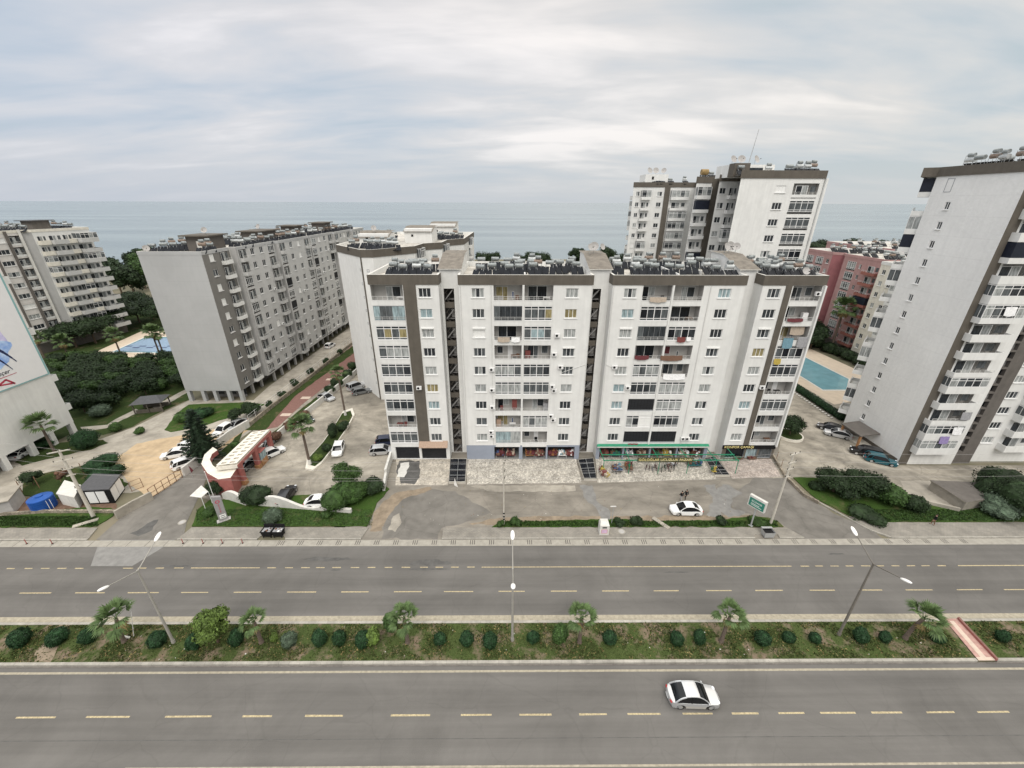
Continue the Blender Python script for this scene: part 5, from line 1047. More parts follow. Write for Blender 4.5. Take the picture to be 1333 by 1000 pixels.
# ------------------------------------------------------------------ laundry and balcony things
def cloth(name, label, cat, x, y, z, w, h, m, seed=0, sag=.15):
    mb = MB(); n = 8; vs = []
    for j in range(5):
        for i in range(n+1):
            vs.append((x-w/2+w*i/n, y-.05*math.sin(i*1.9+seed)-.03*j, z-h*j/4-sag*math.sin(PI*i/n)*j/4))
    mb.raw(vs, [(j*(n+1)+i, j*(n+1)+i+1, (j+1)*(n+1)+i+1, (j+1)*(n+1)+i) for j in range(4) for i in range(n)], m); mb.raw([(v[0],v[1]-.015,v[2]) for v in vs], [(j*(n+1)+i, (j+1)*(n+1)+i, (j+1)*(n+1)+i+1, j*(n+1)+i+1) for j in range(4) for i in range(n)], m)
    o = mb.build(name, smooth=True); return tag(o, label, cat, 'laundry and cloths on the balconies')
def rowz(r): return F0+ST*(8-r)
for lb, x, r, dz, w, h, m in (('red and white washing over the rail in the third row of the third section', 26.0, 2, 1.0, 1.3, .7, 'cloth_red'), ('white towel beside the red washing in the third row of the third section', 27.1, 2, 1.0, .7, .5, 'cloth_white'), ('dark maroon washing over the left open balcony in the fourth row', 20.4, 3, 1.05, 2.2, .55, 'cloth_maroon'), ('row of black clothes over the right open balcony in the fourth row', 25.0, 3, 1.05, 3.4, .7, 'cloth_brownc'),
    ('white sheets drying over the fifth row rail of the third section', 25.9, 4, 1.0, 3.4, .85, 'cloth_white'), ('blue sheet hanging from the third row of the right section', 42.3, 2, .85, 1.6, 1.5, 'cloth_cyan'), ('grey sheet hanging at the right end of the right section', 44.5, 2, 1.0, 1.6, 1.5, 'cloth_grey'), ('yellow cloth over the fourth row balcony of the right section', 41.5, 3, .55, 1.1, .8, 'cloth_mustard'), ('beige awning cloth inside the third row of the right section', 43.6, 2, 2.5, 2.2, 1.2, 'cloth_beige'),
    ('red blanket hanging over the lowest balcony above the bargain shop', 21.0, 8, .35, 1.7, .7, 'cloth_red'), ('red washing in the second row of the right section', 42.4, 1, .85, 2.4, .4, 'cloth_maroon'), ('beige panel cloth on the top left balcony of the third section', 21.6, 0, .95, 2.4, .6, 'cloth_beige'), ('beige cloths on the third row left balcony of the second section', -.8, 2, .95, 1.8, .65, 'cloth_beige'), ('white cloths on the third row left balcony of the second section', 1.0, 2, .95, 1.3, .65, 'cloth_white'), ('red curtain cloth in the seventh row of the second section', .9, 6, 2.4, .8, 1.7, 'cloth_red')):
    cloth('laundry', lb, 'laundry', x, FY-.16 if dz < 1.2 else FY+.4, rowz(r)+dz, w, h, m, r)
def tile(s, x, y, z): pass
for k, (x, zz, m, lb) in enumerate(((70.6, 27.3, 'cloth_white', 'patterned white cloth on a middle balcony of the right tower'), (71.8, 7.9, 'cloth_white', 'white shirts on the third lowest balcony of the right tower'), (70.4, 6.2, 'cloth_violet', 'lilac sheet on the low balcony of the right tower'), (72.0, 10.6, 'cloth_grey', 'grey sheet on a low balcony of the right tower'))):
    cloth('laundry', lb, 'laundry', x, 56.38, zz, 1.6, 1.2, m, k)
def chair(x, y, z, rz, label, m='cloth_brownc'):
    o = thing('balcony_chair', label, 'chair', (x, y, z), rz, 'chairs and tables on the balconies'); mb = MB(); mb.box(-.23,.23,-.23,.23,.40,.45,m); mb.build('seat', None); s = bpy.context.scene
    return o
def furn(x, r, label, kind, m):
    z = rowz(r)+.02; o = thing('balcony_'+kind, label, kind, (x, FY+.75, z), 0, 'furniture on the open balconies')
    if kind == 'table': inst_(o, [('top', [(-.5,.5,-.35,.35,.70,.75)]), ('leg', [(-.45,-.4,-.3,-.25,0,.70)]), ('leg', [(.4,.45,-.3,-.25,0,.70)]), ('leg', [(-.45,-.4,.25,.3,0,.70)]), ('leg', [(.4,.45,.25,.3,0,.70)])], m)
    elif kind == 'chair': inst_(o, [('seat', [(-.25,.25,-.25,.25,.40,.46)]), ('backrest', [(-.25,.25,.2,.25,.46,.95)]), ('leg', [(-.24,-.2,-.24,-.2,0,.40)]), ('leg', [(.2,.24,-.24,-.2,0,.40)]), ('leg', [(-.24,-.2,.2,.24,0,.40)]), ('leg', [(.2,.24,.2,.24,0,.40)])], m)
    elif kind == 'cabinet': inst_(o, [('body', [(-.4,.4,-.25,.25,0,1.5)]), ('door', [(-.38,-.01,-.27,-.252,.05,1.45)]), ('door', [(.01,.38,-.27,-.252,.05,1.45)])], m)
def inst_(o, parts, m):
    for nm, bxs in parts:
        mb = MB()
        for b in bxs: mb.box(*b, m)
        inst(mb, nm, o, (0,0,0))
for a in ((-15.9,0,'folding table on the top balcony of the left section','table','frame'),(-17.3,7,'red chair on the open balcony near the bottom of the left section','chair','cloth_red'),(-18.2,7,'red table on the open balcony near the bottom of the left section','table','cloth_red'),(1.2,0,'dark chair on the top left balcony of the second section','chair','cloth_brownc'),(5.5,0,'pale table on the top right balcony of the second section','table','frame'),(.8,3,'dark table in the fourth row left balcony of the second section','table','cloth_brownc'),(1.4,3,'dark chair in the fourth row left balcony of the second section','chair','cloth_brownc'),
    (2.9,3,'red and white cabinet in the fourth row right balcony of the second section','cabinet','cloth_red'),(-1.2,6,'red chair in the seventh row left balcony of the second section','chair','cloth_red'),(.6,7,'white table in the eighth row left balcony of the second section','table','frame'),(-1.7,7,'brown cabinet in the eighth row left balcony of the second section','cabinet','wood'),(4.6,8,'dark chair in the lowest right balcony of the second section','chair','black'),(22.6,0,'dark chair on the top left balcony of the third section','chair','black'),
    (24.9,1,'grey table in the second row right balcony of the third section','table','cloth_grey'),(27,1,'dark table in the second row right balcony of the third section','table','cloth_brownc'),(44.3,1,'white cabinet in the second row balcony of the right section','cabinet','frame'),(42.3,5,'black chair in the sixth row balcony of the right section','chair','black'),(43.5,5,'black table in the sixth row balcony of the right section','table','black'),(44.2,8,'dark plant pot table in the lowest balcony of the right section','table','cloth_brownc'),(6.0,2-2+6,'grey cabinet in the seventh row right balcony of the second section','cabinet','cloth_grey')):
    furn(*a)

# ------------------------------------------------------------------ goods in front of the shops
rg = random.Random(77)
GC = ['cloth_'+c for c in ('red','maroon','teal','beige','orange','white','green','blue','grey','brownc','mustard')]
def goods(u, v, w, d, h, label, pal, n=26, name='goods_stand', cat='goods', xy=None):
    x, y = xy or g(u, v); o = thing(name, label, cat, (x, y, .05), rg.uniform(-.15,.15), 'goods displayed before the shops')
    mb = MB(); hh = h*.35
    for sx in (-1,1):
        for sy in (-1,1): mb.box(sx*w/2-.03*(sx+1), sx*w/2+.03*(1-sx), sy*d/2-.03*(sy+1), sy*d/2+.03*(1-sy), 0, hh, 'galv')
    mb.box(-w/2, w/2, -d/2, d/2, hh, hh+.05, pal[0]); i_ = inst(mb, 'stand', o, (0,0,0))
    m2 = MB()
    for k in range(n):
        bx, by, bz = rg.uniform(.1,.32), rg.uniform(.1,.3), rg.uniform(.08,.45)*h/1.2; px, py = rg.uniform(-w/2+.1,w/2-.1), rg.uniform(-d/2+.1,d/2-.1)
        T = Matrix.Translation((px,py,hh+.05)) @ Matrix.Rotation(rg.uniform(0,3), 4, 'Z') @ Matrix.Rotation(rg.uniform(-.2,.2), 4, 'X'); z = rg.uniform(0, h*.25); m = rg.choice(pal)
        if rg.random() < .5: m2.box(-bx,bx,-by,by,z,z+bz,m,T)
        else: 
            a = T @ Vector((0,0,z)); b = T @ Vector((rg.uniform(-.2,.2),rg.uniform(-.2,.2),z+bz*1.6)); m2.tube(a,b,bx*.6,bx*.35,m,7)
    inst(m2, 'goods', o, (0,0,0)); return o
c = lambda *a: ['cloth_'+x for x in a]
goods(803,612,1.5,1.6,1.1,'stand of dark blue and grey goods on the white paving left of the bargain sign', c('blue','grey','cyan','brownc'))
goods(818,611,1.1,2.2,1.4,'tall stand of brown and green goods left of the bargain sign', c('brownc','green','maroon','orange'))
def bike(u, v, rz, m, label):
    x, y = g(u, v); o = thing('bicycle', label, 'bicycle', (x, y, .06), math.radians(rz), 'bicycles before the bargain shop')
    if 'wh' not in PF:
        w1 = MB(); n = 16
        for k in range(n): a, b = 2*PI*k/n, 2*PI*(k+1)/n; w1.tube((.27*math.cos(a),0,.27*math.sin(a)),(.27*math.cos(b),0,.27*math.sin(b)),.025,.025,'rubber',5,False)
        for k in range(4): a = PI*k/4; w1.tube((.26*math.cos(a),0,.26*math.sin(a)),(-.26*math.cos(a),0,-.26*math.sin(a)),.006,.006,'metal',4)
        sd = MB(); sd.ball((-.2,0,.80),.11,'black',8,5,(1.2,.7,.45)); hb = MB(); hb.tube((.36,-.25,.92),(.36,.25,.92),.018,.018,'metal',6); hb.tube((.36,-.25,.92),(.28,-.26,.92),.025,.025,'black',6); hb.tube((.36,.25,.92),(.28,.26,.92),.025,.025,'black',6); PF['wh'] = (w1, sd, hb)
    for sx in (-.45,.45): inst(PF['wh'][0], 'wheel', o, (sx,0,.29))
    k = ('fr', m)
    if k not in PF:
        f = MB()
        for a, b in (((-.2,0,.74),(-.05,0,.30)),((-.05,0,.30),(.30,0,.70)),((.30,0,.70),(-.18,0,.64)),((-.45,0,.29),(-.05,0,.30)),((-.45,0,.29),(-.18,0,.64)),((.45,.0,.29),(.28,0,.80)),((.28,0,.80),(.36,0,.92))): f.tube(a, b, .03, .03, m, 6)
        PF[k] = f
    inst(PF[k], 'frame', o, (0,0,0)); inst(PF['wh'][1], 'saddle', o, (0,0,0)); inst(PF['wh'][2], 'handlebar', o, (0,0,0))
for i, m in enumerate(('cloth_maroon','cloth_maroon','cloth_grey','cloth_maroon','cloth_pinkc','cloth_green','cloth_green','cloth_red','cloth_red','black')):
    bike(841+i*4, 611+(i%3)*1.2, 62+(i%4)*9, m, f'{dict(cloth_maroon="maroon", cloth_grey="grey", cloth_pinkc="pink", cloth_green="green", cloth_red="red", black="black")[m]} bicycle in the row below the bargain sign, {ORD[i]} from the left')
for i, m in enumerate(('cloth_blue','cloth_grey','cloth_cyan')): bike(799+i*4, 614+(i%2)*2, 50+i*14, m, f'{["dark blue","grey","pale blue"][i]} bicycle among the goods at the left of the bargain sign')
goods(874,606,1.6,.8,.8,'low stand of grey and brown goods right of the red goods', c('grey','brownc','white'))
goods(903,607,2.2,1.2,1.2,'dark stand of black and teal goods near the right green post', c('teal','brownc','blue'))
goods(784,618,.8,1.8,1.2,'stand of red and beige goods beside the middle skylight', c('red','beige','mustard','brownc'))
goods(789,622,.6,.8,1.0,'small yellow goods bin at the terrace corner beside the middle skylight', c('mustard','beige'), 8)
goods(928,617,.7,.7,1.6,'tall yellow green goods post at the right end of the green frame', c('mustard','beige','green'), 10)
goods(960,598,1.5,.7,.6,'row of potted plants and brown boxes before the black sign shop', c('brownc','maroon','green'), 14)
goods(978,598,1.4,.7,.5,'scatter of brown boxes on the pink stone terrace', c('brownc','maroon'), 10)
for i, (x, pal, lb) in enumerate(((-1.5,c('maroon','blue','brownc'),'maroon carpets and dark goods in the leftmost open shop bay'),(.3,c('red','maroon','beige'),'red rugs and baskets in the leftmost open shop bay'),(3.6,c('orange','brownc','maroon'),'orange brown furniture in the middle open shop bay'),(5.3,c('red','brownc','beige'),'red and brown furniture in the middle open shop bay'),(7.6,c('maroon','brownc','orange'),'dark wood furniture in the right open shop bay'),(9.2,c('white','beige','cyan'),'white and blue textiles in the right open shop bay'),(10.6,c('red','maroon','white'),'red textiles at the right end of the open shop bay'),
    (16.6,c('brownc','red','maroon'),'brown goods in the leftmost bay of the bargain shop'),(18.4,c('teal','brownc','green'),'teal goods in the leftmost bay of the bargain shop'),(20.8,c('grey','white','blue'),'grey and blue goods in the second bay of the bargain shop'),(23.0,c('brownc','beige','red'),'beige goods in the second bay of the bargain shop'),(25.5,c('brownc','green','maroon'),'dark goods in the third bay of the bargain shop'),(27.5,c('mustard','brownc','white'),'mustard goods in the third bay of the bargain shop'),(30.2,c('beige','brownc','white'),'beige sacks in the right bay of the bargain shop'),(32.3,c('brownc','white','maroon'),'mixed goods in the right bay of the bargain shop'))):
    goods(0,0,1.5,.9,1.5,lb,pal,30,xy=(x, FY+.65))

# ------------------------------------------------------------------ cars
def car_mb(L, W, H, typ):
    k = ('car', L, W, H, typ)
    if k in PF: return PF[k]
    hl = L/2; zb = H*.60; zl = .20; wr = .33; ax = L*.29
    hood = zb-.06; trunk = zb+.02 if typ == 'sedan' else zb
    def arch(cx_): return [(cx_+math.cos(a)*(wr+.05), .30+math.sin(a)*(wr+.06)) for a in [PI*k_/7 for k_ in range(8)]]
    prof = [(-hl+.05,.32),(-hl+.12,zl)]
    a1 = arch(-ax); a2 = arch(ax)
    prof += [(a1[-1][0]-.02,zl)] + [p for p in a1[::-1] if p[1] > zl] + [(a1[0][0]+.02,zl),(a2[-1][0]-.02,zl)] + [p for p in a2[::-1] if p[1] > zl] + [(a2[0][0]+.02,zl),(hl-.12,zl),(hl-.02,.38),(hl-.03,.55),(hl-.16,hood-.12),(hl*.52,hood),(-hl*.55,trunk),(-hl+.12,trunk-.03),(-hl+.01,trunk-.2)]
    bm = bmesh.new(); n = len(prof); NS = 7
    rows = []
    for s in range(NS):
        t = -1+2*s/(NS-1); vs = []
        for x, z in prof:
            w_ = W/2*(1-.15*max(0, (abs(x)/hl-.66)/.34)**2)*(1-.05*max(0, (z-.45)/(zb-.45))**2); y = t*w_
            drop = .05*abs(t)**6 if z > .5 else 0; xx = x*(1-.085*abs(t)**3)
            vs.append(bm.verts.new((xx, y, z-drop)))
        rows.append(vs)
    for s in range(NS-1):
        for i in range(n): bm.faces.new((rows[s][i], rows[s][(i+1)%n], rows[s+1][(i+1)%n], rows[s+1][i]))
    bm.faces.new(rows[0]); bm.faces.new(rows[-1][::-1]); bmesh.ops.recalc_face_normals(bm, faces=bm.faces); bmesh.ops.triangulate(bm, faces=[f for f in bm.faces if len(f.verts) > 4])
    bm.verts.index_update(); body = MB(); body.raw([tuple(v.co) for v in bm.verts], [tuple(v.index for v in f.verts) for f in bm.faces], 'PAINT'); bm.free()
    # cabin
    if typ == 'sedan': fb_, ft, rt_, rb = hl*.52, hl*.13, -hl*.40, -hl*.80
    elif typ == 'hatch': fb_, ft, rt_, rb = hl*.46, hl*.14, -hl*.70, -hl*.90
    else: fb_, ft, rt_, rb = hl*.48, hl*.20, -hl*.86, -hl*.96
    z0 = zb-.05; z1 = H; wb_, wt = W/2*.93, W/2*.72
    key = [(fb_,0),( (fb_*.42+ft*.58),.62),(ft,.90),(ft-.30,.985),((ft+rt_)/2-.1,1.0),(rt_+.28,.97),(rt_,.90),(rt_*.45+rb*.55,.60 if typ == 'sedan' else .72),(rb,0)]
    glass = MB(); roof = MB(); pr_ = []
    for a_ in range(len(key)-1):
        p0, p1, p2, p3 = key[max(0,a_-1)], key[a_], key[a_+1], key[min(len(key)-1,a_+2)]
        for q in range(4):
            t = q/4; f = lambda k_: .5*((2*p1[k_])+(-p0[k_]+p2[k_])*t+(2*p0[k_]-5*p1[k_]+4*p2[k_]-p3[k_])*t*t+(-p0[k_]+3*p1[k_]-3*p2[k_]+p3[k_])*t**3)
            pr_.append((f(0), max(0, min(1.0, f(1)))))
    pr_.append(key[-1]); hh = z1-z0; hwb = lambda x: wb_*(1-.06*(abs(x)/hl)**2); hw = lambda x, t: hwb(x)+(wt-hwb(x))*t**1.15
    for a_, b_ in zip(pr_, pr_[1:]):
        za, zb2 = z0+hh*a_[1], z0+hh*b_[1]; wa, wb2 = hw(*a_), hw(*b_); mx = (a_[0]+b_[0])/2; isroof = rt_-.02 < mx < ft+.02; tgt, mm = (roof, 'PAINT') if isroof else (glass, 'car_glass')
        for s in range(4):
            t0_, t1_ = -1+s*.5, -.5+s*.5; bow = lambda t_: .035*(1-t_*t_)
            tgt.face([(a_[0],t0_*wa,za+bow(t0_)),(a_[0],t1_*wa,za+bow(t1_)),(b_[0],t1_*wb2,zb2+bow(t1_)),(b_[0],t0_*wb2,zb2+bow(t0_))], mm)
        for sy in (-1,1): glass.face([(a_[0],sy*hwb(a_[0]),z0),(b_[0],sy*hwb(b_[0]),z0),(b_[0],sy*wb2,zb2),(a_[0],sy*wa,za)], 'car_glass')
    for sy in (-1,1):
        for a_, b_ in zip(pr_, pr_[1:]): r_ = .045 if a_[0] > rt_ else .07; roof.tube((a_[0],sy*hw(*a_),z0+hh*a_[1]),(b_[0],sy*hw(*b_),z0+hh*b_[1]),r_,r_,'PAINT',6)
        m = (ft+rt_)/2-.05; roof.tube((m-.06,sy*(hwb(m)+.004),z0+.02),(m,sy*(wt+.012),z1-.04),.028,.028,'black',6)
        if typ != 'sedan': roof.tube((rb+.62,sy*(hwb(rb)+.0),z0+.02),(rt_+.45,sy*(wt+.01),z1-.06),.05,.05,'PAINT',6)
    tyre = MB(); tyre.tube((0,-.11,0),(0,.11,0),wr,wr,'rubber',18); rim = MB(); rim.tube((0,-.125,0),(0,.125,0),wr*.62,wr*.62,'metal',10)
    mir = MB(); mir.ball((0,0,0),.11,'PAINT',8,5,(.7,1.1,.8))
    hd = MB(); hd.ball((0,0,0),.15,'head_light',10,6,(.9,1.25,.42)); tl = MB(); tl.ball((0,0,0),.14,'tail_light',10,6,(.7,1.4,.5))
    pl = MB(); pl.box(-.01,.01,-.26,.26,-.055,.055,'frame')
    for q_ in (glass, roof):
        me_ = {}; vv = []; mp_ = []
        for p_ in q_.v:
            kk = tuple(round(c_, 4) for c_ in p_)
            if kk not in me_: me_[kk] = len(vv); vv.append(p_)
            mp_.append(me_[kk])
        ff = []; mm_ = []
        for f_, m_ in zip(q_.f, q_.m):
            g_ = [mp_[i_] for i_ in f_]; g_ = [a for i_, a in enumerate(g_) if a != g_[i_-1]]
            if len(set(g_)) == len(g_) > 2: ff.append(tuple(g_)); mm_.append(m_)
        q_.v, q_.f, q_.m = vv, ff, mm_
    PF[k] = dict(body=body, glass=glass, roof=roof, tyre=tyre, rim=rim, mir=mir, hd=hd, tl=tl, pl=pl, ax=ax, hl=hl, W=W, zb=zb, wr=wr, fb=fb_); return PF[k]
def paint(mb, col):
    m = MB(); m.v = mb.v; m.f = mb.f; m.m = [col if x == 'PAINT' else x for x in mb.m]; return m
def car(u, v, rz, col, label, L=4.55, W=1.8, H=1.45, typ='sedan', group='parked cars', xy=None):
    x, y = xy or g(u, v); P = car_mb(L, W, H, typ); o = thing('parked_car' if group else 'driving_car', label, 'car', (x, y, .015), math.radians(rz), group)
    def get(n):
        k = ('pt', L, W, H, typ, n, col)
        if k not in PF: PF[k] = paint(P[n], col)
        return PF[k]
    b = inst(get('body'), 'body', o, (0,0,0)); b.data.polygons.foreach_set('use_smooth', [True]*len(b.data.polygons))
    if hasattr(b.data, 'set_sharp_from_angle'): b.data.set_sharp_from_angle(angle=math.radians(38))
    gl_ = inst(P['glass'], 'windows', o, (0,0,0)); rf_ = inst(get('roof'), 'roof', o, (0,0,0))
    for q_ in (gl_, rf_): q_.data.polygons.foreach_set('use_smooth', [True]*len(q_.data.polygons)); q_.data.set_sharp_from_angle(angle=math.radians(50))
    for sx in (-1,1):
        for sy in (-1,1):
            w_ = inst(P['tyre'], 'wheel', o, (sx*P['ax'], sy*(W/2-.13), .33)); inst(P['rim'], 'rim', w_, (0,0,0))
    for sy in (-1,1):
        inst(get('mir'), 'mirror', o, (P['fb']-.15, sy*(W/2+.02), P['zb']+.05)); inst(P['hd'], 'headlight', o, (P['hl']-.27, sy*(W/2-.34), P['zb']-.20)); inst(P['tl'], 'tail_light', o, (-P['hl']+.16, sy*(W/2-.33), P['zb']-.15))
    inst(P['pl'], 'number_plate', o, (P['hl']+.0, 0, .42)); inst(P['pl'], 'number_plate', o, (-P['hl']+.0, 0, .52)); return o
def rrot(u0,v0,u1,v1):
    a, b = g(u0,v0), g(u1,v1); return math.degrees(math.atan2(b[1]-a[1], b[0]-a[0]))
car(900,910,-1.5,'car_silver','silver sedan driving on the near carriageway', group=None, typ='sedan')
car(892,667,178,'car_white','white sedan standing alone on the forecourt by the grass verge')
car(230,594,rrot(248,590,212,596),'car_white','white sedan in the sandy yard with dark rear window, nearest the cones')
car(250,585,rrot(236,584,262,588),'car_white','white car half under the dark conifer', typ='hatch')
car(243,606,rrot(230,608,258,598),'car_white','white hatchback beside the white wall end in the sandy yard', L=4.2, typ='hatch', H=1.5)
car(292,563,rrot(303,554,282,567),'car_white','white car right of the conifer against the white wall', typ='hatch', H=1.55)
car(308,556,rrot(318,549,298,560),'car_silver','silver car behind the small tree by the white wall')
car(0,0,100,'car_white','white car under the pillars of the poster building', xy=(-84.6,60.8))
car(441,588,rrot(443,576,437,594),'car_white','white hatchback with black windscreen beside the planted island', typ='hatch', L=4.3)
car(398,548,rrot(385,541,408,551),'car_green','dark green car behind the left palm crown')
car(425,520,rrot(412,515,437,522),'car_silver','silver grey car alone near the red walk wall')
car(464,506,rrot(456,510,478,502),'car_silver','silver van parked at the foot of the white block', typ='van', H=1.8)
car(471,512,rrot(458,514,486,508),'car_grey','dark grey estate beside the silver van', typ='hatch')
car(505,592,rrot(489,592,512,590),'car_silver','silver blue hatchback poking out beside the left end of the block', typ='hatch', xy=(-22.3,61.2))
car(505,580,10,'car_blue','dark blue car behind the silver blue hatchback', typ='hatch', xy=(-22.2,64.4))
car(356,592,rrot(346,596,364,588),'car_white','white hatchback parked behind the gate canopy', typ='hatch', L=4.2)
car(349,580,rrot(343,586,356,575),'car_grey','grey car between gate canopy and boundary wall')
car(324,607,rrot(316,612,332,600),'car_grey','grey car waiting under the gate canopy')
car(374,648,95,'car_black','black car roof showing behind the wavy white wall', typ='hatch')
car(418,657,rrot(410,655,428,654),'car_white','white car roof showing behind the wavy wall beside the big bush')
car(1080,560,rrot(1094,561,1068,554),'car_black','black car parked beside the stucco tower, farthest back')
car(1090,568,rrot(1103,569,1077,563),'car_silver','silver car parked beside the black one at the tower')
car(1125,592,rrot(1143,595,1111,588),'car_black','black estate next to the teal one by the tower', typ='van', H=1.65, L=4.6)
car(1145,602,rrot(1128,597,1160,604),'car_teal','dark teal estate car parked nearest the tower corner', typ='hatch', L=4.7)
car(430,452,rrot(425,455,436,448),'car_white','small white car far behind on the lane under the grey slab', typ='hatch', L=4.2)
# shuttle bins, donation box, litter bin
def wheelie(u, v, label):
    x, y = g(u, v); o = thing('waste_container', label, 'bin', (x, y, .01), 0, 'black waste containers'); 
    mb = MB(); mb.raw([(-.55,-.4,.2),(.55,-.4,.2),(.55,.4,.2),(-.55,.4,.2),(-.66,-.5,1.1),(.66,-.5,1.1),(.66,.5,1.1),(-.66,.5,1.1)], [(0,3,2,1),(0,1,5,4),(1,2,6,5),(2,3,7,6),(3,0,4,7)], 'black'); mb.box(-.7,.7,-.54,-.5,1.02,1.12,'black'); mb.box(-.7,.7,.5,.54,1.02,1.12,'black'); inst(mb, 'body', o, (0,0,0))
    mb = MB(); mb.face([(-.6,-.45,.95),(.6,-.45,.95),(.6,.45,.95),(-.6,.45,.95)], 'cloth_grey'); rx = random.Random(u)
    for k in range(7): mb.ball((rx.uniform(-.4,.4),rx.uniform(-.3,.3),.98),rx.uniform(.12,.2),rx.choice(['cloth_white','cloth_grey','cloth_brownc','black']),7,5,(1,1,.7),.3,k)
    inst(mb, 'rubbish', o, (0,0,0)); mb = MB(); mb.box(-.66,.66,.52,.6,1.1,1.5,'black'); inst(mb, 'lid', o, (0,0,0))
    for sx in (-1,1):
        for sy in (-1,1): mb = MB(); mb.tube((sx*.5-.04,sy*.35,.1),(sx*.5+.04,sy*.35,.1),.1,.1,'rubber',10); inst(mb, 'wheel', o, (0,0,0))
wheelie(350,697.5,'left one of two black waste containers at the kerb'); wheelie(364,697.5,'right one of two black waste containers at the kerb')
x, y = g(998,698); o = thing('waste_container', 'grey metal waste container set in a notch of the pavement', 'bin', (x,y,.01))
mb = MB(); mb.raw([(-.6,-.45,.15),(.6,-.45,.15),(.6,.45,.15),(-.6,.45,.15),(-.68,-.52,1.0),(.68,-.52,1.0),(.68,.52,1.0),(-.68,.52,1.0)], [(0,3,2,1),(0,1,5,4),(1,2,6,5),(2,3,7,6),(3,0,4,7)], 'galv'); mb.build('body', None).parent = o
mb = MB(); mb.face([(-.6,-.45,.85),(.6,-.45,.85),(.6,.45,.85),(-.6,.45,.85)], 'black'); mb.build('opening', None).parent = o
mb = MB(); mb.box(-.7,.7,.3,.56,1.0,1.12,'galv'); mb.build('lid', None).parent = o
for sx in (-1,1): mb = MB(); mb.tube((sx*.5-.04,-.3,.09),(sx*.5+.04,-.3,.09),.1,.1,'rubber',10); mb.build('wheel', None).parent = o
x, y = g(785,694); o = thing('donation_box', 'white clothes donation box with printed front on the pavement', 'donation box', (x,y,.13))
mb = MB(); mb.box(-.62,.62,-.5,.5,0,1.55,'white_paint'); mb.raw([(-.62,-.5,1.55),(.62,-.5,1.55),(.62,.5,1.55),(-.62,.5,1.55),(-.5,-.1,1.95),(.5,-.1,1.95),(.5,.45,1.95),(-.5,.45,1.95)], [(0,1,5,4),(1,2,6,5),(2,3,7,6),(3,0,4,7),(4,5,6,7)], 'white_paint'); mb.build('body', None).parent = o
mb = MB(); mb.box(-.3,.3,-.515,-.501,1.15,1.35,'black'); mb.build('slot', None).parent = o
mb = MB(); mb.box(-.4,.4,-.515,-.501,.3,.95,'cloth_pinkc')
for k in range(3): mb.box(-.33,.33,-.522,-.516,.42+k*.17,.5+k*.17,'poster_mauve')
mb.build('label', None).parent = o

# ------------------------------------------------------------------ street lamps, poles, wires
def lamp(u, v, a, label, pm):
    x, y = g(u, v); o = thing('street_lamp', label, 'street lamp', (x,y,.2), 0, 'double armed street lamps of the median'); HH = 9.9
    mb = MB(); mb.tube((0,0,0),(0,0,.35),.18,.16,pm,12); mb.tube((0,0,.35),(0,0,HH),.13,.075,pm,12); inst(mb, 'pole', o, (0,0,0))
    for s, dx in ((1,a),(-1,-a)):
        q = Vector((dx*1.9*s*0+dx*1.0, s*2.25, 1.0)).normalized()*2.75; p1 = Vector((0,0,HH-.12)); p2 = p1+q
        mb = MB(); mb.tube(p1, p2, .055, .04, pm, 8); arm = inst(mb, 'arm', o, (0,0,0))
        d = q.normalized(); mb = MB(); T = Matrix.Translation(p2+d*.38) @ d.to_track_quat('X','Z').to_matrix().to_4x4(); hb = MB(); hb.ball((0,0,0),.5,'lamp_head',12,7,(1,.42,.22)); mb.add(hb, T); inst(mb, 'lamp_head', arm, (0,0,0))
lamp(227,838,.0,'pale double armed street lamp in the median, left of the light green tree','lamp_post')
lamp(667,835,.0,'thin double armed street lamp at the middle of the median','lamp_post')
lamp(1091,828,.0,'dark double armed street lamp in the median toward the right','lamp_post_dark')
o = thing('flag_pole', 'thin white leaning rod beside the left street lamp', 'pole', (*g(175,830),.2)); mb = MB(); a = Vector(g(172,822)); mb.tube((0,0,0),(1.1,.3,4.6),.03,.02,'lamp_head',6); inst(mb, 'pole', o, (0,0,0))
def insul(o, p):
    mb = MB(); mb.tube(p, (p[0],p[1],p[2]+.22), .05, .03, 'black', 7); inst(mb, 'insulator', o, (0,0,0))
def upole(u, v, H, label, arms, rz=0, r0=.19, r1=.10):
    x, y = g(u, v); o = thing('utility_pole', label, 'utility pole', (x,y,0), rz, 'utility poles behind the pavement')
    mb = MB(); mb.tube((0,0,0),(0,0,H),r0,r1,'concrete_post',10); inst(mb, 'pole', o, (0,0,0)); tops = []
    for z, w in arms:
        mb = MB(); mb.box(-w/2,w/2,-.2,-.09,z-.06,z+.06,'concrete_post'); inst(mb, 'crossarm', o, (0,0,0))
        for s in ((-1,1) if w < 1.6 else (-1,0,1)): p = (s*(w/2-.08),-.145,z+.06); insul(o, p); tops.append(Matrix.Translation((x,y,0)) @ Matrix.Rotation(rz,4,'Z') @ Vector((p[0],p[1],p[2]+.22)))
    return o, tops
pA, tA = upole(122,673,11.0,'stout pale concrete utility pole with crossarms before the blue tank',[(10.9,2.2),(9.5,2.0),(8.2,1.1),(7.2,.9),(5.2,.6)], .5, .24, .14)
pB, tB = upole(656,683,10.4,'slim dark utility pole standing alone before the long stone terrace',[(10.2,.7),(8.9,.5),(7.8,.5)], PI/2-.2, .11, .08)
pC, tC = upole(1003,682,11.6,'leaning concrete utility pole with dark insulators beside the green sign',[(11.5,1.8),(10.2,1.4),(9.2,1.2),(8.0,.9)], .35, .17, .10)
mb = MB(); 
for z in (.9,1.35,1.9): mb.tube((0,0,z),(0,0,z+.22),.135,.135,'black',10)
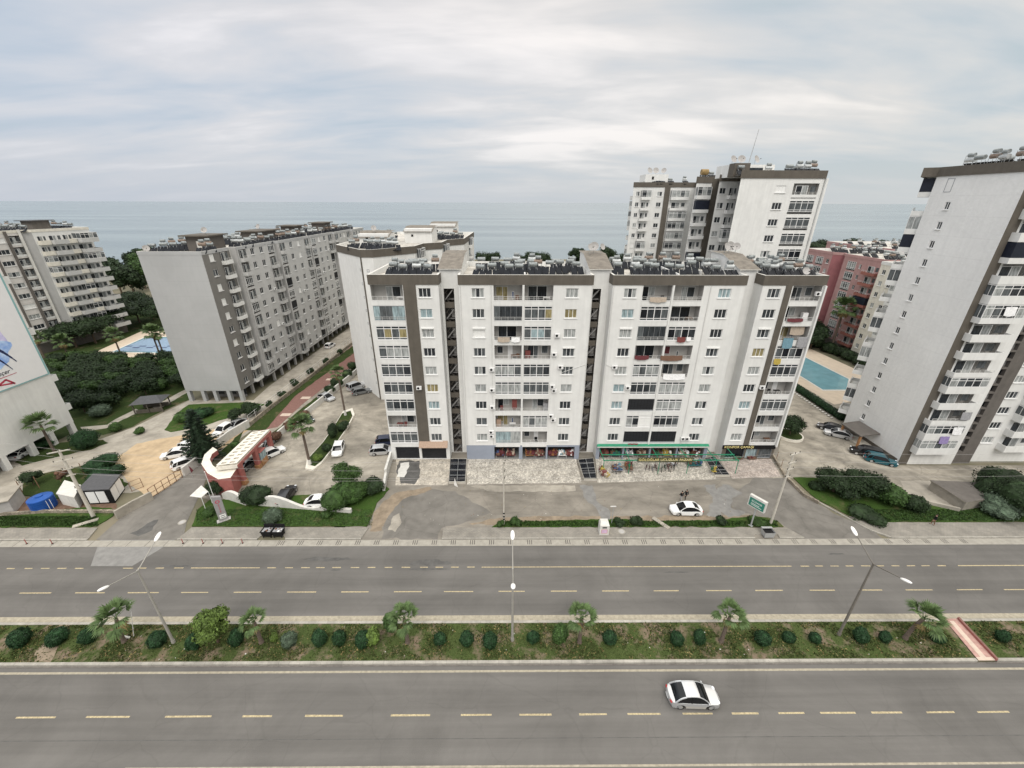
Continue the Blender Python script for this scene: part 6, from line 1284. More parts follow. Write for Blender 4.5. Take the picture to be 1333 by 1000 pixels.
inst(mb, 'band', pB, (0,0,0))
def cable(a, b, sag, label, r=.010):
    a, b = Vector(a), Vector(b); mb = MB(); n = 14; pts = [a.lerp(b, i/n)-Vector((0,0,sag*4*(i/n)*(1-i/n))) for i in range(n+1)]
    mb.path([tuple(p) for p in pts], r, 'stone_grey', 5); tag(mb.build('power_cable'), label, 'cable', 'power cables between the utility poles')
rowsn = ['topmost','second','third','lowest']
for i in range(4):
    z = [10.6,9.6,8.2,7.6][i]; za, zb, zc_ = [11.1,9.8,8.4,7.4][i], [10.4,9.1,8.0,7.9][i], [11.7,10.4,9.4,8.2][i]
    A = Vector((*g(122,673),za)); B = Vector((*g(656,683),zb)); C_ = Vector((*g(1003,682),zc_)); L_ = A+Vector((-60,14,-.2)); R_e = C_+Vector((60,1.5,0))
    cable(L_, A, .7, f'{rowsn[i]} cable running left from the stout concrete pole'); cable(A, B, .9, f'{rowsn[i]} cable spanning from the stout pole to the slim dark pole'); cable(B, C_, .7, f'{rowsn[i]} cable spanning from the slim pole to the leaning pole'); cable(C_, R_e, .8, f'{rowsn[i]} cable running right from the leaning pole')
# small sign post and green sign
x, y = g(796,682); o = thing('sign_post', 'short post with a small white plate beside the donation box', 'sign', (x,y,.1)); mb = MB(); mb.tube((0,0,0),(0,0,3.0),.05,.04,'galv',7); inst(mb,'post',o,(0,0,0)); mb = MB(); mb.box(-.45,.3,-.06,-.03,2.9,3.05,'lamp_head'); inst(mb,'plate',o,(0,0,0))
x, y = g(977,685); o = thing('advertising_sign', 'green sign box with white rim on a post at the grass verge', 'sign', (x,y,.1), math.radians(-58)); 
mb = MB(); mb.tube((0,0,0),(0,0,3.1),.10,.09,'galv',9); mb.box(-.25,.25,-.2,.2,0,.06,'galv'); inst(mb,'post',o,(0,0,0)); mb = MB(); mb.box(-1.1,1.1,-.2,.2,3.0,4.7,'white_paint'); inst(mb,'box',o,(0,0,0))
mb = MB(); mb.box(-.98,.98,-.215,-.202,3.12,4.38,'sign_green'); inst(mb,'face',o,(0,0,0)); t = text_mb('ECZANE', .36, 'letter_white', .005); mb = MB(); mb.add(t, Matrix.Translation((0,-.225,3.95)) @ Matrix.Rotation(PI/2,4,'X')); 
for k in range(2): mb.box(-.7,.7-.3*k,-.222,-.216,3.35+.2*k,3.42+.2*k,'letter_white')
inst(mb,'lettering',o,(0,0,0))
# grey granite sign pillar with red logo
x, y = g(292,678); o = thing('sign_pillar', 'slanted grey granite sign pillar with red mark on the lawn', 'sign', (x,y,.1), math.radians(35)); 
mb = MB(); mb.box(-.8,.8,-.35,.35,0,.14,'stone_grey'); inst(mb,'base',o,(0,0,0)); mb = MB(); mb.raw([(-.5,-.2,.14),(.5,-.2,.14),(.5,.2,.14),(-.5,.2,.14),(-.5,-.2,4.3),(.5,-.2,3.9),(.5,.2,3.9),(-.5,.2,4.3)], [(0,1,5,4),(1,2,6,5),(2,3,7,6),(3,0,4,7),(4,5,6,7)], 'granite'); inst(mb,'slab',o,(0,0,0))
mb = MB(); mb.tube((0,-.205,3.3),(0,-.22,3.3),.26,.26,'letter_red',16); mb.tube((0,-.222,3.3),(0,-.226,3.3),.15,.15,'granite',16)
for i, ch in enumerate('SİTE'): mb.add(text_mb(ch, .38, 'letter_red', .005), Matrix.Translation((0,-.22,2.75-i*.36)) @ Matrix.Rotation(PI/2,4,'X'))
inst(mb,'lettering',o,(0,0,0)); mb = MB(); mb.box(-.3,.4,-.215,-.203,.5,1.15,'letter_white'); mb.box(-.2,.3,-.222,-.216,.6,.7,'letter_dark'); mb.box(-.2,.3,-.222,-.216,.9,1.0,'letter_dark'); inst(mb,'plate',o,(0,0,0))
# red bollards at the gutter
for i, u in enumerate((38,71,240,266,291,317)):
    x = g(u,706)[0]; o = thing('bollard', f'short red bollard in the gutter strip, {ORD[i]} from the left edge', 'bollard', (x,40.3,.01), 0, 'red bollards along the gutter strip'); k = 'boll'
    if k not in PF: m1 = MB(); m1.tube((0,0,0),(0,0,.75),.05,.045,'red_paint',8); m2 = MB(); m2.tube((0,0,0),(0,0,.05),.12,.11,'black',10); PF[k] = (m1, m2)
    inst(PF[k][0],'post',o,(0,0,0)); inst(PF[k][1],'base',o,(0,0,0))
for i, (u, v, lb) in enumerate(((233,594,'upper red traffic cone of the pair in the sandy yard'),(235,601,'lower red traffic cone of the pair in the sandy yard'),(241,612,'single red traffic cone nearer the gate in the sandy yard'))):
    x, y = g(u,v); o = thing('traffic_cone', lb, 'traffic cone', (x,y,.015), 0, 'traffic cones in the sandy yard'); k='cone'
    if k not in PF: m1 = MB(); m1.tube((0,0,.04),(0,0,.75),.17,.04,'cloth_red',12); m2 = MB(); m2.box(-.24,.24,-.24,.24,0,.04,'cloth_red'); m3 = MB(); m3.tube((0,0,.35),(0,0,.5),.118,.09,'white_paint',12); PF[k]=(m1,m2,m3)
    inst(PF[k][0],'body',o,(0,0,0)); inst(PF[k][1],'base',o,(0,0,0)); inst(PF[k][2],'band',o,(0,0,0))
# manhole covers
for i, (u, v, z, lb) in enumerate(((809,693,.135,'round manhole cover in the pavement right of the donation box'),(237,680,.02,'round manhole cover at the corner of the gate driveway'))):
    x, y = g(u,v); mb = MB(); mb.tube((x,y,z-.01),(x,y,z+.012),.5,.5,'gutter',20); mb.tube((x,y,z+.012),(x,y,z+.018),.36,.36,'stone_grey',20); tag(mb.build('manhole_cover'), lb, 'manhole cover')

# ------------------------------------------------------------------ gate building, walls, fences
o = thing('entrance_gate', 'red and cream entrance canopy with pierced roof slab and curved red porch', 'gatehouse', (-43.5,57,0))
Cz = 4.3; c4 = [g(281,606,Cz), g(308,603,Cz), g(351,559,Cz), g(327,563,Cz)]
mb = MB(); A, B, C_, D = [Vector(p) for p in c4]
nxn, nyn = 2, 10
def lerp4(s, t): return A.lerp(D, t).lerp(B.lerp(C_, t), s)
ss = [0,.16,.42,.58,.84,1]; 
ts = [0]
for k in range(nyn): ts += [(k+.28)/nyn, (k+.78)/nyn]
ts += [1]
for i in range(5):
    for j in range(len(ts)-1):
        hole = i in (1,3) and j % 2 == 1
        P4 = [lerp4(ss[i],ts[j]), lerp4(ss[i+1],ts[j]), lerp4(ss[i+1],ts[j+1]), lerp4(ss[i],ts[j+1])]
        if not hole: mb.face([(*p,Cz) for p in P4], 'cream'); mb.face([(*p,Cz-.3) for p in P4[::-1]], 'cream')
        else:
            for k in range(4): a, b = P4[k], P4[(k+1)%4]; mb.face([(*a,Cz),(*b,Cz),(*b,Cz-.3),(*a,Cz-.3)], 'cream')
mb.build('roof', o)
mb = MB(); T = lambda P, Q, w: None
def wallseg(mb, a, b, t, z0, z1, m, mt=None):
    a, b = Vector(a), Vector(b); d = (b-a).normalized(); n_ = Vector((-d.y, d.x))*t/2
    mb.prism([tuple(a-n_), tuple(b-n_), tuple(b+n_), tuple(a+n_)], z0, z1, m, mt)
wallseg(mb, B, C_, .3, Cz-.8, Cz-.31, 'red_paint'); wallseg(mb, A, B, .3, Cz-.8, Cz-.312, 'cream'); wallseg(mb, D, A, .3, Cz-.6, Cz-.314, 'cream'); wallseg(mb, C_, D, .3, Cz-.6, Cz-.316, 'red_paint'); mb.build('fascia', o)
for s, t in ((.95,.06),(.95,.48),(.95,.94),(.06,.1),(.06,.5),(.06,.92)):
    p = lerp4(s, t); mb = MB(); mb.box(p.x-.32,p.x+.32,p.y-.32,p.y+.32,.0,Cz-.76,'red_paint'); mb.box(p.x-.4,p.x+.4,p.y-.4,p.y+.4,0.0,.8,'orange_brown'); mb.build('column', o)
p = lerp4(.9,.62); mb = MB(); mb.box(p.x-.6,p.x+.6,p.y-.8,p.y+.8,0,1.1,'orange_brown'); mb.box(p.x-.55,p.x+.55,p.y-.75,p.y+.75,1.1,2.5,'glass_blue'); mb.box(p.x-.65,p.x+.65,p.y-.85,p.y+.85,2.5,2.62,'red_paint'); mb.build('booth', o)
mb = MB(); zz = 3.2; arc = [g(u,v,zz) for u,v in ((310,607),(300,622),(284,624),(270,616),(262,604),(266,592),(277,582))]; inn = [g(u,v,zz) for u,v in ((300,606),(292,611),(284,611),(277,606),(273,598),(276,591),(283,586))]
for i in range(len(arc)-1):
    a, b, c_, d = arc[i], arc[i+1], inn[i+1], inn[i]
    mb.face([(*a,zz),(*b,zz),(*c_,zz),(*d,zz)], 'cream'); mb.face([(*a,zz),(*b,zz),(*b,0 if i < 5 else 1.8),(*a,0 if i < 5 else 1.8)], 'red_paint'); mb.face([(*c_,zz),(*d,zz),(*d,zz-.8),(*c_,zz-.8)], 'red_paint')
mb.build('porch', o)
def poly_wall(name, pts, h, t, m, label, cat, cap=None, group=None):
    mb = MB(); n = len(pts)
    for i in range(n-1): wallseg(mb, pts[i], pts[i+1], t+(i%2)*.006, 0, (h[i] if isinstance(h, list) else h)+(i%2)*.003, m, cap)
    return tag(mb.build(name), label, cat, group)
poly_wall('boundary_wall', G((240,620),(262,603),(278,588),(300,571),(325,556)), 1.6, .3, 'white_paint', 'white boundary wall between the sandy yard and the gate, ending at the brown gate', 'wall')
poly_wall('boundary_wall', G((325,556),(350,535),(385,508),(440,464),(462,446)), .9, .25, 'rubble_wall', 'low mottled wall with white posts left of the red walk', 'wall')
poly_wall('boundary_wall', G((330,597),(345,585),(368,565),(405,536),(455,495),(478,474)), 1.3, .3, 'white_paint', 'long white wall between the red walk and the parking lot', 'wall')
mb = MB()
pts = G((325,552),(350,531),(385,504),(440,460),(462,442))
for a, b in zip(pts, pts[1:]):
    L_ = dist(a, b); k = int(L_/2.2)
    for i in range(k): p = Vector(a).lerp(Vector(b), i/k); mb.tube((*p,0),(*p,1.9),.04,.04,'rail',6)
    mb.tube((*a,1.85),(*b,1.85),.025,.025,'rail',5); mb.tube((*a,1.3),(*b,1.3),.02,.02,'rail',5)
tag(mb.build('wire_fence'), 'thin grey post and rail fence along the lane of the grey slab', 'fence')
# wavy white wall
def wavy(pts, label):
    mb = MB(); n = len(pts)
    for i in range(n-1):
        a, b = Vector(pts[i][:2]), Vector(pts[i+1][:2]); d = (b-a).normalized(); n_ = Vector((-d.y,d.x))*.2; ha, hb = pts[i][2], pts[i+1][2]
        vs = [(*(a-n_),-.02),(*(b-n_),-.02),(*(b+n_),-.02),(*(a+n_),-.02),(*(a-n_),ha),(*(b-n_),hb),(*(b+n_),hb),(*(a+n_),ha)]; mb.raw(vs, [(4,5,6,7)], 'white_paint'); mb.raw(vs, [(0,1,5,4),(2,3,7,6)] + ([(3,0,4,7)] if i == 0 else []) + ([(1,2,6,5)] if i == n-2 else []), 'white_paint' if i % 1 == 0 else '')
    return tag(mb.build('wavy_wall'), label, 'wall')
P0_, P1_ = Vector(g(292,648)), Vector(g(322,658)); wavy([(*P0_.lerp(P1_, t/10), .9+.9*math.sin(PI*t/10)) for t in range(11)], 'white wavy topped wall piece between the small tree and the dark bush')
P0_, P1_ = Vector(g(338,658)), Vector(g(458,668)); wavy([(*P0_.lerp(P1_, t/26), 1.15+.75*math.cos(2*PI*(t/26-.18)/.75) if t < 20 else .75) for t in range(27)], 'long white wavy topped wall behind the front lawn')
poly_wall('boundary_wall', G((510,598),(503,622),(500,640)), [1.6,1.0], .35, 'white_paint', 'short white wall at the left end of the long block', 'wall')
poly_wall('kerb_wall', G((905+95,585),(1022,622),(1046,646),(1065,656)), .5, .3, 'rubble_wall', 'low kerb wall between the pink stone terrace and the right lot', 'wall')
mb = MB()
for u, v in ((1003,588),(1010,600),(1016,610),(1022,621)): p = g(u,v); mb.tube((*p,.5),(*p,1.8),.04,.04,'rust',6)
tag(mb.build('fence_posts'), 'row of thin rusty fence posts on the low wall right of the pink terrace', 'fence')
# planted island kerb
isl = G((398,612),(400,600),(420,578),(436,555),(447,537),(459,533),(462,541),(452,560),(436,583),(418,606),(408,614)); c0 = Vector((sum(p[0] for p in isl)/len(isl), sum(p[1] for p in isl)/len(isl)))
mb = MB(); inn_ = [tuple(c0+(Vector(p)-c0)*.9) for p in isl]; n = len(isl)
for i in range(n):
    j = (i+1)%n; mb.face([(*isl[i],0),(*isl[j],0),(*isl[j],.35),(*isl[i],.35)], 'cream'); mb.face([(*isl[i],.35),(*isl[j],.35),(*inn_[j],.35),(*inn_[i],.35)], 'cream')
tag(mb.build('planter_kerb'), 'curved cream kerb of the planted island with two palms in the lot', 'planter')
slab('island_soil', inn_, .28, 'garden')
# transformer house, cabinets, tank, shed, compound wall, gate
def hut(c4, h, over, wallm, roofm, name, label, cat, slope=.3):
    xs = [p[0] for p in c4]; o = thing(name, label, cat, (sum(xs)/4, sum(p[1] for p in c4)/4, 0)); mb = MB(); mb.prism(list(c4), 0, h, wallm, wallm); mb.build('wall', o)
    c = Vector((sum(xs)/4, sum(p[1] for p in c4)/4)); q = [c+(Vector(p)-c)*over for p in c4]; mb = MB(); mb.prism([tuple(p) for p in q], h+.004, h+.16, roofm, roofm); mb.build('roof', o); return o
H4 = [g(112,657), g(150,655), g(163,637), g(131,636)]
o = hut(H4, 2.5, 1.10, 'black', 'roofgrey', 'transformer_house', 'small transformer house with dark flat roof and white steel doors', 'hut')
def panelon(o, a, b, s0, s1, z0, z1, m, name, off=.03):
    a, b = Vector(a), Vector(b); d = (b-a).normalized(); n_ = Vector((d.y,-d.x)); p, q = a.lerp(b,s0)+n_*off, a.lerp(b,s1)+n_*off; mb = MB(); wallseg(mb, tuple(p), tuple(q), .05, z0, z1, m); mb.build(name, o)
panelon(o, H4[0], H4[1], .18, .48, .25, 2.2, 'frame', 'door'); panelon(o, H4[0], H4[1], .52, .82, .25, 2.2, 'frame', 'door'); panelon(o, H4[1], H4[2], .06, .48, .25, 2.3, 'frame', 'door'); panelon(o, H4[1], H4[2], .52, .94, .25, 2.3, 'frame', 'door')
o = hut([g(82,657), g(104,662), g(112,646), g(92,640)], 1.9, 1.06, 'white_paint', 'white_paint', 'switch_cabinet', 'white slatted switch cabinet beside the blue water tank', 'cabinet')
o = hut([g(-14,676), g(20,668), g(34,650), g(6,652)], 2.2, 1.14, 'stone_grey', 'concrete_pale', 'shed', 'small grey shed with flat roof at the left edge', 'shed')
x, y = g(59,661); o = thing('water_tank', 'large ribbed blue plastic water tank', 'water tank', (x,y,.05)); mb = MB()
for k in range(6): mb.tube((0,0,k*.3),(0,0,k*.3+.24),1.32,1.36,'tank_blue',28); mb.tube((0,0,k*.3+.24),(0,0,k*.3+.3),1.28,1.28,'tank_blue',28,False)
mb.tube((0,0,1.8),(0,0,2.0),1.3,.5,'tank_blue',28); inst(mb,'body',o,(0,0,0)); mb = MB(); mb.tube((0,0,2.0),(0,0,2.12),.42,.42,'tank_blue',18); inst(mb,'lid',o,(0,0,0)); mb = MB(); mb.tube((1.3,-.5,0),(1.3,-.5,1.6),.03,.03,'frame',6); mb.tube((1.5,-.2,0),(1.5,-.2,1.6),.03,.03,'frame',6); inst(mb,'pipe',o,(0,0,0))
poly_wall('compound_wall', G((-60,680),(0,672),(60,668),(108,668),(150,668),(153,672)), .55, .25, 'rubble_wall', 'low stone wall in front of the blue tank and cabinets', 'wall')
poly_wall('compound_wall', G((153,676),(175,663),(200,650)), 1.4, .3, 'concrete_pale', 'grey rendered wall between transformer house and brown gate', 'wall')
o = thing('yard_gate', 'long brown tubular sliding gate of the sandy yard', 'gate', (*g(218,632),0)); ga, gb_ = Vector(g(197,649)), Vector(g(238,622)); mb = MB()
for z in (.15,.85,1.7): mb.tube((*ga,z),(*gb_,z),.045,.045,'rust',6)
mb.build('rail', o)
for k in range(6): p = ga.lerp(gb_, k/5); mb = MB(); mb.tube((*p,.05),(*p,1.75),.05,.05,'rust',6); mb.build('post', o)
o = thing('wire_gate', 'small wire gate frame standing in the sandy yard near the transformer house', 'gate', (*g(178,638),0)); mb = MB(); a, b = g(172,640), g(187,634)
for p in (a,b): mb.tube((*p,0),(*p,1.7),.04,.04,'rust',6)
for z in (.1,.9,1.68): mb.tube((*a,z),(*b,z),.03,.03,'rust',6)
mb.build('frame', o)
mb = MB()
for u, v in ((52,636),(80,628),(110,618),(30,642)): p = g(u,v); mb.tube((*p,0),(*p,2.2),.05,.05,'rust',6)
tag(mb.build('fence_posts'), 'thin dark fence posts behind the blue water tank', 'fence')
x, y = g(262,650); o = thing('shelter', 'tilted white shelter panel on thin posts beside the gate driveway', 'shelter', (x,y,0)); a = [g(247,646,2.2), g(262,632,2.2), g(271,640,2.2), g(262,648,2.2)]; mb = MB(); mb.prism([tuple(Vector(p)-Vector((x,y))) for p in a], 2.15, 2.22, 'white_paint', 'white_paint'); inst(mb,'panel',o,(0,0,0)); mb = MB()
for p in a[2:]: q = Vector(p)-Vector((x,y)); mb.tube((q.x,q.y,0),(q.x,q.y,2.15),.04,.04,'frame',6)
inst(mb,'post',o,(0,0,0))
x, y = g(251,622); o = thing('flag', 'dark red triangular flag on a short pole by the boundary wall', 'flag', (x,y,0)); mb = MB(); mb.tube((0,0,0),(0,0,2.4),.03,.025,'galv',6); inst(mb,'pole',o,(0,0,0)); mb = MB(); mb.raw([(0.02,0,2.35),(.5,.05,1.4),(.03,0,.9),(.02,.02,2.35),(.5,.07,1.4),(.03,.02,.9)], [(0,1,2),(5,4,3),(0,3,4,1),(1,4,5,2)], 'cloth_maroon'); inst(mb,'cloth',o,(0,0,0))
o = thing('flag_pole', 'tall thin white flagpole behind the granite sign pillar', 'pole', (*g(283,660),.1)); mb = MB(); mb.tube((0,0,0),(0,0,6.0),.05,.03,'lamp_head',8); inst(mb,'pole',o,(0,0,0)); mb = MB(); mb.ball((0,0,6.05),.08,'lamp_head',8,6); inst(mb,'finial',o,(0,0,0))
# gazebo
x, y = g(200,533); o = thing('gazebo', 'dark roofed garden gazebo among the green plots', 'gazebo', (x,y,0), math.radians(15)); mb = MB(); o.scale = (.68,.8,.9); mb.raw([(-4.2,-2.6,2.5),(4.2,-2.6,2.5),(4.2,2.6,2.5),(-4.2,2.6,2.5),(-2,0,3.6),(2,0,3.6)], [(0,1,5,4),(1,2,5),(2,3,4,5),(3,0,4),(3,2,1,0)], 'roofgrey'); inst(mb,'roof',o,(0,0,0))
for sx in (-3.6,0,3.6):
    for sy in (-2.1,2.1): mb = MB(); mb.box(sx-.12,sx+.12,sy-.12,sy+.12,0,2.5,'brown'); inst(mb,'post',o,(0,0,0))
mb = MB(); mb.box(-3.4,3.4,-1.9,-1.7,0,.9,'brown'); mb.box(-3.4,3.4,1.7,1.9,0,.9,'brown'); inst(mb,'parapet',o,(0,0,0))
# right: low flat roofed basement kiosk
q = [g(1213,626,1.6), g(1283,629,1.6), g(1292,648,1.6), g(1258,654,1.6)]
o = thing('low_building', 'low building with bare brown concrete roof beside the right lawn', 'building', (q[0][0]+4,q[0][1]-3,0)); mb = MB(); mb.prism(q, 0, 1.45, 'concrete_pale', 'concrete_pale'); mb.build('wall', o); c = Vector((sum(p[0] for p in q)/4, sum(p[1] for p in q)/4)); mb = MB(); mb.prism([tuple(c+(Vector(p)-c)*1.04) for p in q], 1.454, 1.65, 'concrete_lot', 'brown_wall'); mb.build('roof', o)
poly_wall('retaining_wall', G((1178,650),(1200,655),(1248,666)), .6, .3, 'concrete_pale', 'low pale retaining wall along the sandy ramp on the right lawn', 'wall')
for nm, u, v, lb in (('rubble_slab', 860, 682, 'pale concrete slab lying across the grass verge'), ('rubble_slab', 112, 682, 'pale broken kerb pieces on the left grass verge')):
    x, y = g(u,v); mb = MB(); T = Matrix.Translation((x,y,.1)) @ Matrix.Rotation(.6 if u < 500 else 2.2, 4, 'Z'); mb.box(-1.3,1.3,-.3,.3,0,.12,'concrete_pale',T); tag(mb.build(nm), lb, 'slab')
x, y = g(591,632); mb = MB(); mb.raw([(x,y,.02),(x+.7,y-.5,.02),(x+.1,y+.4,1.1),(x+.05,y+.1,.02)], [(0,1,2),(1,3,2),(3,0,2)], 'white_paint'); tag(mb.build('white_sheet'), 'small pointed white sheet left beside the first skylight', 'sheet')
# ------------------------------------------------------------------ vegetation
def leaves(mb, clumps, n, size, m, rnd, fill=.3, flat=0.0, aspect=1.6):
    vol = [c[3]**2*c[4] if len(c) > 4 else c[3]**2 for c in clumps]; tot = sum(vol)
    for c, vv in zip(clumps, vol):
        k = int(n*vv/tot); cx_, cy_, cz, r = c[:4]; sz = c[4] if len(c) > 4 else 1.0; sd = rnd.uniform(0, 50)
        for _ in range(k):
            z = rnd.uniform(-1, 1) if rnd.random() < .5 else rnd.uniform(-.3, 1); a = rnd.uniform(0, 2*PI); q = math.sqrt(max(0, 1-z*z)); d = Vector((q*math.cos(a), q*math.sin(a), z))
            lum = 1+.30*noise.noise(d*2.2+Vector((sd, 0, 0))); rad = r*lum*(1-fill*rnd.random()**1.6)
            p = Vector((cx_+d.x*rad, cy_+d.y*rad, cz+d.z*rad*sz)); nn = (d+Vector((rnd.uniform(-.7,.7), rnd.uniform(-.7,.7), rnd.uniform(-.4,.9)))).normalized()
            t = nn.cross(Vector((rnd.uniform(-1,1), rnd.uniform(-1,1), rnd.uniform(-1,1)))).normalized(); b = nn.cross(t); s = size*rnd.uniform(.6,1.3); t *= s*aspect/2; b *= s/2
            mb.face([p-t, p-b*.9, p+t, p+b*.9], m)
def core(mb, clumps, m, k=.78):
    for i, c in enumerate(clumps): mb.ball(c[:3], c[3]*k, m, 12, 8, (1,1,c[4] if len(c) > 4 else 1), .3, i+c[0])
def cl_ball(r, sz=1.0): return [(0,0,r*sz,r,sz)]
VEG = {}
def bush_mesh(key, clumps, n, size, m, seed, fill=.2, k=.86):
    if key not in VEG:
        rnd = random.Random(seed); mb = MB(); core(mb, clumps, m, k); leaves(mb, clumps, n, size, m, rnd, fill); VEG[key] = mb
    return VEG[key]
def bush(u, v, r, label, m='leaf_mid', sz=1.0, group=None, z=.1, key=None, n=900, size=.12, name='bush', lump=1, seed=None, xy=None, cat='bush'):
    x, y = xy or g(u, v); sd = int(u*7+v) if seed is None else seed
    if lump <= 1: clumps = cl_ball(r, sz)
    else:
        rr = random.Random(sd); clumps = [(rr.uniform(-.5,.5)*r, rr.uniform(-.5,.5)*r, r*sz*rr.uniform(.55,.95), r*rr.uniform(.55,.75), sz) for _ in range(lump)]
    mb = bush_mesh(key or ('b',u,v,r), clumps, n, size, m, sd)
    o = inst(mb, name, None, (x,y,z), random.Random(sd).uniform(0,6)); return tag(o, label, cat, group)
MED = 'clipped round bushes along the median'
for i, (u, v, w) in enumerate(((30,829,19),(79,827,17),(118,825,16),(207,829,15),(257,832,15),(310,828,14),(378,829,12),(417,827,13),(443,828,12),(474,830,12),(573,827,10.5),(608,828,11),(638,831,10.5),(694,826,10.5),(793,826,11),(880,828,10.5),(909,826,11),(991,827,13),(1025,825,10.5),(1059,826,10),(1118,824,13.5),(1150,824,11.5),(1219,826,12.5),(1302,824,12.5))):
    r = w*.066/math.sqrt(1+((u-666)/600)**2); x, y = g(u, v+9, .2)
    m = 'leaf_grey' if u == 378 else 'leaf_clip'; vr = i % 3
    mb = bush_mesh(('med',vr,m), [(0,0,.95,1.0,1.02)] if vr == 0 else [(-.22,.05,.85,.84,1.0),(.26,-.1,.95,.80,1.05),(0,.1,1.1,.7,1.0)] if vr == 1 else [(0,0,.85,.95,.95),(.12,.1,1.25,.68,1.0)], 2600, .125, m, 40+vr, .16, .90)
    o = inst(mb, 'clipped_bush', None, (x, y, .12), i*1.3, (r*(.95+.12*math.sin(i*2.3)), r, r*(1.12+.14*math.sin(i*1.7)))); tag(o, f'clipped round {"grey green" if u==378 else "dark green"} bush on the median, {ORD[i]} counted from the left', 'bush', MED)
bush(490,838,1.0,'loose yellow green shrub at the foot of the third median palm','leaf_light',1.15,lump=4,n=1500,size=.14,z=.2)
bush(510,822,.9,'upright dark shrub behind the yellow green shrub on the median','leaf_mid',1.5,lump=3,n=1200,size=.14,z=.2)
bush(725,838,1.0,'taller oval leafy shrub left of the middle median palm','leaf_mid',1.35,lump=3,n=1600,size=.15,z=.2)
bush(356,834,.55,'small bright shrub beside the second median palm','leaf_light',1.2,lump=2,n=500,size=.12,z=.2)
def tree(u, v, H, R, label, m='leaf_mid', n=3500, size=.22, trunk=.12, lump=7, seed=None, sz=.85, cat='tree', name='tree', group=None, z=0, xy=None, low=.35, key=None):
    x, y = xy or g(u, v); sd = int(u*3+v*5) if seed is None else seed; rr = random.Random(sd); root = thing(name, label, cat, (x,y,z), rr.uniform(0,6), group)
    k = key or ('t',sd,H,R)
    if k not in VEG:
        clumps = [(0,0,H-R*sz*.75,R*.62,sz)]
        for i in range(lump): a = 2*PI*i/lump+rr.uniform(-.4,.4); q = R*rr.uniform(.35,.62); clumps.append((math.cos(a)*q, math.sin(a)*q, H*low+ (H-H*low-R*.3)*rr.uniform(.25,.85), R*rr.uniform(.34,.52), sz))
        cr = MB(); core(cr, clumps, m, .66); leaves(cr, clumps, n, size, m, rr, .38)
        tk = MB(); tk.tube((0,0,-.05),(0,0,H*.45),trunk,trunk*.6,'trunk',8)
        for c in clumps[:5]: tk.tube((0,0,H*.35),(c[0]*.8,c[1]*.8,c[2]-.1),trunk*.5,trunk*.2,'trunk',6)
        VEG[k] = (cr, tk)
    cr, tk = VEG[k]; inst(tk, 'trunk', root, (0,0,0)); inst(cr, 'crown', root, (0,0,0)); return root
tree(285,838,4.2,1.85,'light green round crowned tree on the median beside the left lamp','leaf_light',4200,.17,.12,8,z=.2)
tree(1084,640,3.9,3.3,'broad dark spreading tree at the head of the right lawn','leaf_dark',6000,.18,.2,11,sz=.6,low=.1)
tree(1116,644,4.5,3.3,'tallest dark tree in the middle of the right lawn','leaf_dark',6000,.18,.2,11,sz=.7,low=.1)
bush(1062,636,1.3,'low dark shrub at the left foot of the spreading dark tree','leaf_dark',.55,lump=4,n=1600,size=.15)
bush(1160,656,2.3,'mid green shrub right of the dark trees on the right lawn','leaf_mid',.9,lump=5,n=2800,size=.2)
bush(1184,664,1.9,'round dark shrub at the end of the right lawn shrubs','leaf_dark',.85,lump=4,n=2200,size=.2)
bush(1130,676,2.1,'low spreading groundcover shrub at the pavement corner of the right lawn','leaf_dark',.35,lump=5,n=1500,size=.16)
bush(1303,655,4.2,'big dark shrub mass beside the low building at the right edge','leaf_dark',.75,lump=6,n=4500,size=.22)
bush(1300,670,2.4,'grey green shrub in front of the dark mass at the right edge','leaf_grey',.7,lump=4,n=2200,size=.18)
bush(1360,660,3.4,'dark shrub running out of the picture at the right edge','leaf_dark',.8,lump=5,n=2600,size=.22)
tree(1027,568,4.6,2.4,'dark leafy tree in a round planter beside the right end of the block','leaf_dark',3600,.22,.15,7,low=.15)
x, y = g(1027,568); mb = MB(); mb.tube((x,y,0),(x,y,.45),2.3,2.3,'cream',24); mb.tube((x,y,.45),(x,y,.46),2.05,2.05,'garden',24); tag(mb.build('planter'), 'round cream planter kerb under the dark tree beside the block', 'planter')
# front lawn and lot
tree(455,640,5.0,2.2,'bright green ball shaped tree in the corner of the parking lot','leaf_mid',4500,.16,.14,7,sz=1.0,low=.4)
bush(446,657,2.6,'large bright green shrub before the wavy wall','leaf_mid',.85,lump=6,n=4200,size=.16)
bush(468,650,2.3,'dark green shrub in the middle of the corner shrub group','leaf_mid',.8,lump=5,n=3200,size=.16)
bush(488,638,1.9,'lower dark hedge shrub at the lot corner against the white wall','leaf_dark',.7,lump=4,n=2400,size=.16)
bush(335,655,2.3,'dark olive shrub before the curved white wall','leaf_dark',.8,lump=5,n=3200,size=.15)
bush(357,679,1.25,'grey green clipped ball shrub on the front lawn','leaf_grey',.8,lump=1,n=2000,size=.11)
bush(428,674,.8,'small low shrub on the front lawn right of the wavy wall dip','leaf_mid',.8,lump=3,n=800,size=.12)
tree(283,646,2.8,1.6,'small dark tree crown before the red gate porch','leaf_dark',2400,.15,.1,6,low=.4)
bush(272,672,.9,'small loose shrub left of the granite sign pillar','leaf_mid',1.0,lump=3,n=700,size=.12)
bush(415,600,.85,'yellow green shrub in the planted island near the front palm','leaf_light',1.0,lump=3,n=900,size=.13,z=.28)
bush(425,588,1.0,'dark low shrub in the middle of the planted island','leaf_dark',.9,lump=3,n=1100,size=.13,z=.28)
bush(434,570,1.2,'tall dark cordyline like shrub in the planted island','leaf_dark',1.5,lump=4,n=1600,size=.15,z=.28)
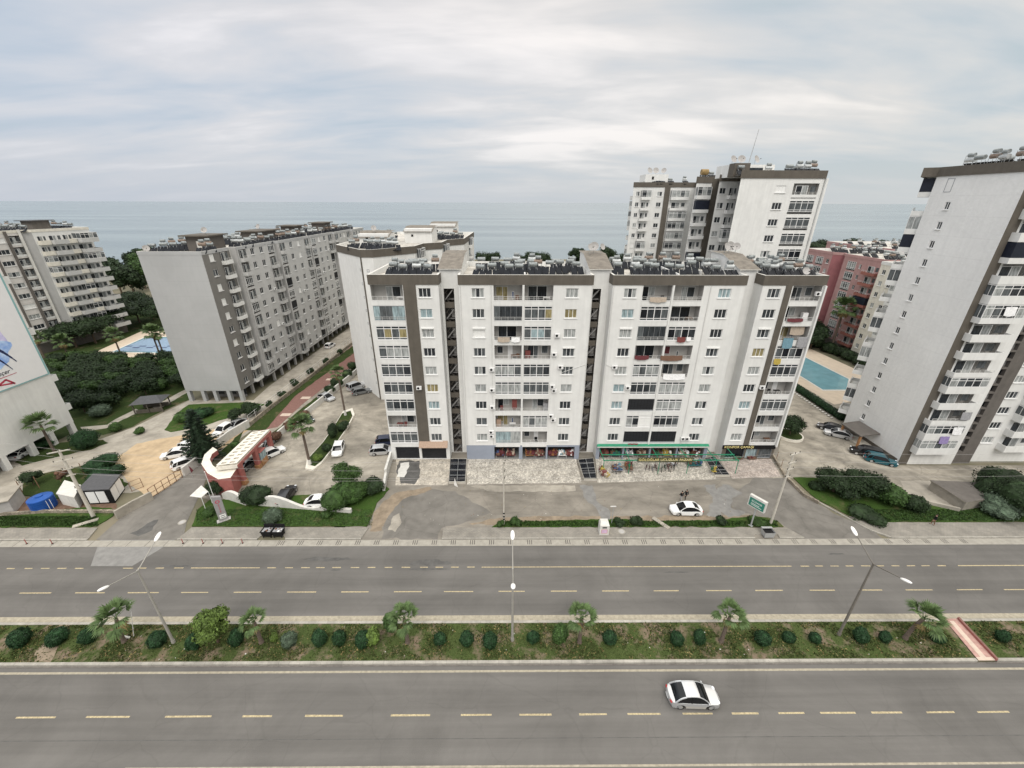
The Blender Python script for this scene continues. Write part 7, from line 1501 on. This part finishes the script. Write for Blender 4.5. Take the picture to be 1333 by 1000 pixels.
bush(446,560,1.2,'dark clipped shrub near the tall palm in the planted island','leaf_dark',.9,lump=3,n=1400,size=.13,z=.28)
bush(652,686,.5,'small weed shrub on the verge beside the slim pole','leaf_mid',1.3,lump=3,n=500,size=.12); bush(671,684,.8,'leafy weed clump on the verge right of the slim pole','leaf_mid',1.1,lump=4,n=900,size=.13)
bush(806,684,.75,'dark weedy shrub on the verge just right of the donation box','leaf_dark',.6,lump=3,n=900,size=.12); bush(829,683,.9,'second dark weedy shrub on the verge right of the donation box','leaf_dark',.7,lump=4,n=1200,size=.12); bush(938,682,.8,'dark weedy shrub on the verge left of the green sign','leaf_dark',.7,lump=4,n=1300,size=.13)
bush(985,681,1.1,'grassy hump at the foot of the green sign','leaf_mid',.4,lump=4,n=1500,size=.12)
# conifer
def conifer(u, v, H, R, label):
    x, y = g(u, v); o = thing('conifer_tree', label, 'tree', (x,y,0), 0); rr = random.Random(5); tk = MB(); tk.tube((0,0,0),(0,0,H*.92),.18,.04,'trunk',8); inst(tk,'trunk',o,(0,0,0)); cr = MB(); L_ = 15
    for k in range(L_):
        t = k/(L_-1); z = .7+(H-.9)*t; r = R*(1-t)**.8*(1+.12*math.sin(k*2.1))+.25; nb = max(5, int(11*(1-t))+4)
        for b in range(nb):
            a = 2*PI*b/nb+k*.7+rr.uniform(-.2,.2); ln = r*rr.uniform(.75,1.1)
            for s in range(9):
                q = (s+.8)/9; px_, py_, pz = math.cos(a)*ln*q, math.sin(a)*ln*q, z+.35*q*q-.25*q
                for e_ in range(4):
                    d = Vector((math.cos(a+rr.uniform(-1,1)), math.sin(a+rr.uniform(-1,1)), rr.uniform(-.4,.2))).normalized(); w_ = Vector((-d.y,d.x,rr.uniform(-.3,.3)))*.13; p = Vector((px_+rr.uniform(-.18,.18),py_+rr.uniform(-.18,.18),pz+rr.uniform(-.12,.12))); cr.face([p-w_, p+d*.42, p+w_, p-d*.15], 'leaf_conifer')
    cr2 = MB(); cr2.tube((0,0,.9),(0,0,H*.93),R*.62,.12,'leaf_conifer',14); cr2.add(cr); inst(cr2,'crown',o,(0,0,0))
conifer(269,598,9.6,3.0,'tall dark conifer standing over the parked white cars')
tree(310,552,3.6,1.7,'small dark tree right of the conifer by the wall','leaf_dark',2200,.17,.1,6,low=.4)
tree(329,540,3.0,2.2,'wide dark shrub tree near the grey slab corner','leaf_dark',2600,.17,.1,6,low=.2)
bush(308,585,.8,'small clipped ball shrub beside the boundary wall','leaf_mid',1,n=900)
for i, (u, v, r) in enumerate(((352,530,1.0),(368,516,.9),(386,502,1.1),(405,487,1.0),(424,473,1.0),(442,461,1.0),(362,572,1.3),(380,558,1.4),(396,545,1.3),(428,512,1.3),(440,503,1.6),(452,493,1.8),(462,483,1.8))):
    bush(u, v, r, f'{"russet" if i in (6,7,8) else "dark"} shrub along the red walk, {ORD[i]} of the row', 'leaf_red' if i in (6,7,8) else 'leaf_dark', .9, 'shrubs along the red walk', lump=3, n=900, size=.15)
# left gardens
bush(115,583,2.0,'big dark clipped ball bush on the left lawn','leaf_clip',.85,n=3000,size=.14)
bush(56,582,1.9,'dark low shrub at the foot of the wall palm','leaf_clip',.5,lump=4,n=1500,size=.14)
bush(130,612,2.4,'long clipped hedge block before the sandy yard','leaf_clip',.6,lump=4,n=2600,size=.14); bush(140,624,2.2,'second clipped hedge block behind the transformer house','leaf_clip',.6,lump=4,n=2200,size=.14)
tree(45,632,2.8,1.7,'thin leafy little tree before the access road at the left','leaf_dark',800,.17,.07,6,low=.4)
tree(88,628,2.6,1.3,'nearly bare little tree beside the stout utility pole','leaf_red',160,.14,.06,6,low=.4)
bush(133,541,1.9,'grey green dome shrub at the edge of the dark grove','leaf_grey',.6,n=2200,size=.15); bush(212,508,1.6,'round shrub behind the gazebo','leaf_mid',.9,n=1300,size=.16); bush(152,560,1.3,'mid green shrub on the plot left of the gazebo','leaf_mid',.9,lump=3,n=1300,size=.15); bush(180,565,1.0,'small shrub at the road edge below the gazebo','leaf_mid',.8,lump=3,n=800,size=.15)
bush(270,540,2.4,'dark clipped shrub on the lawn under the grey end wall','leaf_clip',.45,lump=4,n=1800,size=.15); bush(245,548,1.8,'light shrub behind the conifer on the lawn','leaf_mid',.8,lump=3,n=1500,size=.15)
GR = 'citrus trees of the dark grove'
rv = random.Random(12)
for i in range(46):
    for _ in range(60):
        u, v = rv.uniform(62,248), rv.uniform(474,540)
        if v > 540-.20*abs(u-105)-(8 if u > 150 else 0) or v < 470+max(0,(150-u))*.0 or (u > 200 and v > 505) or (u<88 and v>520): continue
        x, y = g(u, v)
        if all(math.hypot(x-a, y-b) > 3.2 for a, b in VEG.setdefault('gp', [])): break
    else: continue
    VEG['gp'].append((x,y)); k = i % 4
    tree(u, v, 4.2, 2.9, f'low dark citrus tree in the grove, {ORD[min(len(ORD)-1,len(VEG["gp"])-1)]} as planted from the poster building', 'leaf_mid' if k == 1 else 'leaf_dark', 2400, .27, .12, 7, seed=100+k, key=('grove',k), low=.25, group=GR, xy=(x,y))
PN = 'dark pines behind the grove'
for i, (u, v, H, R) in enumerate(((100,452,8.5,6.5),(125,447,9,7),(145,436,9,6.5),(165,428,10,7),(182,420,10,7),(200,416,9,6.5),(215,425,8,5.5),(152,418,10,7),(178,405,10,7))):
    tree(u, v, H, R, f'umbrella pine with dark dense crown behind the left pool, {ORD[i]} from the poster building', 'leaf_dark', 4200, .4, .3, 9, seed=200+i%4, key=('pine',i%4), low=.5, sz=.6, group=PN)
EU = 'tall dark trees between the left blocks and the sea'
k = 0
for i in range(26):
    x = rv.uniform(-222,-128); y = rv.uniform(178,250)
    u_ = 662+x/y*530
    k += 1; tree(0,0, 15+rv.uniform(-2,4.5), 6.0, f'tall dark shore tree left of the grey slab, {ORD[k-1]} of the belt', 'leaf_mid' if i % 5 == 0 else 'leaf_dark', 2600, .7, .4, 9, seed=300+i%4, key=('euc',i%4,i%5==0), low=.3, sz=1.1, group=EU, xy=(x,y))
sh_l = [((636,(-13,258),8,7),'broad'),((640,(-8,262),9,6),'taller'),((678,(8,268),6.5,5),'small'),((692,(15,266),8,5),'left'),((705,(20,262),9,6),'right'),((745,(39,245),12,4),'slim')]
for i, (x, y, H, R, lb) in enumerate(((-15,258,14.2,6,'shore tree with broad crown behind the second section roof'),(-10,262,13,5,'smaller shore tree touching the broad crowned one'),(6,266,11.5,5,'small round shore tree behind the heaters of the second section'),(14,264,12.8,5,'left tree of the shore pair behind the second section'),(21,262,13.8,6,'right tree of the shore pair behind the second section'),
    (38,246,17.5,3.6,'tall slim shore tree left of the middle stair roof'),(42,246,17,3.2,'second slim shore tree left of the middle stair roof'),(57,250,18,4.6,'tall slim shore tree right of the dishes'),(61,252,16,5,'bushy shore tree right of the dishes'),(68,250,14.5,5,'lower bushy shore tree toward the stepped tower'),(76,246,15.5,6.5,'round shore tree beside the stepped tower'),(84,250,12,5,'last small shore tree before the stepped tower'))):
    tree(0,0,H,R,lb,'leaf_dark',2200,.5,.3,7,seed=400+i%4,key=('sh',i%4,H,R),low=.3,sz=1.1,group='shore trees behind the long block',xy=(x,y))
for i in range(22):
    x = rv.uniform(262,520); y = rv.uniform(352,405); tree(0,0,10+rv.uniform(-1,3),9,f'dark tree on the headland beyond the pink blocks, {ORD[i]} of the wood','leaf_dark',1800,1.0,.4,8,seed=500+i%3,key=('hd',i%3),low=.2,sz=.7,group='trees on the headland',xy=(x,y),z=1)
for i, (x, y, H, R) in enumerate(((88,150,17,5),(92,147,19,5),(94,142,15,5),(87,138,12,5),(90,128,9,5),(86,122,7,4.5),(92,118,7,4),(96,124,8,4))):
    tree(0,0,H,R,f'dark tree in the gap before the pink block, {ORD[i]} from the sea','leaf_dark',2400,.4,.3,8,seed=600+i%3,key=('gap',i%3,H),low=.25,sz=1.0,group='trees in the gap before the pink block',xy=(x,y))
for i in range(14):
    t = i/13; x, y = Vector(g(1052,446)).lerp(Vector(g(1130,480)), t); bush(0,0,2.2,f'dark garden shrub beyond the right pool, {ORD[i]} from the left','leaf_dark',.7,'garden shrubs beyond the right pool',lump=4,n=1100,size=.25,xy=(x+rv.uniform(-.8,.8),y+2+rv.uniform(-1,1)),key=('gs',i%3),seed=700+i%3)
# hedge before the right pool
a, b = Vector(g(1032,505)), Vector(g(1094,546)); L_ = (b-a).length; mb = MB(); rr = random.Random(4); n = int(L_/1.0)
for i in range(n+1): p = a.lerp(b, i/n); mb.ball((p.x,p.y,.65), .85, 'leaf_clip', 9, 6, (1,1,.85), .2, i)
leaves(mb, [(a.lerp(b,i/n).x, a.lerp(b,i/n).y, .65, .95, .9) for i in range(n+1)], 5200, .17, 'leaf_clip', rr, .15); tag(mb.build('hedge'), 'long clipped dark hedge in front of the right pool', 'hedge')
d = (b-a).normalized(); nn = Vector((d.y,-d.x))
for i in range(18):
    p = a.lerp(b, (i+.5)/18)+nn*1.5; mb = PF.setdefault('wstone', MB().ball((0,0,0),.3,'white_paint',8,5,(1,.8,.6),.2)); o = inst(mb,'border_stone',None,(p.x,p.y,.15)); tag(o, f'white painted stone along the right hedge, {ORD[i]} from the left', 'stone', 'white stones along the right hedge')
# palms
def frond(m, rr, ln=1.0, fan=.95, nl=11, droop=.3):
    mb = MB(); mb.tube((0,0,0),(ln*.55,0,.05),.022,.014,m,4); mb.tube((ln*.55,0,.05),(ln,0,-.05*droop),.014,.01,m,4)
    for i in range(nl):
        a = (-1+2*i/(nl-1))*1.25; d = Vector((math.cos(a), math.sin(a), rr.uniform(-.1,.12))); L_ = fan*(1-.22*abs(a)/1.25)*rr.uniform(.9,1.08); p0 = Vector((ln,0,-.05*droop)); p1 = p0+d*L_*.55+Vector((0,0,.02)); p2 = p0+d*L_+Vector((0,0,-droop*.4*L_)); w_ = Vector((-d.y,d.x,0))*.085*fan
        mb.face([p0, p1-w_, p1+w_], m); mb.face([p1-w_, p2, p1+w_], m)
    return mb
def palm(u, v, H, S, label, seed=0, skirt=0, white=0, nf=30, tr=.16, z=.2, group=None, xy=None, lean=(0,0), feather=False):
    x, y = xy or g(u, v); rr = random.Random(seed); o = thing('palm_tree', label, 'palm', (x,y,z), rr.uniform(0,6), group); tk = MB(); n = 8; pts = [Vector((lean[0]*(i/n)**2, lean[1]*(i/n)**2, H*i/n)) for i in range(n+1)]
    for i in range(n): tk.tube(pts[i], pts[i+1], tr*(1.35 if i == 0 else 1.0)*(1-.03*i)*(1.06 if i%2 else 1), tr*(1-.03*i-.03), 'palm_trunk' if i > 0 or not white else 'white_paint', 9)
    inst(tk,'trunk',o,(0,0,0)); cr = MB(); top = pts[-1]
    for i in range(nf):
        el = math.radians([74,22,48,2,60,34,-18][i%7] + rr.uniform(-7,7)); a = i*2.399+rr.uniform(-.15,.15); dr = .45 if el > .5 else .95
        f = frond('frond', rr, S*rr.uniform(.46,.58), S*rr.uniform(.46,.56), 15, dr); T = Matrix.Translation(top) @ Matrix.Rotation(a,4,'Z') @ Matrix.Rotation(-el,4,'Y'); cr.add(f, T)
    for i in range(skirt):
        a = i*2.399; f = frond('frond_dry', rr, S*.3, S*.45, 8, .6); cr.add(f, Matrix.Translation(top-Vector((0,0,.15))) @ Matrix.Rotation(a,4,'Z') @ Matrix.Rotation(math.radians(55+rr.uniform(-10,15)),4,'Y'))
    inst(cr,'crown',o,(0,0,0)); return o
MP = 'young fan palms of the median'
for i, (u, v, H, S, ln) in enumerate(((163,837,3.4,2.1,(-.5,.2)),(341,838,3.0,1.45,(0,0)),(531,838,3.5,1.7,(0,0)),(754,838,3.5,1.7,(0,0)),(938,837,3.4,1.8,(.3,0)),(1177,833,3.2,2.0,(.5,.1)))):
    palm(u, v, H, S, f'young fan palm on the median, {["leftmost, with a white stone heap","small one right of the light green tree","between shrub pair and middle","right of the tall oval shrub","with brown trunk, right of the middle","rightmost, leaning beside the ramp"][i]}', 10+i, 3, 0, 17, .19, .2, MP, None, ln)
x, y = g(165,834); mb = MB()
for k in range(9): mb.ball((rv.uniform(-.3,.3),rv.uniform(-.25,.25),.1+rv.uniform(0,.12)),rv.uniform(.08,.15),'white_paint',7,5,(1,.9,.8),.3,k)
o = mb.build('stone_heap'); o.location = (x,y,.2); tag(o,'little heap of white stones at the foot of the leftmost median palm','stones')
palm(72,590,5.6,2.6,'palm with long trunk standing against the poster building wall',31,0,0,20,.22,0)
palm(404,606,7.3,2.3,'front white footed palm of the planted island',32,3,1,26,.22,.3); palm(450,542,9.3,1.9,'tall thin white footed palm at the rear of the planted island',33,8,1,20,.2,.3)
for i, (u, v, H, lb) in enumerate(((158,463,6,'left palm beside the blue tiled pool'),(211,470,8.2,'left of the two tall palms before the blue tiled pool'),(216,470,7.8,'right of the two tall palms before the blue tiled pool'),(92,470,5.5,'palm among trees at the corner of the far left block'),(60,470,6.5,'dark palm close behind the poster edge'))):
    palm(u, v, H, 2.6, lb, 40+i, 6, 0, 22, .22, 0)
palm(0,0,12.5,4.0,'big dark palm before the pink block facade',50,8,0,30,.35,0,None,(97.5,117)); palm(0,0,9,3.4,'shorter dark palm left of the pink block palm',51,6,0,24,.3,0,None,(93,127))

# ------------------------------------------------------------------ grass tufts on the verges and the median
def tufts(poly_fn, n, m, label, name, hmin=.06, hmax=.18, seed=0):
    rr = random.Random(seed); mb = MB(); c_ = 0
    while c_ < n:
        x, y, z, ok = poly_fn(rr)
        if not ok: continue
        c_ += 1; a = rr.uniform(0,PI); w_ = rr.uniform(.05,.14); h = rr.uniform(hmin,hmax); dx, dy = math.cos(a)*w_, math.sin(a)*w_; tx, ty = rr.uniform(-.1,.1), rr.uniform(-.1,.1)
        mb.face([(x-dx,y-dy,z),(x+dx,y+dy,z),(x+dx*.4+tx,y+dy*.4+ty,z+h)], m)
    tag(mb.build(name), label, 'grass', kind='stuff')
def med_fn(rr):
    x, y = rr.uniform(-56,60), rr.uniform(25.25,28.95); e_ = noise.noise(Vector((x*.35,y*.6,2)))+.25*noise.noise(Vector((x*1.7,y*1.9,5))); return x, y, .2, (e_ > -.02 or rr.random() < .12) and not (45 < x < 48)
tufts(med_fn, 26000, 'leaf_olive', 'patchy green weeds covering the median', 'grass', .03, .13, 1)
tufts(med_fn, 4500, 'frond_dry', 'patchy dry straw grass on the median', 'grass', .03, .12, 2)
def box_fn(u0,u1,v0,v1,z):
    def f(rr):
        x, y = g(rr.uniform(u0,u1), rr.uniform(v0,v1)); return x, y, z, True
    return f
tufts(box_fn(648,1012,679,686,.1), 5000, 'leaf_mid', 'rough grass on the narrow verge by the forecourt', 'grass', .06, .22, 3)
tufts(box_fn(256,484,664,685,.12), 9000, 'leaf_mid', 'lawn grass before the wavy wall', 'grass', .03, .09, 4)
tufts(box_fn(1110,1330,664,679,.1), 9000, 'leaf_mid', 'lawn grass behind the right pavement', 'grass', .04, .14, 5)
tufts(box_fn(0,128,673,686,.1), 5000, 'leaf_mid', 'rough grass behind the left pavement', 'grass', .05, .18, 6)
# litter and dead leaves
rr = random.Random(3); mb = MB()
for k in range(260):
    x, y = (rr.uniform(-50,55), rr.uniform(25.4,28.8)) if k < 90 else (rr.uniform(-24,36), rr.uniform(43.2,52)); s = rr.uniform(.03,.09); z = .22 if k < 90 else .03; a = rr.uniform(0,3); mb.face([(x+math.cos(a+q)*s, y+math.sin(a+q)*s, z+.01) for q in (0,1.4,2.9,4.6)], rr.choice(['white_paint','frond_dry','cloth_brownc','concrete_pale']))
tag(mb.build('litter'), 'scraps of litter and leaves on the median and forecourt', 'litter', kind='stuff')

# ------------------------------------------------------------------ people
def skin_obj(name, parent, verts, edges, radii, m, sub=1, rootv=0):
    me = bpy.data.meshes.new(name); me.from_pydata(verts, edges, []); o = bpy.data.objects.new(name, me); COL.objects.link(o); o.parent = parent
    sk = o.modifiers.new('skin', 'SKIN'); lay = me.skin_vertices[0] if me.skin_vertices else None
    if lay is None: 
        bm = bmesh.new(); bm.from_mesh(me); bm.verts.layers.skin.verify(); bm.to_mesh(me); bm.free(); lay = me.skin_vertices[0]
    for i, r in enumerate(radii): lay.data[i].radius = (r if isinstance(r, tuple) else (r, r)); lay.data[i].use_root = (i == rootv)
    ss = o.modifiers.new('sub', 'SUBSURF'); ss.levels = sub; ss.render_levels = sub
    dg = bpy.context.evaluated_depsgraph_get(); ev = o.evaluated_get(dg); m2 = bpy.data.meshes.new_from_object(ev); o.modifiers.clear(); o.data = m2; m2.materials.clear(); m2.materials.append(MATS[m]); m2.polygons.foreach_set('use_smooth', [True]*len(m2.polygons)); m2.polygons.foreach_set('material_index', [0]*len(m2.polygons)); return o
def person(u, v, rz, label, top, legs, stride=.28, bag=None):
    x, y = g(u, v); o = thing('person', label, 'person', (x,y,.02 if v > 690 or v < 670 else .14), math.radians(rz)); V = []; E = []; Rr = []
    def add(p, r, par=None):
        V.append(p); Rr.append(r); 
        if par is not None: E.append((par, len(V)-1))
        return len(V)-1
    pel = add((0,0,.95),(.125,.09)); wai = add((0,0,1.10),(.115,.085),pel); che = add((0,.01,1.30),(.135,.09),wai); sh = add((0,0,1.43),(.13,.09),che); nk = add((0,0,1.51),.055,sh); hd = add((0,.015,1.60),(.078,.085),nk); hd2 = add((0,.02,1.69),(.078,.095),hd)
    for s in (-1,1):
        hip = add((s*.085,0,.88),(.08,.085),pel); kn = add((s*.10,.05+s*stride*.5,.50),.065,hip); an = add((s*.10,s*stride-.03,.09),.042,kn); ft = add((s*.11,s*stride+.13,.045),(.038,.035),an)
        shd = add((s*.19,0,1.40),.062,sh); el = add((s*.25,-.03-s*.08,1.13),.045,shd); wr = add((s*.25,.05-s*.18,.90),.03,el); pm = add((s*.25,.06-s*.2,.83),(.022,.036),wr)
        for f in range(4): q = add((s*.25,.035+f*.02-s*.2,.775),.010,pm); add((s*.245-s*.01,.04+f*.02-s*.2,.735+.008*abs(f-1.5)),.0085,q)
        q = add((s*.24,.10-s*.2,.815),.011,pm); add((s*.235,.12-s*.2,.78),.009,q)
    skin_obj('body', o, V, E, Rr, 'cloth_skin', 1, 0)
    V2 = [(0,0,1.10),(0,0,.96),(0,.01,1.30),(0,0,1.44),(0,0,.86)]; R2 = [(.165,.12),(.165,.125),(.18,.125),(.125,.10),(.165,.128)]; E2 = [(0,1),(0,2),(2,3),(1,4)]
    for s in (-1,1): V2 += [(s*.19,0,1.40),(s*.25,-.03-s*.08,1.13),(s*.25,.04-s*.16,.94)]; R2 += [.078,.06,.045]; k = len(V2); E2 += [(3,k-3),(k-3,k-2),(k-2,k-1)]
    skin_obj('jacket', o, V2, E2, R2, top, 1, 0)
    V3 = [(0,0,.92),(0,0,1.0)]; R3 = [(.135,.105),(.14,.105)]; E3 = [(0,1)]
    for s in (-1,1): V3 += [(s*.09,0,.80),(s*.10,.05+s*stride*.5,.50),(s*.10,s*stride-.03,.13)]; R3 += [(.088,.095),.075,.06]; k = len(V3); E3 += [(0,k-3),(k-3,k-2),(k-2,k-1)]
    skin_obj('trousers', o, V3, E3, R3, legs, 1, 0)
    mb = MB(); mb.ball((0,-.005,1.70),.108,'cloth_hair',16,10,(.92,1.08,1.0)); h_ = inst(mb,'hair',o,(0,0,0)); h_.data.polygons.foreach_set('use_smooth', [True]*len(h_.data.polygons)); mb = MB()
    mb.ball((0,.118,1.64),.018,'cloth_skin',6,4); 
    for s in (-1,1): mb.ball((s*.032,.105,1.665),.010,'black',6,4); mb.ball((s*.085,.02,1.645),.022,'cloth_skin',6,4,(.4,.8,1))
    mb.box(-.025,.025,.100,.108,1.605,1.612,'cloth_maroon'); inst(mb,'face',o,(0,0,0))
    for s in (-1,1): mb = MB(); mb.ball((s*.11,s*stride+.06,.045),.075,'black',8,5,(.65,1.6,.6)); inst(mb,'shoe',o,(0,0,0))
person(886,652,8,'person in black jacket walking, left of the pair above the white sedan','black','cloth_grey',.25)
person(892,650,-6,'person in black jacket and black trousers, right of the pair above the white sedan','black','black',.3)
person(1213,684,75,'person in a dark brown coat standing on the right pavement','black','cloth_brownc',.12)
